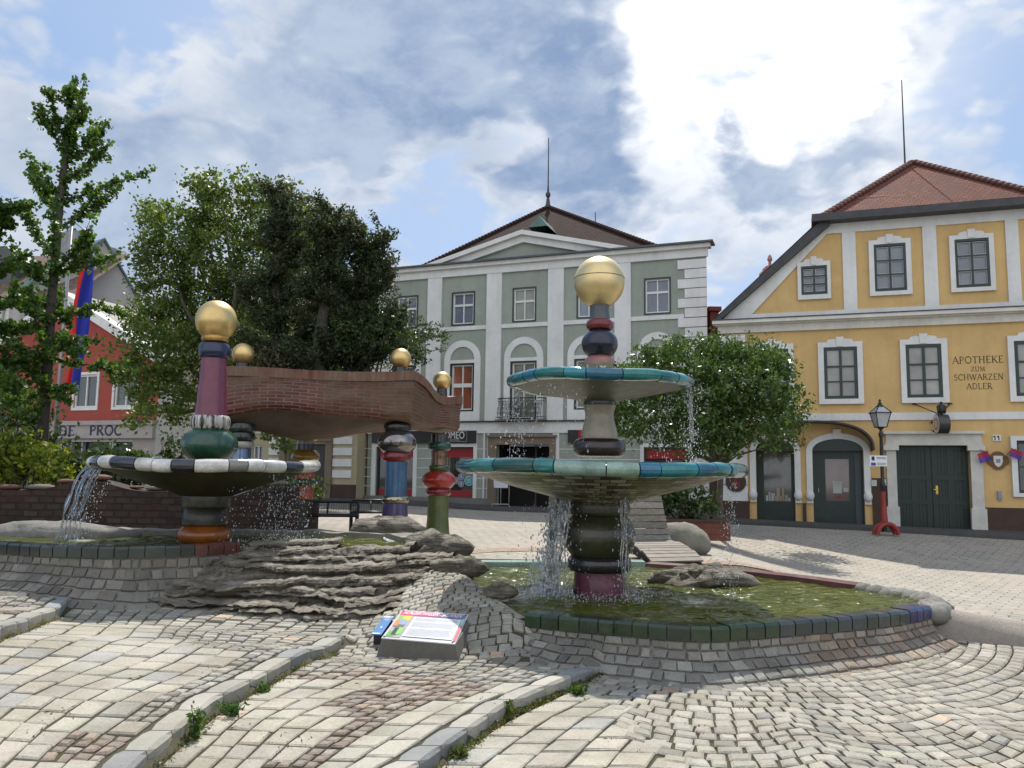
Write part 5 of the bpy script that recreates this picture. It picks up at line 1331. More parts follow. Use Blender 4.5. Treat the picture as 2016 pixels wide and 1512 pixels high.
mb = MB(); fbox(mb, gF, lerp(door[0], door[1], .55), lerp(door[0], door[1], .58), .2, door[3], -1.0, -.95); fbox(mb, gF, lerp(door[0], door[1], .50), door[1], door[3]-.55, door[3]-.5, -1.0, -.95); fbox(mb, gF, lerp(door[0], door[1], .55), door[1], door[3]-.9, door[3]-.87, -1.0, -.94); mb.build('door', M('door_brown', (.10, .075, .05), .5), gh)
mb = MB(); u_, v_ = gF.uv(*fD(1401, 251)); fbox(mb, gF, u_-.13, u_+.13, v_-.11, v_+.11, 0, .03); hn = mb.build('number_plate', wpaint, gh)
mb = MB()
for q in ((-.05, -.015, -.06, .06), (.015, .05, -.06, .06)): fbox(mb, gF, u_+q[0], u_+q[1], v_+q[2], v_+q[3], .03, .034)
mb.build('number', M_BLACKPRINT, hn)
for q in ((-.02, po[0]), (po[1], gF.len+.02)): mb = MB(); fbox(mb, gF, *q, zB-.2, zPl, 0, .10); mb.build('plinth', M('grey_plinth', (.20, .19, .175), .9, .2, 2, .3, 40), gh)
# balcony: bellied wrought iron
a, b, c_, d = low[2]; mb = MB(); ua, ub = a-.42, b+.42; z0 = zC+.04; z1 = V(930, 1075)
def belly(f): return .34+.16*sin(pi*min(1, f*1.5))*(1-f*.4)
ring = lambda z, dd: [gF.pt(ua, z, .05), gF.pt(ua-(dd-.34)*.8, z, dd-.08), gF.pt(ua+.1, z, dd), gF.pt(ub-.1, z, dd), gF.pt(ub+(dd-.34)*.8, z, dd-.08), gF.pt(ub, z, .05)]
for f, r_ in ((0, .018), (.12, .01), (.86, .01), (1, .02)): mb.tube(ring(lerp(z0, z1, f), belly(f)), r_, 5)
nb_ = 13
for k in range(nb_+1):
    uu = lerp(ua+.05, ub-.05, k/nb_); mb.tube([gF.pt(uu, lerp(z0, z1, f), belly(f)) for f in np.linspace(0, 1, 7)], .009, 4, cap=False)
for k in range(nb_):
    for rr, f in ((1, .28), (-1, .52), (1, .72)):
        uu = lerp(ua+.05, ub-.05, (k+.5)/nb_); zz = lerp(z0, z1, f); dd = belly(f)+.005
        mb.tube([gF.pt(uu+.055*(1-i/22)*cos(rr*i*.55+k), zz+.085*(1-i/22)*sin(rr*i*.55+k), dd) for i in range(18)], .008, 4, cap=False)
bal = mb.build('balcony', M('black_iron', None), gh)
mb = MB(); mb.hexa([gF.pt(u, z, q) for z in (zC+.005, zC+.045) for u, q in ((ua-.05, .42), (ub+.05, .42), (ub+.05, .14), (ua-.05, .14))]); mb.build('balcony_floor', M('stone_slab', (.2, .19, .18), .9), bal)
# pediment
pA = gF.uv(*f7(935, 197)); pL = gF.uv(*f7(430, 396)); pR = gF.uv(*f7(1495, 298)); zb_ = zE+.10
apx = (pA[0], pA[1]-.04); pL = (pL[0], zb_); pR = (pR[0], zb_)
mb = MB(); fprism(mb, gF, [pL, pR, apx], -.5, .0); mb.build('pediment', m_sage, gh)
mb = MB()
for E in (pL, pR):
    for w0, w1, dd in ((0, .16, .30), (.16, .40, .14)):
        du, dz = E[0]-apx[0], E[1]-apx[1]; l = hypot(du, dz); s_ = abs(du)/l
        q = lambda w: ((apx[0], apx[1]-w/s_), (E[0]-np.sign(du)*w/abs(dz/l)*.98, E[1]))
        (a0, e0), (a1, e1) = q(w0), q(w1); fprism(mb, gF, [a0, e0, e1, a1] if du < 0 else [a0, a1, e1, e0], -.3, dd)
mb.build('pediment_moulding', WHITE, gh)
# hipped roof
m_rooftile = brickmat('dark_roof_tiles', (.042, .026, .024), (.07, .038, .034), (.022, .017, .017), .18, .16, True, 0, .012, .9, .6, (.036, .03, .028), .06)
m_redroof = brickmat('red_roof_tiles', (.17, .062, .045), (.24, .095, .066), (.07, .035, .03), .17, .15, True, 0, .012, .8, .8, (.14, .07, .055), .12)
def roofface(mb, pts):                  # uv along the eaves / up the slope
    o, e = pts[0], (pts[1]-pts[0]).normalized(); n = (pts[1]-pts[0]).cross(pts[2]-pts[0]).normalized(); up = n.cross(e)
    mb.poly(pts, None, [((q-o).dot(e), (q-o).dot(up)) for q in pts])
rb = zE+.12; dB = -.9
rl = gF.uv(*f7(325, 400), dB)[0]; rr_ = gF.uv(*f7(1700, 284), dB)[0]
dA = -6.2; ap = gF.uv(*f7(1058, 74), dA)
c1, c2, c3, c4 = gF.pt(rl, rb, dB), gF.pt(rr_, rb, dB), gF.pt(rr_-1.2, rb, -11.5), gF.pt(rl, rb, -11.5); A_ = gF.pt(ap[0], ap[1], dA)
mb = MB(); roofface(mb, [c1, c2, A_]); roofface(mb, [c2, c3, A_]); roofface(mb, [c3, c4, A_]); roofface(mb, [c4, c1, A_]); rf = mb.build('roof', m_rooftile, gh)
mb = MB()
for E in (c1, c2):
    n = 44
    for k in range(n):
        q = E.lerp(A_, (k+.5)/n); mb.sphere((q.x, q.y, q.z+.02), .13, 7, 5, None, (1, 1, .7))
mb.build('hip_tiles', M('hip_tile', (.055, .032, .028), .9, .3, 6, spec=.1), rf, True)
mb = MB(); zr = lambda py: Z(py, 1080, A_.y); mb.lathe(A_.x, A_.y, [(.22, A_.z-.05), (.10, A_.z+.12), (.07, zr(391)), (.0, zr(386))][:3]+[(.05, zr(390))]+ball_prof(.11, zr(390), zr(377), 25, 155)+[(.05, zr(376)), (.03, zr(365)), (.02, zr(272)), (0, zr(270))], 12); mb.build('roof_spike', M('dark_zinc', (.05, .05, .055), .5), rf, True, radians(50))
am = gF.pt(gF.uv(*f7(1305, 150), -5)[0], rb, -5); mb = MB(); mb.tube([am, (am.x, am.y, Z(418, 1172, am.y))], [.03, .018], 6); mb.build('antenna', M('dark_zinc', None), rf)
dm = gF.uv(*f7(1020, 190), -2.6); dt = gF.uv(*f7(1022, 126), -2.6); du_ = gF.uv(*f7(1072, 182), -2.6)[0]
mb = MB(); w_ = du_-dt[0]; mb.poly([gF.pt(dt[0]-w_, dm[1], -2.2), gF.pt(du_, dm[1], -2.2), gF.pt(dt[0], dt[1], -2.4)]); mb.poly([gF.pt(du_, dm[1], -2.2), gF.pt(du_, dm[1], -4), gF.pt(dt[0], dt[1], -4.2), gF.pt(dt[0], dt[1], -2.4)]); mb.poly([gF.pt(dt[0]-w_, dm[1], -4), gF.pt(dt[0]-w_, dm[1], -2.2), gF.pt(dt[0], dt[1], -2.4), gF.pt(dt[0], dt[1], -4.2)]); mb.build('dormer', M('copper_green', (.09, .16, .13), .6, .2), rf)

# clothes stand in the doorway
csp = gF.pt(uD(1312), .3, .9); cs = thing('clothes_stand', 'white t-shirt hung on a thin stand outside the shop door', 'clothes stand', (csp.x, csp.y, T(csp.x, csp.y)))
g = cs.location.z; mb = MB(); mb.tube([(csp.x, csp.y, g+.2), (csp.x, csp.y, g+1.75)], .015, 6); mb.tube([(csp.x-.32, csp.y-.1, g), (csp.x-.28, csp.y-.05, g+.2), (csp.x+.28, csp.y-.05, g+.2), (csp.x+.32, csp.y-.1, g)], .015, 6); mb.tube([(csp.x-.3, csp.y, g+1.62), (csp.x, csp.y, g+1.72), (csp.x+.3, csp.y, g+1.62)], .012, 6); mb.build('stand', M('pale_metal', (.5, .5, .5), .4), cs, True)
mb = MB(); sil = [(-.24, .75), (.24, .75), (.26, 1.3), (.42, 1.2), (.50, 1.36), (.30, 1.6), (.10, 1.68), (-.10, 1.68), (-.30, 1.6), (-.50, 1.36), (-.42, 1.2), (-.26, 1.3)]
a_ = [mb.vert((csp.x+u, csp.y-.06+.02*sin(u*14), g+z)) for u, z in sil]; b_ = [mb.vert((csp.x+u, csp.y+.06, g+z)) for u, z in sil]; mb.face(a_); mb.face(b_[::-1])
for i in range(12): mb.face((a_[i], b_[i], b_[(i+1) % 12], a_[(i+1) % 12]))
mb.build('shirt', M('white_cotton', (.62, .62, .68), .9, .1), cs)
# ---------------------------------------------------------------- yellow pharmacy
yP = P(1830, 1000, 22.9); yd = Vector((2.93, -1)).normalized()
def yat(px):                            # along the wall line under a picture column
    r = ray(px, 930); k = ((yP.x*r.y-yP.y*r.x))/(yd.y*r.x-yd.x*r.y); return (yP.x+yd.x*k, yP.y+yd.y*k)
yA, yB = yat(1424), yat(2330); yF = Facade(yA, yB)
f6 = lambda x, y: (1400+x/3.149, 600+y/3.149); fR = lambda x, y: (1400+x/3.273, 280+y/3.273)
u6 = lambda x, y=700: yF.uv(*f6(x, y))[0]; v6 = lambda x, y: yF.uv(*f6(x, y))[1]; uR = lambda x, y: yF.uv(*fR(x, y))[0]; vR = lambda x, y: yF.uv(*fR(x, y))[1]
m_yel = M('ochre_stucco', (.66, .445, .19), .9, .10, .7, .2, 70); m_plin = M('brown_plinth', (.075, .045, .032), .85, .2, 2, .3, 40)
yh = thing('pharmacy_building', 'ochre yellow pharmacy with white window frames and half hipped gable', 'building', tuple(yF.pt(6, .2)))
Lw = yF.len; zb = -.05; zCo1 = vR(1000, 1120); zCo0 = vR(1000, 1198); zEv = vR(1400, 440+70)
uc = yF.uv(*fR(1300, 132), -3.0)[0]; u_l = 0.0
rk = [yF.uv(*fR(50, 1165)), yF.uv(*fR(715, 516))]
zEv = (vR(720, 516)+vR(2000, 442))/2; uK = rk[1][0]; uKr = 2*uc-uK; Lr = Lw
print('yellow: len', Lw, 'cornice', zCo0, zCo1, 'eaves', zEv, 'apex u', uc, 'knee', uK, uKr)
gate = rect(yF, f6, 1152, 868, 1612, 1402); gate = (gate[0], gate[1], .0, gate[3])
dr = rect(yF, f6, 632, 905, 950, 1345); dr = (dr[0], dr[1], .1, dr[3])
sw = rect(yF, f6, 280, 905, 520, 1330); sw = (sw[0], sw[1], .1, dr[3])
lwn = rect(yF, f6, 1897, 842, 2200, 1170)
zP0 = v6(1800, 1258)
mb = MB(); fwall(mb, yF, 0, Lw, zb, zCo0, [gate, dr, sw, lwn], .35)
for u in (0, Lw): mb.poly([yF.pt(u, zb), yF.pt(u, zb, -13), yF.pt(u, zCo0, -13), yF.pt(u, zCo0)])
mb.poly([yF.pt(0, zCo1, 0), yF.pt(Lr, zCo1, 0), yF.pt(uKr, zEv, 0), yF.pt(uK, zEv, 0)])
mb.build('wall', m_yel, yh)
# cornice between facade and gable
mb = MB(); fbox(mb, yF, -.10, Lr+.1, zCo0, zCo0+.22, 0, .10); fbox(mb, yF, -.16, Lr+.16, zCo0+.22, zCo1-.10, 0, .22); fbox(mb, yF, -.24, Lr+.24, zCo1-.10, zCo1, -.05, .36); mb.build('cornice', CREAMW, yh)
mb = MB(); fbox(mb, yF, -.26, Lr+.26, zCo1+.002, zCo1+.03, -.05, .39); mb.build('cornice_flashing', ROOF_DARK, yh)
# white gable trim: bottom band, rakes, frieze, pilasters
gb0 = vR(900, 1080); fr_ = vR(1400, 545)
zfr = (vR(860, 578)+vR(1900, 512))/2
mb = MB(); dkl = .34
rn = Vector((rk[1][0]-0, zEv-zCo1)); rl_ = rn.length; nu, nz = rn.y/rl_, -rn.x/rl_; wr = .52
for sgn, u0, u1 in ((1, 0.0, uK), (-1, Lr, uKr)):
    pts = [(u0, zCo1+.03), (u0+sgn*wr/nu, zCo1+.03), (u1+sgn*(wr*.75), zEv-.02), (u1, zEv-.02)]; fprism(mb, yF, pts if sgn > 0 else pts[::-1], 0, .06)
fbox(mb, yF, .2, Lr-.2, zCo1+.03, gb0, 0, .055); fbox(mb, yF, uK+.1, uKr-.1, zfr, zEv-.02, 0, .058)
mb.build('gable_trim', WHITE, yh)
ps = [(uR(848, 800), uR(935, 800)), (uR(1368, 800), uR(1458, 800)), (uR(1905, 800), uR(1990, 800))]
for a, b in ps:
    mb = MB(); fbox(mb, yF, a, b, gb0, zfr, 0, .05); mb.build('pilaster', WHITE, yh)
# windows
upane = glassmat('grey_pane', (.17, .19, .21)); cpane = glassmat('net_curtain_pane', (.30, .29, .26), .12)
casew = M('grey_casement', (.38, .40, .40), .5)
upw = [(rect(yF, fR, 557, 773, 770, 1014), rect(yF, fR, 580, 800, 748, 985)), (rect(yF, fR, 1017, 630, 1290, 988), rect(yF, fR, 1050, 658, 1256, 962)), (rect(yF, fR, 1537, 598, 1825, 964), rect(yF, fR, 1570, 625, 1792, 938))]
for o, i in upw:
    w = window(yF, yh, i, 2, 3, DKGREEN, upane, .05, .07, bar=.045, inner=casew); surround(yF, w, o, i, WHITE)
o, i = upw[1]; o2, i2 = upw[2]; dz = i2[0]-i[0]
w = window(yF, yh, (i2[0]+dz, i2[1]+dz, i2[2], i2[3]), 2, 3, DKGREEN, upane, .05, .07, bar=.045, inner=casew); surround(yF, w, (o2[0]+dz, o2[1]+dz, o2[2], o2[3]), (i2[0]+dz, i2[1]+dz, i2[2], i2[3]), WHITE)
mw = [(rect(yF, f6, 665, 228, 942, 614), rect(yF, f6, 700, 260, 908, 583)), (rect(yF, f6, 1174, 212, 1468, 609), rect(yF, f6, 1208, 245, 1430, 577)), (rect(yF, f6, 1842, 196, 2158, 603), rect(yF, f6, 1880, 228, 2118, 568))]
zo = [np.mean([q[0][k] for q in mw]) for k in (2, 3)]; zi = [np.mean([q[1][k] for q in mw]) for k in (2, 3)]
mw = [((o[0], o[1], *zo), (i[0], i[1], *zi)) for o, i in mw]; d0 = u6(513, 400)-mw[0][0][1]
mw.insert(0, (tuple(q+d0 for q in mw[0][0][:2])+tuple(zo), tuple(q+d0 for q in mw[0][1][:2])+tuple(zi)))
for o, i in mw:
    w = window(yF, yh, i, 2, 3, DKGREEN, cpane, .05, .09, bar=.03, split=[.31, .64]); surround(yF, w, o, i, WHITE)
# storey band, corner blocks, plinth
zb1, zb0 = (v6(620, 681)+v6(1900, 657))/2, (v6(620, 719)+v6(1900, 710))/2
mb = MB(); fbox(mb, yF, 0, Lw, zb0, zb1, 0, .05); mb.build('storey_band', WHITE, yh)
mb = MB(); z = zP0+.02; ue = u6(218, 600)
while z < zb0-.1: fbox(mb, yF, -.02, ue, z, min(z+.46, zb0), 0, .06); z += .49
z = zb1+.02
while z < zCo0-.05: fbox(mb, yF, -.02, ue, z, min(z+.46, zCo0), 0, .06); z += .49
mb.build('corner_blocks', WHITE, yh)
go = rect(yF, f6, 1092, 870, 1688, 1420)
for q in ((-.02, sw[0]-.2, zb, zP0+.02, 0, .07), (sw[1]+.2, dr[0]-.2, zb, zP0, 0, .07), (dr[1]+.2, go[0]-.01, zb, v6(1050, 1075), 0, .05), (go[1]+.01, Lw, zb, zP0, 0, .07)): mb = MB(); fbox(mb, yF, *q); mb.build('plinth', m_plin, yh)
# carriage gate
mb = MB(); zg = gate[3]
for a, b in ((go[0], gate[0]), (gate[1], go[1])):
    fbox(mb, yF, a, b, zb, zg-.02, -.05, .10); fbox(mb, yF, a-.04, b+.04, zb, zg*.32, -.04, .14); fbox(mb, yF, a-.07, b+.07, zg-.16, zg-.02, -.04, .17)
fbox(mb, yF, go[0], go[1], zg-.02, zg+.30, -.05, .11); fbox(mb, yF, go[0]-.06, go[1]+.06, zg+.30, zg+.38, -.05, .20); fbox(mb, yF, go[0]-.02, go[1]+.02, zg-.02, zg+.05, -.04, .14)
mb.build('gate_surround', M('pale_sandstone', (.62, .60, .54), .85, .14, 3, .3, 50), yh)
m_gate = M('gate_green', (.010, .030, .022), .38, .25, 5, .1, 30); mb = MB(); um = (gate[0]+gate[1])/2
fbox(mb, yF, gate[0], gate[1], 0, gate[3], -.34, -.30)
nb_ = 22
for k in range(nb_):
    a, b = lerp(gate[0], gate[1], k/nb_), lerp(gate[0], gate[1], (k+1)/nb_); fbox(mb, yF, a+.008, b-.008, .04, gate[3], -.30, -.285)
for a, b in ((gate[0]+.02, um-.02), (um+.02, gate[1]-.02)):
    for z in (.06, .9, zg*.62, zg-.14): fbox(mb, yF, a, b, z, z+.12, -.285, -.255)
    for u in (a, b-.12, (a+b)/2-.06): fbox(mb, yF, u, u+.12, .18, zg-.14, -.285, -.258)
gt = mb.build('gate', m_gate, yh)
mb = MB(); u, v = yF.uv(*f6(1400, 1148), -.25); fbox(mb, yF, u-.03, u+.03, v-.12, v+.12, -.255, -.24); mb.tube([yF.pt(u, v+.02, -.24), yF.pt(u, v+.02, -.18), yF.pt(u-.10, v+.0, -.17)], .016, 6); mb.build('handle', M('brass', (.65, .42, .10), .3, .2, metal=.9), gt)
# arched door and shop window
def arched(r, rise, name, parts):
    a, b, c_, d = r; m_ = (a+b)/2; ri = (b-a)/2; mb = MB(); n = 16; w = .17
    for s_ in (-1, 1): fbox(mb, yF, *sorted((m_+s_*ri, m_+s_*(ri+w))), zP0, d, -.05, .06)
    el = lambda q, t: (m_+(ri+t)*cos(q), d+(rise+t)*sin(q))
    for k in range(n): q0, q1 = pi*k/n, pi*(k+1)/n; fprism(mb, yF, [el(q0, w), el(q1, w), el(q1, 0), el(q0, 0)], -.02, .06)
    fbox(mb, yF, m_-.11, m_+.11, d+rise+.02, d+rise+.28, .0, .09)
    for s_ in (-1, 1): mb.sphere(yF.pt(m_+s_*(ri+w*.5), zP0+.22, .06), .12, 10, 8, None, (1, 1, 1.3))
    o = mb.build(name, WHITE, yh)
    mb = MB(); fprism(mb, yF, [el(pi*k/n, 0) for k in range(n+1)], .0, .012); mb.build('fanlight', DKGREEN, o)
    return o
ad = arched(dr, v6(790, 832)-dr[3], 'door_surround', 1); asw = arched(sw, v6(790, 832)-dr[3], 'window_surround', 1)
mb = MB(); a, b, c_, d = dr; l0, l1 = u6(655, 1100), u6(893, 1100); wz0, wz1 = v6(790, 1217), v6(790, 955); w0, w1 = u6(712, 1100), u6(862, 1100)
fbox(mb, yF, a, l0, c_, d, -.34, -.26); fbox(mb, yF, l1, b, c_, d, -.34, -.26)
for q in ((l0, w0, c_, d), (w1, l1, c_, d), (w0, w1, c_, wz0), (w0, w1, wz1, d)): fbox(mb, yF, *q, -.34, -.28)
dd_ = mb.build('shop_door', DKGREEN, yh)
mb = MB(); fbox(mb, yF, l1+.02, lerp(l1, dr[1], .72), dr[2], dr[3]-.05, -.262, -.245); mb.build('frame_panel', M('blue_grey_frame', (.055, .075, .10), .4, .1), dd_)
mb = MB(); mb.poly([yF.pt(w0, wz0, -.31), yF.pt(w1, wz0, -.31), yF.pt(w1, wz1, -.31), yF.pt(w0, wz1, -.31)]); mb.build('pane', glassmat('pinkish_pane', (.17, .12, .11)), dd_)
mb = MB(); fbox(mb, yF, lerp(w0, w1, .30), lerp(w0, w1, .68), v6(790, 1170), v6(790, 1092), -.308, -.30); fbox(mb, yF, lerp(w0, w1, .74), lerp(w0, w1, .95), v6(840, 1162), v6(840, 1135), -.308, -.30); mb.build('notices', M('paper', (.5, .52, .48), .8), dd_)
mb = MB(); fbox(mb, yF, lerp(w0, w1, .45), lerp(w0, w1, .66), v6(790, 1202), v6(790, 1190), -.308, -.30); mb.build('red_sticker', m_red, dd_)
mb = MB(); mb.tube([yF.pt(l0+.05, v6(700, 1165), -.24), yF.pt(l0+.05, v6(700, 1135), -.24)], .012, 6); mb.build('handle', M('pale_metal', None), dd_)
mb = MB(); a, b, c_, d = sw; s0, s1, sz0 = u6(326, 1100), u6(497, 1100), v6(400, 1222)
for q in ((a, s0, c_, d), (s1, b, c_, d), (s0, s1, c_, sz0)): fbox(mb, yF, *q, -.34, -.27)
so = mb.build('shop_window', DKGREEN, yh); mb = MB(); mb.poly([yF.pt(s0, sz0, -.31), yF.pt(s1, sz0, -.31), yF.pt(s1, d, -.31), yF.pt(s0, d, -.31)]); mb.build('pane', glassmat('shop_pane', (.10, .10, .09)), so)
mb = MB(); random.seed(4)
for k in range(9): u = lerp(s0+.05, s1-.12, k/8); h_ = random.uniform(.08, .5); fbox(mb, yF, u, u+random.uniform(.05, .11), sz0+.02, sz0+h_, -.307, -.29, random.choice([(.35, .36, .38), (.10, .16, .28), (.30, .25, .2), (.45, .45, .44), (.2, .1, .08)]))
mb.build('goods', m_print, so)
mb = MB(); fbox(mb, yF, sw[1]+.2, u6(262, 1100)-.0, zP0, d, 0, .01) if False else None
# lower right window
w = window(yF, yh, lwn, 2, 2, DKGREEN, dpane, -.12, .08); surround(yF, w, (lwn[0]-.14, lwn[1]+.14, lwn[2]-.10, lwn[3]+.12), lwn, WHITE, False)
# canopy hood over shop window and door
mb = MB(); r0 = yF.uv(*f6(1003, 905)); zt_ = v6(650, 724); ul = sw[0]-.55; n = 28; mid = (ul+r0[0])/2; hw = (r0[0]-ul)/2; el = lambda q, t, z=0: (mid+(hw-t)*np.sign(cos(q))*abs(cos(q))**.72, r0[1]+(zt_-r0[1]-t)*abs(sin(q))**.8)
for k in range(n):
    q0, q1 = pi*k/n, pi*(k+1)/n; fprism(mb, yF, [el(q0, 0), el(q1, 0), el(q1, .05), el(q0, .05)], 0, .62)
mb.build('canopy', M('canopy_dark', (.05, .045, .04), .6, .3), yh)
mb = MB()
u, v = yF.uv(*f6(573, 857)); mb.lathe(*yF.pt(u, v, .15)[:2], [(.0, v-.10), (.05, v-.07), (.055, v+.03), (.02, v+.06), (.07, v+.10), (.0, v+.16)], 10); mb.tube([yF.pt(u, v+.12, 0), yF.pt(u, v+.18, .1), yF.pt(u, v+.12, .15)], .01, 6); mb.build('wall_lamp', M('aged_brass', (.30, .20, .05), .35, .3, metal=.6), yh, True)
# lettering
M_INK = M('brown_black_letters', (.045, .028, .012), .7, .05)
for s_, x0, x1, y0, y1 in (('APOTHEKE', 1495, 1812, 319, 362), ('ZUM', 1610, 1697, 383, 412), ('SCHWARZEN', 1506, 1812, 429, 466), ('ADLER', 1583, 1743, 486, 523)):
    lt = MB(); q = rect(yF, f6, x0, y0, x1, y1); roman(lt, s_, yF.pt, *q, .006); lt.build('lettering', M_INK, yh)
mb = MB(); q = rect(yF, f6, 1745, 808, 1795, 844); fbox(mb, yF, *q, 0, .03); np_ = mb.build('number_plate', wpaint, yh)
mb = MB(); um_, vm_ = (q[0]+q[1])/2, (q[2]+q[3])/2
for s_ in (-.045, .045): fbox(mb, yF, um_+s_-.014, um_+s_+.014, vm_-.06, vm_+.06, .03, .034); fbox(mb, yF, um_+s_-.045, um_+s_-.0145, vm_+.02, vm_+.05, .03, .034)
mb.build('number', M_BLACKPRINT, np_)
mb = MB()
for q in ((990, 1086, 1025, 1124), (1061, 1080, 1085, 1121)): fbox(mb, yF, *rect(yF, f6, *q), .05, .09)
mb.build('notice_boxes', M('paper', None), yh)
mb = MB(); fbox(mb, yF, *rect(yF, f6, 1775, 1155, 1798, 1212), 0, .06); mb.build('bell_box', M('blue_grey_box', (.25, .30, .36), .4), yh)
# round sign with red A
u, v = yF.uv(*f6(154, 1098)); mb = MB(); rr = .30
mb.poly([yF.pt(u+rr*cos(2*pi*k/28), v+rr*sin(2*pi*k/28), .09) for k in range(28)]); mb.poly([yF.pt(u+rr*cos(-2*pi*k/28), v+rr*sin(-2*pi*k/28), .06) for k in range(28)])
for k in range(28): a0, a1 = 2*pi*k/28, 2*pi*(k+1)/28; mb.poly([yF.pt(u+rr*cos(a0), v+rr*sin(a0), .09), yF.pt(u+rr*cos(a0), v+rr*sin(a0), .06), yF.pt(u+rr*cos(a1), v+rr*sin(a1), .06), yF.pt(u+rr*cos(a1), v+rr*sin(a1), .09)])
rs = thing('round_sign', 'dark round wall sign with a red letter A beside the shop window', 'sign', tuple(yF.pt(u, v, .07))); mb.build('disc', M('dark_disc', (.05, .03, .025), .5), rs)
text_obj('A', m_red, rs, fm(yF, u, v-.05, .094), .26); text_obj('A', M('tan_print', (.4, .3, .18), .6, .05), rs, fm(yF, u, v+.17, .094), .05, .3, 'lettering') if False else None
# bracket sign: iron scroll, eagle, round two-faced disc
bx = thing('bracket_sign', 'black iron wall bracket with an eagle above a round hanging sign', 'sign', tuple(yF.pt(u6(1410), v6(1410, 750), .4)))
ub, zbk = u6(1400, 620), v6(1400, 614); mb = MB()
A0, A1 = yF.pt(u6(1258, 612), zbk, .04), yF.pt(u6(1480, 612), zbk, .04); tip = yF.pt(ub, v6(1400, 690), .5); top = yF.pt(ub, zbk+.02, .5)
mb.tube([A0, tip], .016, 6); mb.tube([A1, tip], .016, 6); mb.tube([yF.pt(ub, v6(1400, 690), .0), yF.pt(ub, v6(1400, 690), .75)], .02, 6)
for q in (A0, A1): mb.tube([q-yF.e*.06, q+yF.e*.06], .018, 6)
for yy in (730, 785): mb.tube([yF.pt(ub-.16, v6(1350, yy), 0), yF.pt(ub-.14, v6(1350, yy), .2), yF.pt(ub, v6(1350, yy), .32)], .03, 6)
mb.build('bracket', m_iron, bx, True)
mb = MB(); zq = lambda y: v6(1400, y); e0 = yF.pt(ub+.02, zq(650), .55)     # perched eagle
mb.lathe(e0.x, e0.y, [(.0, zq(690)), (.05, zq(684)), (.085, zq(660)), (.075, zq(640)), (.045, zq(628)), (.05, zq(620)), (.03, zq(613)), (0, zq(610))], 12)
for s_ in (-1, 1): mb.hexa([Vector((e0.x, e0.y, 0))+yF.e*(s_*a)+yF.n*b+Vector((0, 0, z)) for a, b, z in ((.05, -.06, zq(684)), (.09, -.06, zq(684)), (.10, .05, zq(680)), (.06, .05, zq(680)), (.05, -.05, zq(628)), (.08, -.05, zq(630)), (.13, .04, zq(640)), (.07, .05, zq(636)))])
mb.tube([e0+Vector((0, 0, zq(618)-e0.z)), e0+yF.n*.10+Vector((0, 0, zq(622)-e0.z))], [.03, .008], 6)
mb.build('eagle', m_iron, bx, True)
mb = MB(); zc = v6(1410, 748); r_ = abs(v6(1410, 690)-v6(1410, 808))/2; cc = yF.pt(ub, zc, .62); ring_o, ring_i = [], []
ax_ = (yF.e*.985-yF.n*.17).normalized(); bx_ = Vector((-ax_.y, ax_.x, 0)); disc = lambda rr, d: [cc+ax_*d+bx_*(rr*cos(2*pi*k/30))+Vector((0, 0, rr*sin(2*pi*k/30))) for k in range(30)]
A, B = disc(r_, -.14), disc(r_, .14); mb.poly(A, (.03, .03, .03)); mb.poly(B[::-1], (.03, .03, .03))
for k in range(30): mb.poly([A[k], B[k], B[(k+1) % 30], A[(k+1) % 30]], (.03, .03, .03))
mb.poly(disc(r_*.92, -.143), (.55, .53, .47)); mb.poly(disc(r_*.68, -.146), (.35, .12, .06)); mb.poly(disc(r_*.4, -.149), (.5, .48, .42))
mb.build('disc', m_print, bx)
# shield plaque with two little flags
pq = thing('shield_plaque', 'wooden plaque with a white shield right of the gate', 'plaque', tuple(yF.pt(u6(1777), v6(1777, 968), .03)))
mb = MB(); u, v = yF.uv(*f6(1777, 966)); rr = .27; pts = []
for k in range(40): q = 2*pi*k/40; r2 = rr*.88*(1+.17*abs(cos(2*q))-.08); pts.append((u+r2*cos(q)*1.05, v+r2*sin(q)*.98))
fprism(mb, yF, pts, 0, .04); mb.build('board', M('plaque_wood', (.16, .085, .03), .6, .3, 9), pq)
mb = MB(); fprism(mb, yF, [(u-.11, v+.13), (u-.11, v-.03), (u-.07, v-.13), (u, v-.18), (u+.07, v-.13), (u+.11, v-.03), (u+.11, v+.13)][::-1], .04, .055, (.62, .60, .58)); fbox(mb, yF, u-.05, u+.05, v-.06, v+.04, .055, .06, (.2, .2, .25)); mb.build('shield', m_print, pq)
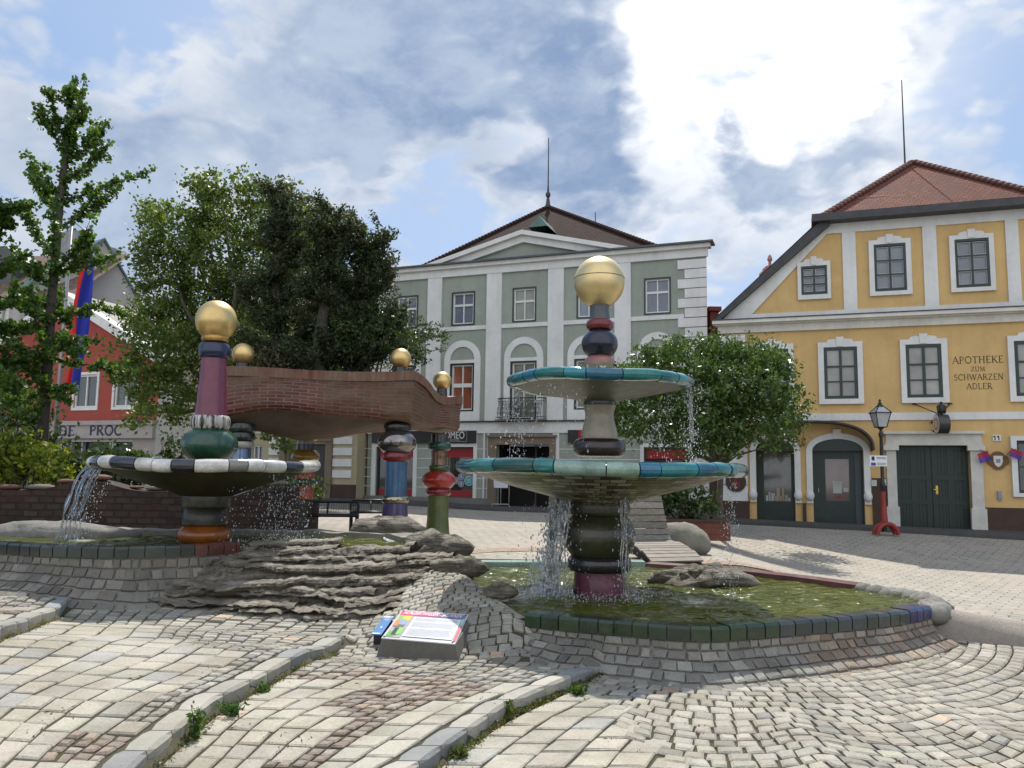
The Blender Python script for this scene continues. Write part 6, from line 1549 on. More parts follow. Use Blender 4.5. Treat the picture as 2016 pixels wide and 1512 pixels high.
for sgn, x0, y0, x1, y1, lab in ((-1, 1640, 905, 1705, 985, 'small red and blue flag on a stick left of the shield plaque'), (1, 1848, 893, 1920, 965, 'small red and blue flag on a stick right of the shield plaque')):
    fo = thing('wall_flag', lab, 'flag', tuple(yF.pt(u6((x0+x1)/2), v6((x0+x1)/2, (y0+y1)/2), .2)), 'small flags beside the plaque')
    mb = MB(); end = yF.uv(*f6(x1 if sgn < 0 else x0, y0+12)); tipu = yF.uv(*f6(x0+10 if sgn < 0 else x1-20, y0-4))
    mb.tube([yF.pt(u+sgn*.12, v+.02, .03), yF.pt(end[0], end[1], .16), yF.pt(tipu[0], tipu[1], .30)], .01, 6); mb.build('stick', M('flag_stick', (.2, .12, .05), .6), fo)
    mb = MB(); q = rect(yF, f6, x0, y0, x1, y1); R0 = []
    for i in range(9):
        f = i/8; uu = lerp(q[0], q[1], f); sl = (.10*f if sgn < 0 else .12*(1-f)); R0.append([(mb.vert(yF.pt(uu+.06*(1-w_)*-sgn, lerp(q[2], q[3]-.1, w_)+sl, .22+.03*sin(f*7+w_*2)))) for w_ in (0, .5, 1)])
    for A, B in zip(R0[:-1], R0[1:]):
        for j, c_ in ((0, (.10, .05, .30)), (1, (.40, .03, .07))): mb.face((A[j], B[j], B[j+1], A[j+1]), c_)
    mb.build('cloth', M('flag_cloth', (.3, .1, .1), .8, .15, 5, attr=True), fo, True)
# roof: main pitch behind, half hip in front
m_edge = ROOF_DARK; ov = .35; sl = (zEv-zCo1)/(uK); zR = zEv+(uc-uK)*sl*.55
apx_d = -3.0; za = yF.uv(*fR(1300, 132), apx_d)[1]; uap = yF.uv(*fR(1300, 132), apx_d)[0]
mb = MB()
eL, eR = yF.pt(uK+.0, zEv+.14, .28), yF.pt(uKr, zEv+.14, .28); ap_ = yF.pt(uap, za, apx_d); apb = yF.pt(uap, za, -13)
roofface(mb, [eL, eR, ap_])
# side slopes; seen only along their front edge
for s_, e0, lo_u in ((-1, eL, -.33), (1, eR, Lr+.33)):
    lo_f, lo_b = yF.pt(lo_u, zCo1-.05, .30), yF.pt(lo_u, zCo1-.05, -13); mid_b = yF.pt(uK if s_ < 0 else uKr, zEv+.14, -13)
    (roofface(mb, [lo_b, lo_f, e0, mid_b]) if s_ < 0 else roofface(mb, [lo_f, lo_b, mid_b, e0]))
    (roofface(mb, [mid_b, e0, ap_, apb]) if s_ < 0 else roofface(mb, [e0, mid_b, apb, ap_]))
yr = mb.build('roof', m_redroof, yh)
mb = MB()
for s_, a, b in ((1, (-.30, zCo1-.02), (uK+.03, zEv+.12)), (-1, (Lr+.42, zCo1-.02), (uKr-.03, zEv+.12))):
    pts = [a, (a[0]+s_*.22, a[1]), (b[0]+s_*.18, b[1]-.2), b]; fprism(mb, yF, pts if s_ > 0 else pts[::-1], -.3, .27)
fbox(mb, yF, uK-.30, uKr+.3, zEv-.02, zEv+.20, -.2, .48)
mb.build('verge_and_gutter', ROOF_DARK, yr)
mb = MB()
for E in (eL, eR):
    for k in range(26):
        q = E.lerp(ap_, (k+.5)/26); mb.sphere((q.x, q.y, q.z+.03), .15, 7, 5, None, (1, 1, .6))
mb.build('hip_tiles', M('hip_tile_red', (.17, .075, .058), .8, .3, 6), yr, True)
mb = MB(); lr = yF.pt(yF.uv(1782, 330, apx_d)[0], za-.1, apx_d); mb.tube([lr, (lr.x, lr.y, Z(158, 1780, lr.y))], [.03, .015], 6); mb.build('lightning_rod', M('dark_zinc', None), yr)
ra, rb_ = yF.pt(yF.uv(*fR(860, 376), -.9)[0], yF.uv(*fR(860, 376), -.9)[1], -.75), yF.pt(yF.uv(*fR(1940, 305), -.9)[0], yF.uv(*fR(1940, 305), -.9)[1], -.75)
mb = MB(); mb.tube([ra, rb_], .02, 6); [mb.tube([ra.lerp(rb_, k/8), ra.lerp(rb_, k/8)+Vector((0, 0, -.25))-yF.n*.1], .012, 5) for k in range(9)]; mb.build('snow_guard', M('copper_rail', (.25, .13, .09), .5), yr)
# ornate white and red gable piece seen behind the left verge
q = P(1512, 530, 29.5); mb = MB(); k_ = 29.5/FPX
for i_, (dx, dy, r_) in enumerate(((-12, 22, 9), (-8, 10, 8), (-2, 0, 7), (6, 2, 8), (12, 14, 8), (16, 26, 9), (-14, 30, 8))): mb.tube([(q.x+dx*k_, q.y-.1, q.z-dy*k_), (q.x+dx*k_, q.y+.2, q.z-dy*k_)], r_*k_*.9, 10)
mb.lathe(q.x+4*k_, q.y, [(.07, q.z), (.05, q.z+15*k_), (.1, q.z+20*k_), (.05, q.z+28*k_), (0, q.z+31*k_)], 10); mb.box((q.x+6*k_, q.y+.1, q.z-70*k_), (44*k_, .6, 96*k_))
tag(mb.build('gable_ornament', M('pink_white_stucco', (.46, .24, .20), .8, .3, 6)), 'scrolled pink gable top peeping over the yellow roof edge', 'gable')
# narrow street between the grey and the yellow house: a far pale house
nF = Facade((X(1380, 36), 36), (X(1470, 35.4), 35.4)); nh = thing('far_house', 'pale far house in the gap beside the yellow pharmacy', 'building', tuple(nF.pt(1, .3)))
mb = MB(); zt_ = Z(650, 1410, 36); fwall(mb, nF, 0, nF.len, .1, zt_, [], .1); mb.poly([nF.pt(0, zt_), nF.pt(nF.len, zt_), nF.pt(nF.len, zt_, -5), nF.pt(0, zt_, -5)]); mb.build('wall', CREAMW, nh)
wz = zt_-1.4; window(nF, nh, (.25, .75, wz, wz+1), 2, 2, wpaint, gpane, .05)
dmr = P(1402, 660, 31); mb = MB(); mb.box((dmr.x, dmr.y, dmr.z), (.32, .8, 1.7)); mb.box((dmr.x, dmr.y, dmr.z+.95), (.5, 1.0, .16)); tag(mb.build('chimney', M('red_chimney', (.20, .06, .045), .8)), 'slim red brick chimney behind the right corner of the sage house', 'chimney')

# dark asphalt strip with a kerb before the pharmacy
mb = MB(); L = []; n = 30
for i in range(n+1):
    u = lerp(-3.5, Lw, i/n); r = []
    for d, dz in ((.0, .11), (1.55, .10), (1.60, .095), (1.62, -.05)):
        q = yF.pt(u, 0, d); r.append(mb.vert((q.x, q.y, T(q.x, q.y)+dz)))
    L.append(r)
for A, B in zip(L[:-1], L[1:]):
    for k in range(3): mb.face((A[k], A[k+1], B[k+1], B[k]))
kind(mb.build('pavement', M('dark_asphalt', (.075, .072, .068), .9, .2, 2, .3, 60)), 'structure')
mb = MB(); L = []
for i in range(n+1):
    u = lerp(-13, gF.len+1, i/n); r = []
    for d, dz in ((.0, .12), (1.9, .10), (1.93, -.05)): q = gF.pt(u, 0, d); r.append(mb.vert((q.x, q.y, T(q.x, q.y)+dz)))
    L.append(r)
for A, B in zip(L[:-1], L[1:]):
    for k in range(2): mb.face((A[k], A[k+1], B[k+1], B[k]))
kind(mb.build('pavement', M('dark_asphalt', None)), 'structure')

# ---------------------------------------------------------------- beige rusticated house
bR = gF.pt(-.12, 0, .55); bL = X(298, 34.0); bF = Facade((bL, bR.y+(bR.x-bL)/2.6), (bR.x, bR.y))
bh = thing('town_house', 'beige house with white banded ground floor behind the trees', 'building', tuple(bF.pt(4, .3)))
f9 = lambda x, y: (280+x/4.2, 780+y/4.2)
zt_ = 7.4; m_beige = M('beige_stucco', (.42, .37, .24), .9, .10, 1, .15, 60)
d1 = rect(bF, f9, 1190, 395, 1520, 750); d1 = (d1[0], d1[1], .3, d1[3]); z1f = bF.uv(*f9(1640, 290))[1]
wl2 = [(bF.uv(*f9(220, 600))[0], bF.uv(*f9(330, 600))[0], 1.2, bF.uv(*f9(250, 420))[1]), (bF.uv(*f9(905, 600))[0], bF.uv(*f9(990, 600))[0], .4, bF.uv(*f9(950, 405))[1])]
wup = [(bF.uv(350+k*105, 700)[0], bF.uv(385+k*105, 700)[0], z1f+1.0, z1f+2.6) for k in range(4)]
mb = MB(); fwall(mb, bF, 0, bF.len, .1, zt_, [d1]+wl2+wup, .25); mb.poly([bF.pt(bF.len, .1), bF.pt(bF.len, .1, -9), bF.pt(bF.len, zt_, -9), bF.pt(bF.len, zt_)]); mb.build('wall', m_beige, bh)
mb = MB(); z = 1.35; holes = [d1]+wl2
while z < z1f:
    segs = [(0.1, bF.len-.22)]
    for h_ in holes:
        if h_[3]+.2 > z and h_[2]-.2 < z+.30:
            segs = [q for a, b in segs for q in ((a, min(b, h_[0]-.3)), (max(a, h_[1]+.3), b)) if q[1]-q[0] > .15]
    for a, b in segs: fbox(mb, bF, a, b, z, z+.28, 0, .04)
    z += .42
fbox(mb, bF, 0, bF.len, z1f+.05, z1f+.3, 0, .12); fbox(mb, bF, -.1, bF.len+.1, zt_-.3, zt_, 0, .25); mb.build('banding', WHITE, bh)
mb = MB(); fbox(mb, bF, 0, d1[0]-.3, .1, 1.1, 0, .06); fbox(mb, bF, d1[1]+.3, bF.len, .1, 1.1, 0, .06); mb.build('plinth', m_plin, bh)
mb = MB(); fbox(mb, bF, d1[0]-.28, d1[0], .1, d1[3]+.1, 0, .1); fbox(mb, bF, d1[1], d1[1]+.28, .1, d1[3]+.1, 0, .1); fbox(mb, bF, d1[0]-.28, d1[1]+.28, d1[3]+.1, d1[3]+.2, 0, .16); mb.build('portal', m_portal, bh)
mb = MB(); fbox(mb, bF, d1[0], d1[1], .1, d1[3], -.3, -.24); fbox(mb, bF, (d1[0]+d1[1])/2-.03, (d1[0]+d1[1])/2+.03, .1, d1[3], -.24, -.2); mb.build('door', M('dark_door', (.02, .018, .018), .4), bh)
for w in wl2+wup: window(bF, bh, w, 2, 2, wpaint, gpane, -.1)
mb = MB(); c1, c2 = bF.pt(-.2, zt_, .4), bF.pt(bF.len+.1, zt_, .4); c3, c4 = bF.pt(bF.len+.1, zt_+2.2, -5), bF.pt(-.2, zt_+2.2, -5); roofface(mb, [c1, c2, c3, c4]); mb.build('roof', m_redroof, bh)

# ---------------------------------------------------------------- red gabled shop
rR = (X(302, 31.2), 31.2); rL = X(-40, 34.4); rF = Facade((rL, rR[1]+(rR[0]-rL)/2.6), rR)
fL1 = lambda x, y: (x/4.725, 420+y/4.725); fL2 = lambda x, y: (x/4.4476, 740+y/4.4476)
m_redw = M('brick_red_stucco', (.36, .075, .055), .9, .08, 1.2, .2, 70)
rh = thing('shop_house', 'red gabled shop house with dark letters over the shopfront', 'building', tuple(rF.pt(4, .3)))
a0, a1 = rF.uv(*fL1(0, 1315)), rF.uv(*fL1(1420, 1290)); pk = rF.uv(122, 577); k1_ = rF.uv(*fL1(760, 880)); k2_ = rF.uv(*fL1(1230, 1185))
slr = (k1_[1]-k2_[1])/(k2_[0]-k1_[0]); er = (rF.len, k2_[1]-slr*(rF.len-k2_[0])); pk = (k1_[0]-.9, k1_[1]+slr*.9); el_ = (0, pk[1]-slr*pk[0])
zr0 = rF.uv(*fL2(900, 395))[1]; zf1 = rF.uv(*fL2(900, 432))[1]; zf0 = rF.uv(*fL2(900, 548))[1]
rw = [rect(rF, fL2, 655, -10, 850, 280), rect(rF, fL2, 1005, -10, 1200, 270)]; rw[1] = (rw[1][0], min(rw[1][1], rF.len-.2), rw[0][2], rw[0][3])
shop = (rF.uv(*fL2(590, 700))[0], rF.uv(*fL2(1150, 700))[0], .4, zf0-.05)
mb = MB(); fwall(mb, rF, 0, rF.len, zr0, er[1], rw, .15); mb.poly([rF.pt(0, er[1]), rF.pt(rF.len, er[1]), rF.pt(*pk), rF.pt(0, max(er[1]+.01, el_[1]))]); mb.build('wall', m_redw, rh); mb = MB(); mb.poly([rF.pt(rF.len, .2), rF.pt(rF.len, .2, -8), rF.pt(rF.len, er[1], -8), rF.pt(rF.len, er[1])]); mb.build('side_wall', CREAMW, rh)
mb = MB(); fwall(mb, rF, 0, rF.len, .1, zr0, [shop], .3); mb.build('ground_floor_wall', M('pale_grey_render', (.36, .33, .30), .85, .12), rh)
mb = MB()
for E in (el_, er):
    du, dz = E[0]-pk[0], E[1]-pk[1]; l = hypot(du, dz); s_ = np.sign(du); ex = .5
    pts = [(pk[0], pk[1]+.25), (pk[0], pk[1]-.15), (E[0]+s_*ex*.6, E[1]-.15-ex*slr*.6), (E[0]+s_*ex*.6, E[1]+.25-ex*slr*.6)]; fprism(mb, rF, pts if s_ < 0 else pts[::-1], -.2, .30)
mb.build('verge', WHITE, rh)
mb = MB(); roofface(mb, [rF.pt(rF.len+.4, er[1]+.2-.4*slr, .2), rF.pt(rF.len+.4, er[1]+.2-.4*slr, -8), rF.pt(pk[0], pk[1]+.25, -8), rF.pt(pk[0], pk[1]+.25, .2)]); roofface(mb, [rF.pt(-.4, el_[1]+.2-.4*slr, -8), rF.pt(-.4, el_[1]+.2-.4*slr, .2), rF.pt(pk[0], pk[1]+.25, .2), rF.pt(pk[0], pk[1]+.25, -8)]); mb.build('roof', brickmat('pale_tiles', (.30, .28, .26), (.36, .33, .30), (.15, .14, .13), .18, .16, True), rh)
for w in rw:
    o = window(rF, rh, w, 2, 1, wpaint, glassmat('dull_pane', (.08, .09, .09)), -.06, .08); mb = MB(); a, b, c_, d = w
    for q in ((a-.1, a, c_-.1, d+.1), (b, b+.1, c_-.1, d+.1), (a, b, d, d+.1), (a, b, c_-.1, c_)): fbox(mb, rF, *q, 0, .04)
    mb.build('surround', WHITE, o)
mb = MB(); fbox(mb, rF, 1.0, rF.len, zf0, zf1, .0, .18); fbox(mb, rF, .9, rF.len+.05, zf1, zr0, 0, .26); fa = mb.build('fascia', M('greyish_fascia', (.40, .36, .34), .8, .12), rh)
M_NAVY = M('navy_letters', (.03, .035, .07), .6, .1)
for s_, x0, x1 in (('DÉ', 548, 690), ('PROC', 818, 1100)):
    q0, q1 = rF.uv(*fL2(x0, 480))[0], rF.uv(*fL2(x1, 480))[0]; zl0, zl1 = rF.uv(*fL2(800, 522))[1], rF.uv(*fL2(800, 438))[1]
    lm = MB(); roman(lm, s_.replace('É', 'E'), rF.pt, q0, q1, zl0, zl1, .185, 1.9)
    if 'É' in s_: lm.poly([rF.pt(lerp(q0, q1, f_), zl1+g_, .187) for f_, g_ in ((.70, .05), (.76, .05), (.86, .16), (.78, .16))])
    lm.build('lettering', M_NAVY, fa)
mb = MB(); a, b, c_, d = shop; fbox(mb, rF, a, b, .3, d, -.3, -.25); sf = mb.build('shop_window', M('dark_shop_interior', (.02, .02, .022), .2, .4, 2), rh)
mb = MB()
for f in (0, .18, .62, .66, .97): fbox(mb, rF, lerp(a, b, f), lerp(a, b, f)+.07, .4, d, -.25, -.1)
fbox(mb, rF, a, b, d-.08, d, -.09, -.02); mb.build('frame', M('pale_metal', None), sf)

# grey gable house and white house behind it
hF = Facade((X(92, 38.6), 38.6), (X(300, 42.8), 42.8)); hh = thing('gable_house', 'plain grey gable wall with tall chimneys behind the red shop', 'building', tuple(hF.pt(3, .3)))
pk2 = hF.uv(*fL1(963, 258)); r2_ = hF.uv(*fL1(1232, 725)); l2_ = hF.uv(*fL1(780, 372)); m1, m2 = (pk2[1]-r2_[1])/(r2_[0]-pk2[0]), (pk2[1]-l2_[1])/(pk2[0]-l2_[0])
uR2 = pk2[0]+3.2; uL2 = pk2[0]-3.6
mb = MB(); fprism(mb, hF, [(uL2, .2), (uR2, .2), (uR2, pk2[1]-m1*3.2), pk2, (uL2, pk2[1]-m2*3.6)], -6, 0); mb.build('wall', M('grey_render', (.40, .385, .37), .9, .10, .8), hh)
mb = MB(); fprism(mb, hF, [(uR2+.2, pk2[1]-m1*3.4), (uR2+.2, pk2[1]-m1*3.4+.14), (pk2[0], pk2[1]+.16), (pk2[0], pk2[1]+.02)], -6.1, .14); fprism(mb, hF, [(pk2[0], pk2[1]+.02), (pk2[0], pk2[1]+.16), (uL2-.2, pk2[1]-m2*3.8+.14), (uL2-.2, pk2[1]-m2*3.8)], -6.1, .14); mb.build('roof_edge', M('teal_zinc', (.10, .16, .16), .5, .2), hh)
mb = MB(); c_ = hF.uv(*fL1(790, 300)); w_ = 1.0; fbox(mb, hF, hF.uv(*fL1(700, 300))[0], hF.uv(*fL1(882, 300))[0], c_[1]-2.5, hF.uv(*fL1(790, 150))[1], -1.6, -.5); ch = mb.build('chimney', M('chimney_render', (.34, .33, .32), .9), hh)
mb = MB(); a, b = hF.uv(*fL1(1105, 500))[0], hF.uv(*fL1(1172, 500))[0]; zc1, zc0 = hF.uv(*fL1(1140, 390))[1], hF.uv(*fL1(1140, 340))[1]
fbox(mb, hF, a-.4, b, zc1-4, zc1, -2.2, -1.2); fbox(mb, hF, a-.75, b+.1, zc1, zc1+.15, -2.4, -1.0)
for k in range(6): fbox(mb, hF, lerp(a-.65, b, k/5), lerp(a-.65, b, k/5)+.1, zc1+.15, zc0, -2.3, -1.1)
fprism(mb, hF, [(a-.8, zc0), (b+.15, zc0), (b-.1, zc0+.28), (a-.5, zc0+.28)], -2.4, -1.0); mb.build('chimney', M('chimney_render', None), hh)
wF = Facade((X(-160, 38.5), 38.5), (X(118, 37.5), 37.5)); wh = thing('white_house', 'white house with brown tiled roof at the far left edge', 'building', tuple(wF.pt(3, .3)))
zt_ = Z(585, 40, 37.7); mb = MB(); fwall(mb, wF, 0, wF.len, .2, zt_, [], .1); mb.poly([wF.pt(wF.len, .2), wF.pt(wF.len, .2, -6), wF.pt(wF.len, zt_, -6), wF.pt(wF.len, zt_)]); mb.build('wall', CREAMW, wh)
zr = Z(492, 50, 41); mb = MB(); roofface(mb, [wF.pt(-.2, zt_, .3), wF.pt(wF.len+.2, zt_, .3), wF.pt(wF.len+.2, zr, -4), wF.pt(-.2, zr, -4)]); mb.build('roof', brickmat('brown_roof_tiles', (.16, .10, .075), (.22, .14, .105), (.08, .055, .045), .2, .2, True), wh)
mb = MB(); zd = Z(600, 20, 37); uu = wF.uv(5, 640)[0]; mb.tube([wF.pt(wF.uv(22, 580)[0], zt_-.15, .12), wF.pt(uu+.1, zt_-.2, .12), wF.pt(uu, zt_-.6, .12), wF.pt(uu, .2, .12)], .09, 8); mb.build('drainpipe', M('pale_metal', None), wh, True)
dq = wF.uv(18, 520, -1.5); mb = MB(); fbox(mb, wF, dq[0]-1.4, dq[0]+.6, zt_+.2, dq[1]+.1, -2.5, -1); fprism(mb, wF, [(dq[0]-1.6, dq[1]+.1), (dq[0]+.9, dq[1]+.1), (dq[0]+.3, dq[1]+.75), (dq[0]-1.4, dq[1]+.75)], -2.6, -.9); mb.build('dormer', M('grey_metal', None), wh)

# flag pole with long red and blue banner
fy = 17.5; fpx = X(104, fy); fo = thing('flag_pole', 'grey flag pole holding a long red and blue banner among the leaves', 'flag pole', (fpx, fy, T(fpx, fy)))
zt_ = Z(440, 118, fy); mb = MB(); mb.tube([(fpx, fy, T(fpx, fy)), (fpx, fy, zt_)], [.055, .035], 10); mb.sphere((fpx, fy, zt_+.05), .07); 
bx0 = X(128, fy); za_ = Z(455, 135, fy); mb.tube([(fpx, fy, za_+.25), (bx0+.1, fy-.1, za_), (X(166, fy), fy-.15, Z(500, 166, fy))], .02, 6); mb.build('pole', M('pole_grey', (.36, .37, .38), .4, .1, metal=.3), fo, True)
mb = MB(); R0 = []
for i in range(41):
    f = i/40; py = lerp(462, 772, f); l0 = interp([(0, 133), (.25, 130), (.6, 124), (.9, 118), (1, 116)], f); l1 = interp([(0, 150), (.12, 168), (.25, 170), (.5, 158), (1, 150)], f)
    top = lerp(0, .35, 0); row = []
    for j in range(13):
        g_ = j/12; pz = Z(py+max(0, g_-.15)*46*max(0, 1-f*4), 140, fy); row.append(mb.vert((X(lerp(l0, l1, g_), fy)+.03*sin(f*9+g_*3), fy-.12+.10*sin(g_*11+f*2.6)+.05*sin(g_*5-f*6), pz)))
    R0.append(row)
for A, B in zip(R0[:-1], R0[1:]):
    for j in range(12): mb.face((A[j], A[j+1], B[j+1], B[j]), (.55, .035, .03) if j < 5 else (.035, .05, .36))
mb.build('banner', leafmat('banner_cloth', .35, (1, 1, 1), .7), fo, True)
# ================================================================== VEGETATION
def leaves(name, mat, parent, pts, size, cols, aspect=.62, nrmz=.0, droop=None):
    """one small leaf face at every point: pts (n,3)"""
    n = len(pts); pts = np.asarray(pts, dtype=float)
    nv = RNG.normal(size=(n, 3)); nv[:, 2] = nv[:, 2]*(1-nrmz)+nrmz*1.2; nv /= np.linalg.norm(nv, axis=1)[:, None]
    ref = RNG.normal(size=(n, 3)); a = np.cross(nv, ref); a /= np.linalg.norm(a, axis=1)[:, None]; b = np.cross(nv, a)
    s = size*RNG.uniform(.65, 1.35, n)[:, None]; w = s*aspect
    bend = nv*s*.18
    v = np.stack([pts-a*s, pts+b*w-bend, pts+a*s, pts-b*w-bend], 1).reshape(-1, 3)
    if parent is not None: v = v-np.array(rootloc(parent))
    me = bpy.data.meshes.new(name); me.vertices.add(n*4); me.loops.add(n*4); me.polygons.add(n)
    me.vertices.foreach_set('co', v.ravel()); me.loops.foreach_set('vertex_index', np.arange(n*4)); me.polygons.foreach_set('loop_start', np.arange(n)*4)
    try: me.polygons.foreach_set('loop_total', np.full(n, 4))
    except Exception: pass
    at = me.attributes.new('Col', 'FLOAT_COLOR', 'FACE'); cols = np.asarray(cols, dtype=float)
    c = cols[RNG.integers(0, len(cols), n)]*RNG.uniform(.75, 1.25, (n, 1)); at.data.foreach_set('color', np.hstack([c, np.ones((n, 1))]).astype(np.float32).ravel())
    me.update(calc_edges=True); me.validate(); me.materials.append(mat)
    o = bpy.data.objects.new(name, me); C.objects.link(o)
    if parent is not None: o.parent = parent
    return o
def clumps(blobs, n_sub, n_leaf, sub_r, shell=.55):
    """blobs: (centre, (rx,ry,rz)); twig clusters spread mostly near the outside of each"""
    out = []
    for c, r in blobs:
        r = np.array(r); c = np.array(c); k = max(3, int(n_sub*float(np.prod(r))**(2/3)))
        d = RNG.normal(size=(k, 3)); d /= np.linalg.norm(d, axis=1)[:, None]
        q = c+d*r*RNG.uniform(shell, 1.08, (k, 1))
        for p in q:
            m = RNG.normal(size=(RNG.integers(int(n_leaf*.5), int(n_leaf*1.5)+1), 3))*sub_r*RNG.uniform(.6, 1.4); m[:, 2] *= .75
            out.append(p+m)
    return np.vstack(out)
def pxblob(px, py, r, Y, depth=1.0, squash=1.0):
    c = P(px, py, Y); k = Y/FPX; return (tuple(c), (r*k, r*k*depth, r*k*squash))
LIME = [(.10, .155, .035), (.08, .13, .028), (.13, .185, .042), (.16, .20, .05), (.065, .105, .024)]
DARKG = [(.042, .080, .020), (.055, .095, .026), (.075, .115, .03), (.034, .062, .018)]
CONI = [(.05, .082, .032), (.066, .10, .038), (.085, .10, .046), (.095, .085, .05), (.042, .068, .028)]
GINK = [(.07, .145, .03), (.09, .175, .035), (.055, .12, .025), (.12, .19, .04)]
YELG = [(.22, .27, .03), (.15, .21, .028), (.30, .32, .05), (.10, .15, .02)]
m_leaf = leafmat('broad_leaf', .42); m_gloss = leafmat('glossy_leaf', .32, rough=.25); m_needle = leafmat('needles', .35, (1.1, 1.1, .6), .6)
def limb(mb, pts, r0, r1, n=7): mb.tube(pts, [lerp(r0, r1, i/(len(pts)-1)) for i in range(len(pts))], n)
def bent(a, b, k=4, w=.12):
    a, b = Vector(a), Vector(b); L = (b-a).length
    return [a.lerp(b, i/k)+Vector((random.gauss(0, w), random.gauss(0, w), random.gauss(0, w)))*L*.25*sin(pi*i/k) for i in range(k+1)]
random.seed(11)
# lime tree behind the conifers
Yl = 24.0; tl = thing('lime_tree', 'broad light green lime tree towering behind the dark conifers', 'tree', (X(470, Yl), Yl, T(-8, Yl)))
bl_ = [(440, 405, 66), (352, 452, 72), (300, 425, 34), (300, 495, 45), (530, 425, 72), (600, 430, 50), (575, 470, 50), (430, 500, 85), (335, 575, 68), (285, 620, 45), (300, 700, 74), (258, 750, 36), (330, 785, 55), (400, 600, 92), (520, 560, 92), (620, 560, 82), (700, 600, 60), (690, 690, 60), (385, 690, 82), (285, 815, 32), (480, 680, 72), (600, 660, 80), (420, 780, 40), (395, 365, 30), (490, 365, 32), (560, 385, 30)]
pts = clumps([pxblob(x, y, r*.94, Yl+random.uniform(-1.5, 1.5), 1.1) for x, y, r in bl_], 62, 36, .16)
leaves('crown', m_leaf, tl, pts, .062, LIME)
g0 = Vector((X(470, Yl), Yl, T(-8, Yl)-.1)); mb = MB(); f0 = g0+Vector((0, 0, 2.6)); limb(mb, bent(g0, f0, 4, .05), .30, .22, 10)
for x, y, r in bl_: limb(mb, bent(f0+Vector((0, 0, random.uniform(-.5, .8))), P(x, y, Yl+random.uniform(-1, 1)), 5), .10, .02, 6)
mb.build('trunk', BARK, tl, True)
mb = MB(); L_ = []
pts = clumps([pxblob(560, 858, 24, 20.5), pxblob(545, 835, 16, 20.5), pxblob(575, 875, 14, 20.5), pxblob(525, 850, 14, 20.5)], 90, 12, .10)
# drooping twig that shows under the trough belongs to the lime crown
leaves('hanging_twig', m_leaf, tl, pts, .075, LIME); mb.tube([P(560, 800, 20.6), P(556, 840, 20.5), P(566, 880, 20.5)], [.03, .015, .006], 6); mb.tube([f0, P(540, 720, 22.5), P(560, 800, 20.6)], [.08, .05, .03], 6); mb.build('twig_wood', BARK, tl, True)

# dark conifers behind the trough: shaggy upward branches
def conifer(label, Y, top, base, hw, arms, nb=46):
    tp_, bs_ = P(*top, Y), P(*base, Y); g = 3.05; o = thing('conifer', label, 'tree', (bs_.x, Y, g), 'dark conifers growing in the trough')
    mb = MB(); tr_ = bent((bs_.x, Y, g-.1), tp_, 6, .03); limb(mb, tr_, .16, .02, 8); P_ = []
    def tuft(path, w):
        for i in range(len(path)-1):
            a, b = np.array(path[i]), np.array(path[i+1]); n = int(np.linalg.norm(b-a)*190)+4
            q = a+(b-a)*RNG.uniform(0, 1, (n, 1)); P_.append(q+RNG.normal(size=(n, 3))*w*RNG.uniform(.4, 1, (n, 1)))
    k = Y/FPX; lo = P(base[0], base[1], Y).z
    for j in range(nb):
        f = (j+random.random())/nb; z = lerp(tp_.z-.05, lo, f); c = Vector((lerp(tp_.x, bs_.x, f), Y, z)); R = lerp(hw[0], hw[1], f**1.35)*k*random.uniform(.45, 1.2); a = random.uniform(0, 2*pi)
        dv = Vector((cos(a), sin(a)*.9, 0)); e = c+dv*R+Vector((0, 0, R*random.uniform(.15, .6))); m_ = c.lerp(e, .55)-Vector((0, 0, R*.10)); path = [c, m_, e]; limb(mb, path, .03, .006, 4); tuft(path, .075)
        for s_ in range(int(3+R*4)):
            q = m_.lerp(e, random.uniform(-.6, .9)); d2 = (dv+Vector((random.gauss(0, .8), random.gauss(0, .8), random.uniform(.1, .9)))).normalized(); tuft([q, q+d2*random.uniform(.22, .48)], .055)
    for x0, y0, x1, y1 in arms:
        A, B = P(x0, y0, Y), P(x1, y1, Y-.4); m_ = A.lerp(B, .5)-Vector((0, 0, .12)); limb(mb, [A, m_, B], .05, .012, 5); tuft([A, m_, B], .09)
        for s_ in range(22):
            q = A.lerp(B, random.uniform(.15, 1)); d2 = Vector((random.gauss(0, .6), random.gauss(0, .6), random.uniform(.3, 1))).normalized(); tuft([q, q+d2*random.uniform(.25, .6)], .06)
    tuft([tp_-Vector((0, 0, .8)), tp_+Vector((0, 0, .05))], .05)
    leaves('crown', m_needle, o, np.vstack(P_), .044, CONI, .36); mb.build('trunk', BARK, o, True)
conifer('tallest dark conifer nearest the golden ball column', 14.9, (556, 368), (545, 730), (15, 80), [(545, 560, 482, 580), (552, 470, 588, 425)], 54)
conifer('blunt topped dark conifer in the middle of the group', 14.5, (652, 412), (625, 735), (16, 80), [(645, 520, 690, 450), (640, 500, 622, 450)], 54)
conifer('dark conifer with long arms reaching right before the sage house', 14.9, (716, 455), (690, 735), (14, 62), [(700, 560, 772, 510), (700, 600, 768, 560), (695, 650, 800, 640), (705, 530, 758, 470)], 46)
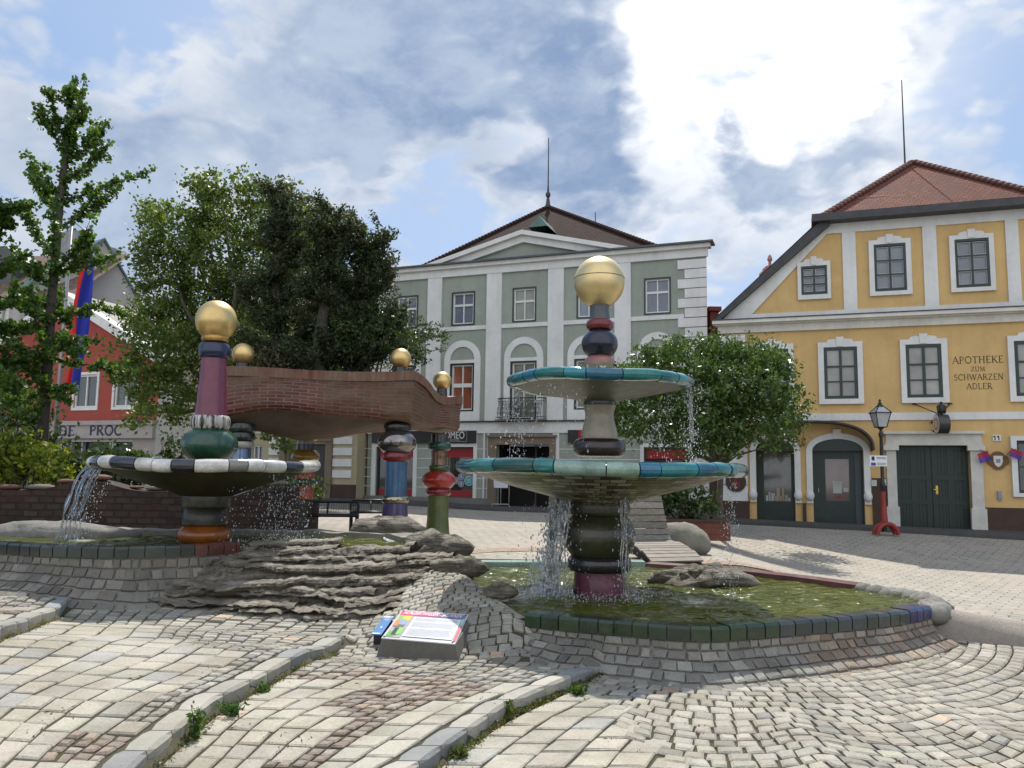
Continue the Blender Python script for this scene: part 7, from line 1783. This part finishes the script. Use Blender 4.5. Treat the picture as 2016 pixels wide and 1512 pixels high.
# shrubs growing on the trough
def shrub(label, blobs, Y, cols, size, nsub, nleaf, subr, stems=10, mat=None, name='shrub', base=None, cat='shrub'):
    bb = [pxblob(x, y, r, Y+random.uniform(-.3, .3), 1.0) for x, y, r in blobs]; c = np.mean([b[0] for b in bb], axis=0); zb = base if base is not None else T(c[0], c[1])
    o = thing(name, label, cat, (c[0], c[1], zb)); leaves('foliage', mat or m_gloss, o, clumps(bb, nsub, nleaf, subr, .3), size, cols)
    mb = MB()
    for k in range(stems): b = random.choice(bb); limb(mb, bent((c[0]+random.gauss(0, .1), c[1]+random.gauss(0, .1), zb-.05), Vector(b[0])+Vector((random.gauss(0, 1)*b[1][0]*.5, 0, random.uniform(0, 1)*b[1][2])), 4), .018, .005, 5)
    mb.build('stems', BARK, o, True); return o
so_ = shrub('arching small leaved shrub spilling over the right end of the trough', [(690, 660, 42), (740, 665, 50), (790, 680, 36), (825, 700, 22), (760, 625, 30), (700, 700, 30), (650, 690, 30)], 14.6, DARKG, .030, 330, 16, .06, 22, base=3.05)
P_ = []; mb = MB()
for k in range(70):                     # loose arching sprays
    a = P(random.uniform(660, 800), random.uniform(660, 720), 14.6+random.uniform(-.4, .4)); b = a+Vector((random.uniform(.0, .75), random.gauss(0, .3), random.uniform(.1, .62))); c_ = b+Vector((random.uniform(.1, .4), 0, random.uniform(-.15, .02))); mb.tube([a, b, c_], [.008, .006, .003], 4)
    for u, v in ((a, b), (b, c_)): q = np.array(u)+(np.array(v)-np.array(u))*RNG.uniform(0, 1, (40, 1)); P_.append(q+RNG.normal(size=(40, 3))*.028)
leaves('arching_sprays', m_gloss, so_, np.vstack(P_), .024, DARKG); mb.build('spray_stems', BARK, so_, True)
shrub('straggly pinkish brown shrub beside the left ball on the trough', [(525, 705, 22), (550, 712, 16), (505, 715, 12)], 14.2, [(.14, .10, .06), (.09, .09, .035), (.18, .12, .085), (.06, .07, .03)], .028, 400, 14, .05, 10, base=3.05)
shrub('dark low shrub filling the middle of the trough', [(590, 700, 40), (620, 680, 40), (650, 720, 26)], 15.0, DARKG+CONI, .035, 240, 16, .08, 10, base=3.05)
# young ginkgo in front of the red shop
def ginkgo(label, Y, trunk, br, wid=.105, nleaf=1.0):
    b0 = P(*trunk[0], Y); g = T(b0.x, Y); o = thing('ginkgo_tree', label, 'tree', (b0.x, Y, g)); mb = MB(); tp_ = [Vector((b0.x, Y, g-.1))]+[P(x, y, Y) for x, y in trunk]; limb(mb, tp_, .11, .015, 8); P_ = []
    def spur(path, dens, w):
        for i in range(len(path)-1):
            a, b = np.array(path[i]), np.array(path[i+1]); n = int(np.linalg.norm(b-a)*dens*nleaf)+3; k_ = max(1, n//9)
            ctr = a+(b-a)*RNG.uniform(0, 1, (k_, 1))+RNG.normal(size=(k_, 3))*w*.75
            for c_ in ctr: P_.append(c_+RNG.normal(size=(9, 3))*.036)
    spur(tp_[2:], 260, wid*.7)
    for i, (x0, y0, x1, y1) in enumerate(br):
        dy = random.uniform(-.9, .9); A, B = P(x0, y0, Y), P(x1, y1, Y+dy); m_ = A.lerp(B, .5)+Vector((random.gauss(0, .05), 0, -.06*(B-A).length)); limb(mb, [A, m_, B], .03, .008, 5); spur([A, m_, B], 420, wid*(.55 if y1 < 330 else 1))
        for k in range(3):
            q = A.lerp(B, random.uniform(.3, .9)); e = q+(B-A)*random.uniform(.15, .35)+Vector((random.gauss(0, .18), random.gauss(0, .3), random.uniform(-.1, .25))); limb(mb, [q, e], .01, .004, 4); spur([q, e], 380, wid*.8)
        if i % 2 == 0 and y1 > 380 or i % 5 == 0:                  # the same reach towards and away from the viewer
            r = (B-A).length; e = A+Vector((random.gauss(0, .25)*r, random.choice([-1, 1])*r*.75, r*.55)); limb(mb, [A, A.lerp(e, .5), e], .025, .006, 5); spur([A, A.lerp(e, .5), e], 360, wid)
    leaves('crown', m_leaf, o, np.vstack(P_), .036, GINK, .85); mb.build('trunk', BARK, o, True)
ginkgo('slender young ginkgo with upswept branches before the red shop', 13.9, [(88, 800), (98, 640), (112, 480), (120, 380), (131, 290), (141, 200), (150, 152)],
    [(120, 400, 168, 150), (140, 215, 134, 165), (128, 300, 75, 205), (130, 280, 98, 180), (128, 320, 212, 240), (124, 360, 214, 282), (130, 270, 180, 210), (115, 420, 60, 330), (112, 450, 238, 370), (108, 500, 55, 420), (105, 530, 230, 500), (103, 560, 30, 500), (100, 600, 20, 570),
     (100, 620, 200, 600), (98, 650, 10, 640), (97, 670, 170, 690), (96, 690, 30, 700), (95, 730, 40, 760), (118, 410, 85, 370), (104, 540, 170, 470), (96, 700, 200, 720), (94, 750, 140, 790), (94, 760, 20, 800), (98, 640, 60, 600), (100, 610, 140, 640), (95, 710, 0, 730), (93, 780, 60, 830)], .046, .58)
ginkgo('second ginkgo cut by the left edge of the view', 13.0, [(-70, 800), (-60, 600), (-45, 430), (-35, 330)], [(-50, 500, 22, 430), (-55, 560, 30, 520), (-58, 600, 35, 590), (-60, 640, 40, 660), (-62, 690, 30, 720), (-50, 520, -100, 420), (-62, 700, 45, 770), (-48, 450, 10, 400)], .06, .8)
# undergrowth on the bed behind the low wall
shrub('bright yellow green bush catching the sun behind the low wall', [(20, 890, 48), (60, 905, 42), (-30, 900, 50), (10, 930, 40), (95, 915, 36), (118, 935, 24)], 13.2, YELG, .042, 300, 22, .085, 14, m_leaf, base=1.05)
shrub('dark leafy shrub between the ginkgo and the striped bowl', [(160, 930, 42), (220, 925, 46), (280, 935, 36), (330, 940, 32), (200, 905, 34), (260, 908, 28), (140, 912, 34)], 14.4, DARKG, .05, 180, 18, .11, 14, base=1.05)
shrub('dark shrub screening the red shop window', [(50, 835, 55), (10, 800, 50), (85, 880, 36)], 16.2, DARKG, .055, 110, 20, .14, 14, base=1.0)
shrub('feathery dark fern-like shrub left of the pumpkin bulb', [(340, 900, 26), (370, 880, 18), (330, 870, 16)], 14.8, DARKG, .04, 260, 14, .08, 10, base=1.05)
shrub('green shrub at the foot of the orange pillar', [(520, 960, 30), (560, 950, 34), (470, 965, 24), (620, 960, 18)], 16.8, LIME[:2]+DARKG, .045, 220, 18, .09, 12)
# clipped round-headed tree at the right
Yt = 19.2; to = thing('round_crowned_tree', 'bushy tree with glossy leaves between the fountain and the pharmacy', 'tree', (X(1418, Yt), Yt, T(5, Yt)))
bb = [(1225, 760, 52), (1235, 830, 44), (1290, 740, 52), (1300, 820, 62), (1350, 715, 52), (1375, 780, 74), (1400, 700, 36), (1440, 745, 70), (1480, 705, 44), (1505, 760, 66), (1545, 800, 44), (1490, 830, 58), (1545, 850, 34), (1420, 840, 60), (1360, 850, 46), (1265, 700, 20), (1325, 690, 28), (1430, 690, 26), (1520, 720, 36), (1210, 800, 36)]
pts = clumps([pxblob(x, y, r, Yt+random.uniform(-.9, .9), 1.1) for x, y, r in bb], 140, 22, .125); leaves('crown', m_gloss, to, pts, .056, [(.06, .115, .03), (.085, .15, .04), (.115, .185, .05), (.045, .085, .024)], .5)
mb = MB(); g = T(X(1418, Yt), Yt); f0 = Vector((X(1420, Yt), Yt, g+1.7)); limb(mb, [(X(1418, Yt), Yt, g-.1), (X(1416, Yt), Yt, g+.9), f0], .085, .07, 9)
for x, y, r in bb: limb(mb, bent(f0, P(x, y, Yt+random.uniform(-.7, .7)), 4), .03, .006, 5)
P_ = []
for k in range(60):                     # fresh shoots sticking out of the top
    x = random.uniform(1240, 1550); y0 = interp([(1190, 760), (1260, 705), (1330, 680), (1400, 668), (1450, 680), (1520, 700), (1590, 800)], x)+14; a = P(x, y0, Yt+random.uniform(-.6, .6)); b = a+Vector((random.gauss(0, .10), 0, random.uniform(.15, .42))); mb.tube([a, b], [.006, .003], 4); q = np.array(a)+(np.array(b)-np.array(a))*RNG.uniform(0, 1, (14, 1)); P_.append(q+RNG.normal(size=(14, 3))*.03)
leaves('shoots', m_gloss, to, np.vstack(P_), .05, GINK, .4); mb.build('trunk', BARK, to, True)
shr = shrub('dark green plants filling the reddish planter box', [(1310, 985, 30), (1350, 980, 34), (1390, 990, 26), (1300, 1010, 18), (1370, 1010, 24)], 17.0, DARKG, .05, 200, 16, .09, 10, base=T(3.6, 17)+.40, name='planter_shrub', cat='plant')
# weeds in the kerb joints
def weed(label, px, py, z, h, n, wide, cols):
    p0 = G(px, py, z); p0.z = T(p0.x+.02, p0.y); o = thing('weed', label, 'weed', tuple(p0)); mb = MB(); P_ = []
    for k in range(n):
        a = random.uniform(0, 2*pi); e = p0+Vector((cos(a)*wide*random.random(), sin(a)*wide*random.random(), h*random.uniform(.5, 1.05))); m_ = p0.lerp(e, .5)+Vector((0, 0, h*.1)); mb.tube([p0, m_, e], [.004, .003, .0015], 4, cols[0]); q = np.array(p0)+(np.array(e)-np.array(p0))*RNG.uniform(.15, 1, (14, 1)); P_.append(q+RNG.normal(size=(14, 3))*.016)
    leaves('leaves', m_leaf, o, np.vstack(P_), .019, cols, .42); mb.build('stems', M('weed_stem', (.06, .09, .02), .7), o)
W1 = [(.07, .14, .02), (.05, .11, .018), (.10, .17, .03)]; W2 = [(.035, .085, .014), (.05, .11, .02)]
weed('tall slender weed at the foot of the middle kerb', 383, 1472, .08, .19, 10, .05, W1)
weed('low leafy dark weed against the middle kerb', 455, 1418, .1, .08, 16, .10, W2)
weed('small pale weed higher up the middle kerb', 518, 1372, .1, .07, 8, .06, W1)
weed('leafy green weed by the upper end of the right kerb', 1138, 1368, .02, .08, 14, .08, W1)
weed('thin grassy weed halfway along the right kerb', 998, 1410, .02, .11, 8, .05, [(.10, .12, .03), (.07, .12, .02)])
weed('small weed at the lower end of the right kerb', 905, 1490, .02, .08, 9, .06, [(.10, .12, .03), (.07, .12, .02)])
P_ = []                                 # dry grass and moss along the kerb feet
for kf, y0, y1, n in ((k3, 4.0, 6.8, 2600), (k2, 3.9, 7.1, 1500), (k1, 5.0, 8.0, 700)):
    c0 = [random.uniform(y0, y1) for _ in range(60)]
    for k in range(n):
        y = random.gauss(random.choice(c0), .05); x = kf(y)+.012+abs(random.gauss(0, .030)); P_.append((x, y, T(x, y)+abs(random.gauss(0, .022))))
for k in range(2600):                   # moss tufts in the joints
    c = random.random(); y = random.uniform(4.2, 6.8); x = random.uniform(-2.8, 2.5)
    if mnoise.noise((x*2.2, y*2.2, 5)) > .25: P_.append((x, y, T(x, y)+.012+abs(random.gauss(0, .006))))
kind(leaves('kerb_grass', m_leaf, None, np.array(P_), .014, [(.12, .12, .03), (.08, .11, .02), (.16, .13, .05), (.06, .09, .015)], .25), 'stuff')

# ================================================================== LIGHT AND SKY
SUN_EL, SUN_AZ = radians(55), radians(4)          # azimuth measured from +Y towards +X
sd = Vector((sin(SUN_AZ)*cos(SUN_EL), cos(SUN_AZ)*cos(SUN_EL), sin(SUN_EL)))
l = bpy.data.lights.new('sun', 'SUN'); l.energy = 5.0; l.angle = radians(.6); l.color = (1, .95, .86)
so = bpy.data.objects.new('sun', l); C.objects.link(so); so.rotation_euler = sd.to_track_quat('Z', 'Y').to_euler(); so.location = sd*60
w = bpy.data.worlds.new('World'); scene.world = w; w.use_nodes = True; t = w.node_tree
bg = t.nodes['Background']; sky = N(t, 'ShaderNodeTexSky', sky_type='NISHITA'); sky.sun_disc = False; sky.sun_elevation = SUN_EL; sky.sun_rotation = SUN_AZ; sky.air_density = 1.0; sky.dust_density = 1.2; sky.ozone_density = 1.5
STR = .12
tc = t.nodes.new('ShaderNodeTexCoord'); D = tc.outputs['Generated']
def vmath(op, a, b=None, c=None):
    n = t.nodes.new('ShaderNodeVectorMath'); n.operation = op
    for s_, v in zip(n.inputs, (a, b, c)):
        if v is None: continue
        if hasattr(v, 'is_linked'): t.links.new(v, s_)
        else: s_.default_value = v
    return n
def math_(op, a, b=0., c=0., clamp=False):
    n = t.nodes.new('ShaderNodeMath'); n.operation = op; n.use_clamp = clamp
    for s_, v in zip(n.inputs, (a, b, c)):
        if hasattr(v, 'is_linked'): t.links.new(v, s_)
        else: s_.default_value = v
    return n.outputs[0]
def mapr(v, a, b, c=0., d=1.):
    n = t.nodes.new('ShaderNodeMapRange'); n.interpolation_type = 'SMOOTHSTEP'; t.links.new(v, n.inputs[0])
    for i, q in zip((1, 2, 3, 4), (a, b, c, d)): n.inputs[i].default_value = q
    return n.outputs[0]
# cloud noise on a stretched direction: cumulus near the horizon are flatter
st_ = vmath('MULTIPLY', D, (1, 1, 1.7)).outputs[0]
wn = N(t, 'ShaderNodeTexNoise', Scale=3.2, Detail=5, Roughness=.55); t.links.new(st_, wn.inputs[0])
wd = vmath('MULTIPLY_ADD', wn.outputs['Color'], (.16, .16, .16), st_).outputs[0]
n1 = N(t, 'ShaderNodeTexNoise', Scale=3.6, Detail=9, Roughness=.56); t.links.new(wd, n1.inputs[0])
n2 = N(t, 'ShaderNodeTexNoise', Scale=9.5, Detail=9, Roughness=.62); t.links.new(wd, n2.inputs[0])
dist = vmath('MULTIPLY_ADD', wn.outputs['Color'], (.22, .22, .22), vmath('ADD', D, (-.11, -.11, -.11)).outputs[0]).outputs[0]; dist = vmath('MULTIPLY_ADD', n2.outputs['Color'], (.12, .12, .12), vmath('ADD', dist, (-.06, -.06, -.06)).outputs[0]).outputs[0]; dist = vmath('NORMALIZE', dist).outputs[0]
vo = N(t, 'ShaderNodeTexVoronoi', feature='F1', Scale=11.); vo.inputs['Detail'].default_value = 2.0; vo.inputs['Roughness'].default_value = .55; t.links.new(wd, vo.inputs['Vector'])
def skyblob(px, py, r_out, r_in=0., vec=None):
    d = ray(px, py).normalized(); dp = vmath('DOT_PRODUCT', vec if vec is not None else dist, tuple(d)).outputs['Value']
    return mapr(dp, cos(r_out/FPX), cos(r_in/FPX))
def total(items, base):
    v = base
    for blob_, wgt in items: v = math_('MULTIPLY_ADD', blob_, wgt, v)
    return v
# where cloud stands (positive) and where blue shows (negative)
dens = total([(skyblob(820, 180, 520, 80), .34), (skyblob(1000, 130, 330, 40), .14), (skyblob(620, 120, 300, 40), .12), (skyblob(430, 270, 240, 20), .14), (skyblob(1400, 150, 430, 60), .40), (skyblob(130, 320, 330, 60), .30), (skyblob(300, 420, 260, 30), .2), (skyblob(1750, 300, 300, 40), .24), (skyblob(1150, 420, 200, 20), .10), (skyblob(1950, 130, 120, 10), .1), (skyblob(720, 430, 120, 10), .10), (skyblob(1480, 290, 130, 20), .12), (skyblob(250, 440, 200, 20), .08),
    (skyblob(330, 50, 230, 20), -.17), (skyblob(900, 400, 130, 20), -.16), (skyblob(1960, 40, 260, 20), -.06), (skyblob(1850, 200, 300, 20), .10), (skyblob(1560, 420, 140, 10), -.12), (skyblob(60, 60, 200, 10), .10), (skyblob(620, 370, 90, 10), -.10)], n1.outputs[0])
bil = math_('SUBTRACT', .42, vo.outputs['Distance'])
dens = math_('MULTIPLY_ADD', math_('SUBTRACT', n2.outputs[0], .5), .30, math_('MULTIPLY_ADD', bil, .30, dens))
cover = mapr(dens, .43, .66)
thick = mapr(dens, .62, .86)
# grey undersides
grey = total([(skyblob(830, 190, 460, 60), .42), (skyblob(1060, 260, 300, 30), .26), (skyblob(640, 150, 220, 20), .20), (skyblob(1480, 290, 140, 20), .5), (skyblob(1000, 420, 300, 40), .22), (skyblob(1420, 400, 180, 10), .40), (skyblob(200, 150, 380, 10), .16), (skyblob(1700, 560, 300, 10), .12), (skyblob(1430, 90, 330, 60), -.8), (skyblob(470, 240, 220, 30), -.34), (skyblob(700, 20, 180, 20), -.24)], math_('MULTIPLY_ADD', n2.outputs[0], 1.3, math_('MULTIPLY_ADD', n1.outputs[0], .8, math_('MULTIPLY_ADD', vo.outputs['Distance'], .7, -1.17))))
greyf = math_('MULTIPLY', mapr(grey, .0, .85), math_('MULTIPLY_ADD', thick, .6, .4), clamp=True)
glow = math_('ADD', skyblob(1410, 50, 520, 80, D), math_('MULTIPLY', skyblob(1200, -400, 1300, 200, D), .4))
K = 1/STR
white = mix(t, tuple(c*K for c in (.74, .78, .84)), tuple(c*K for c in (1.25, 1.25, 1.25)), math_('MULTIPLY', glow, .8, clamp=True))
n2m = mapr(n2.outputs[0], .35, .65)
white = mix(t, white, tuple(c*K for c in (.52, .60, .72)), math_('MULTIPLY', math_('SUBTRACT', 1., n2m), math_('SUBTRACT', .75, math_('MULTIPLY', glow, .6, clamp=True))))
gcol = mix(t, tuple(c*K for c in (.24, .345, .54)), tuple(c*K for c in (.48, .57, .715)), mapr(math_('MULTIPLY_ADD', n2.outputs[0], .55, math_('MULTIPLY', n1.outputs[0], .45)), .38, .62))
cl = mix(t, white, gcol, greyf)
blue = mix(t, sky.outputs[0], tuple(c*K for c in (.30, .48, .80)), .6)
blue = mix(t, blue, tuple(c*K for c in (.85, .9, .97)), math_('MULTIPLY', glow, .55, clamp=True))
back = mapr(vmath('DOT_PRODUCT', D, (0, -1, .25)).outputs['Value'], -.1, .7)      # unseen bright cloud bank behind the camera, added as fill for the shaded facades
cl = mix(t, cl, tuple(c*K for c in (1.30, 1.32, 1.37)), back)
cover = math_('MAXIMUM', cover, math_('MULTIPLY', back, .7))
t.links.new(mix(t, blue, cl, cover), bg.inputs[0]); bg.inputs[1].default_value = STR

vs = scene.view_settings; vs.view_transform = 'Standard'; vs.look = 'None'; vs.exposure = .08; vs.gamma = 1; vs.use_curve_mapping = False
scene.render.engine = 'CYCLES'; cy = scene.cycles
cy.max_bounces = 8; cy.diffuse_bounces = 3; cy.glossy_bounces = 3; cy.transmission_bounces = 5; cy.transparent_max_bounces = 8; cy.use_denoising = True; cy.sample_clamp_indirect = 8; cy.caustics_reflective = False; cy.caustics_refractive = False
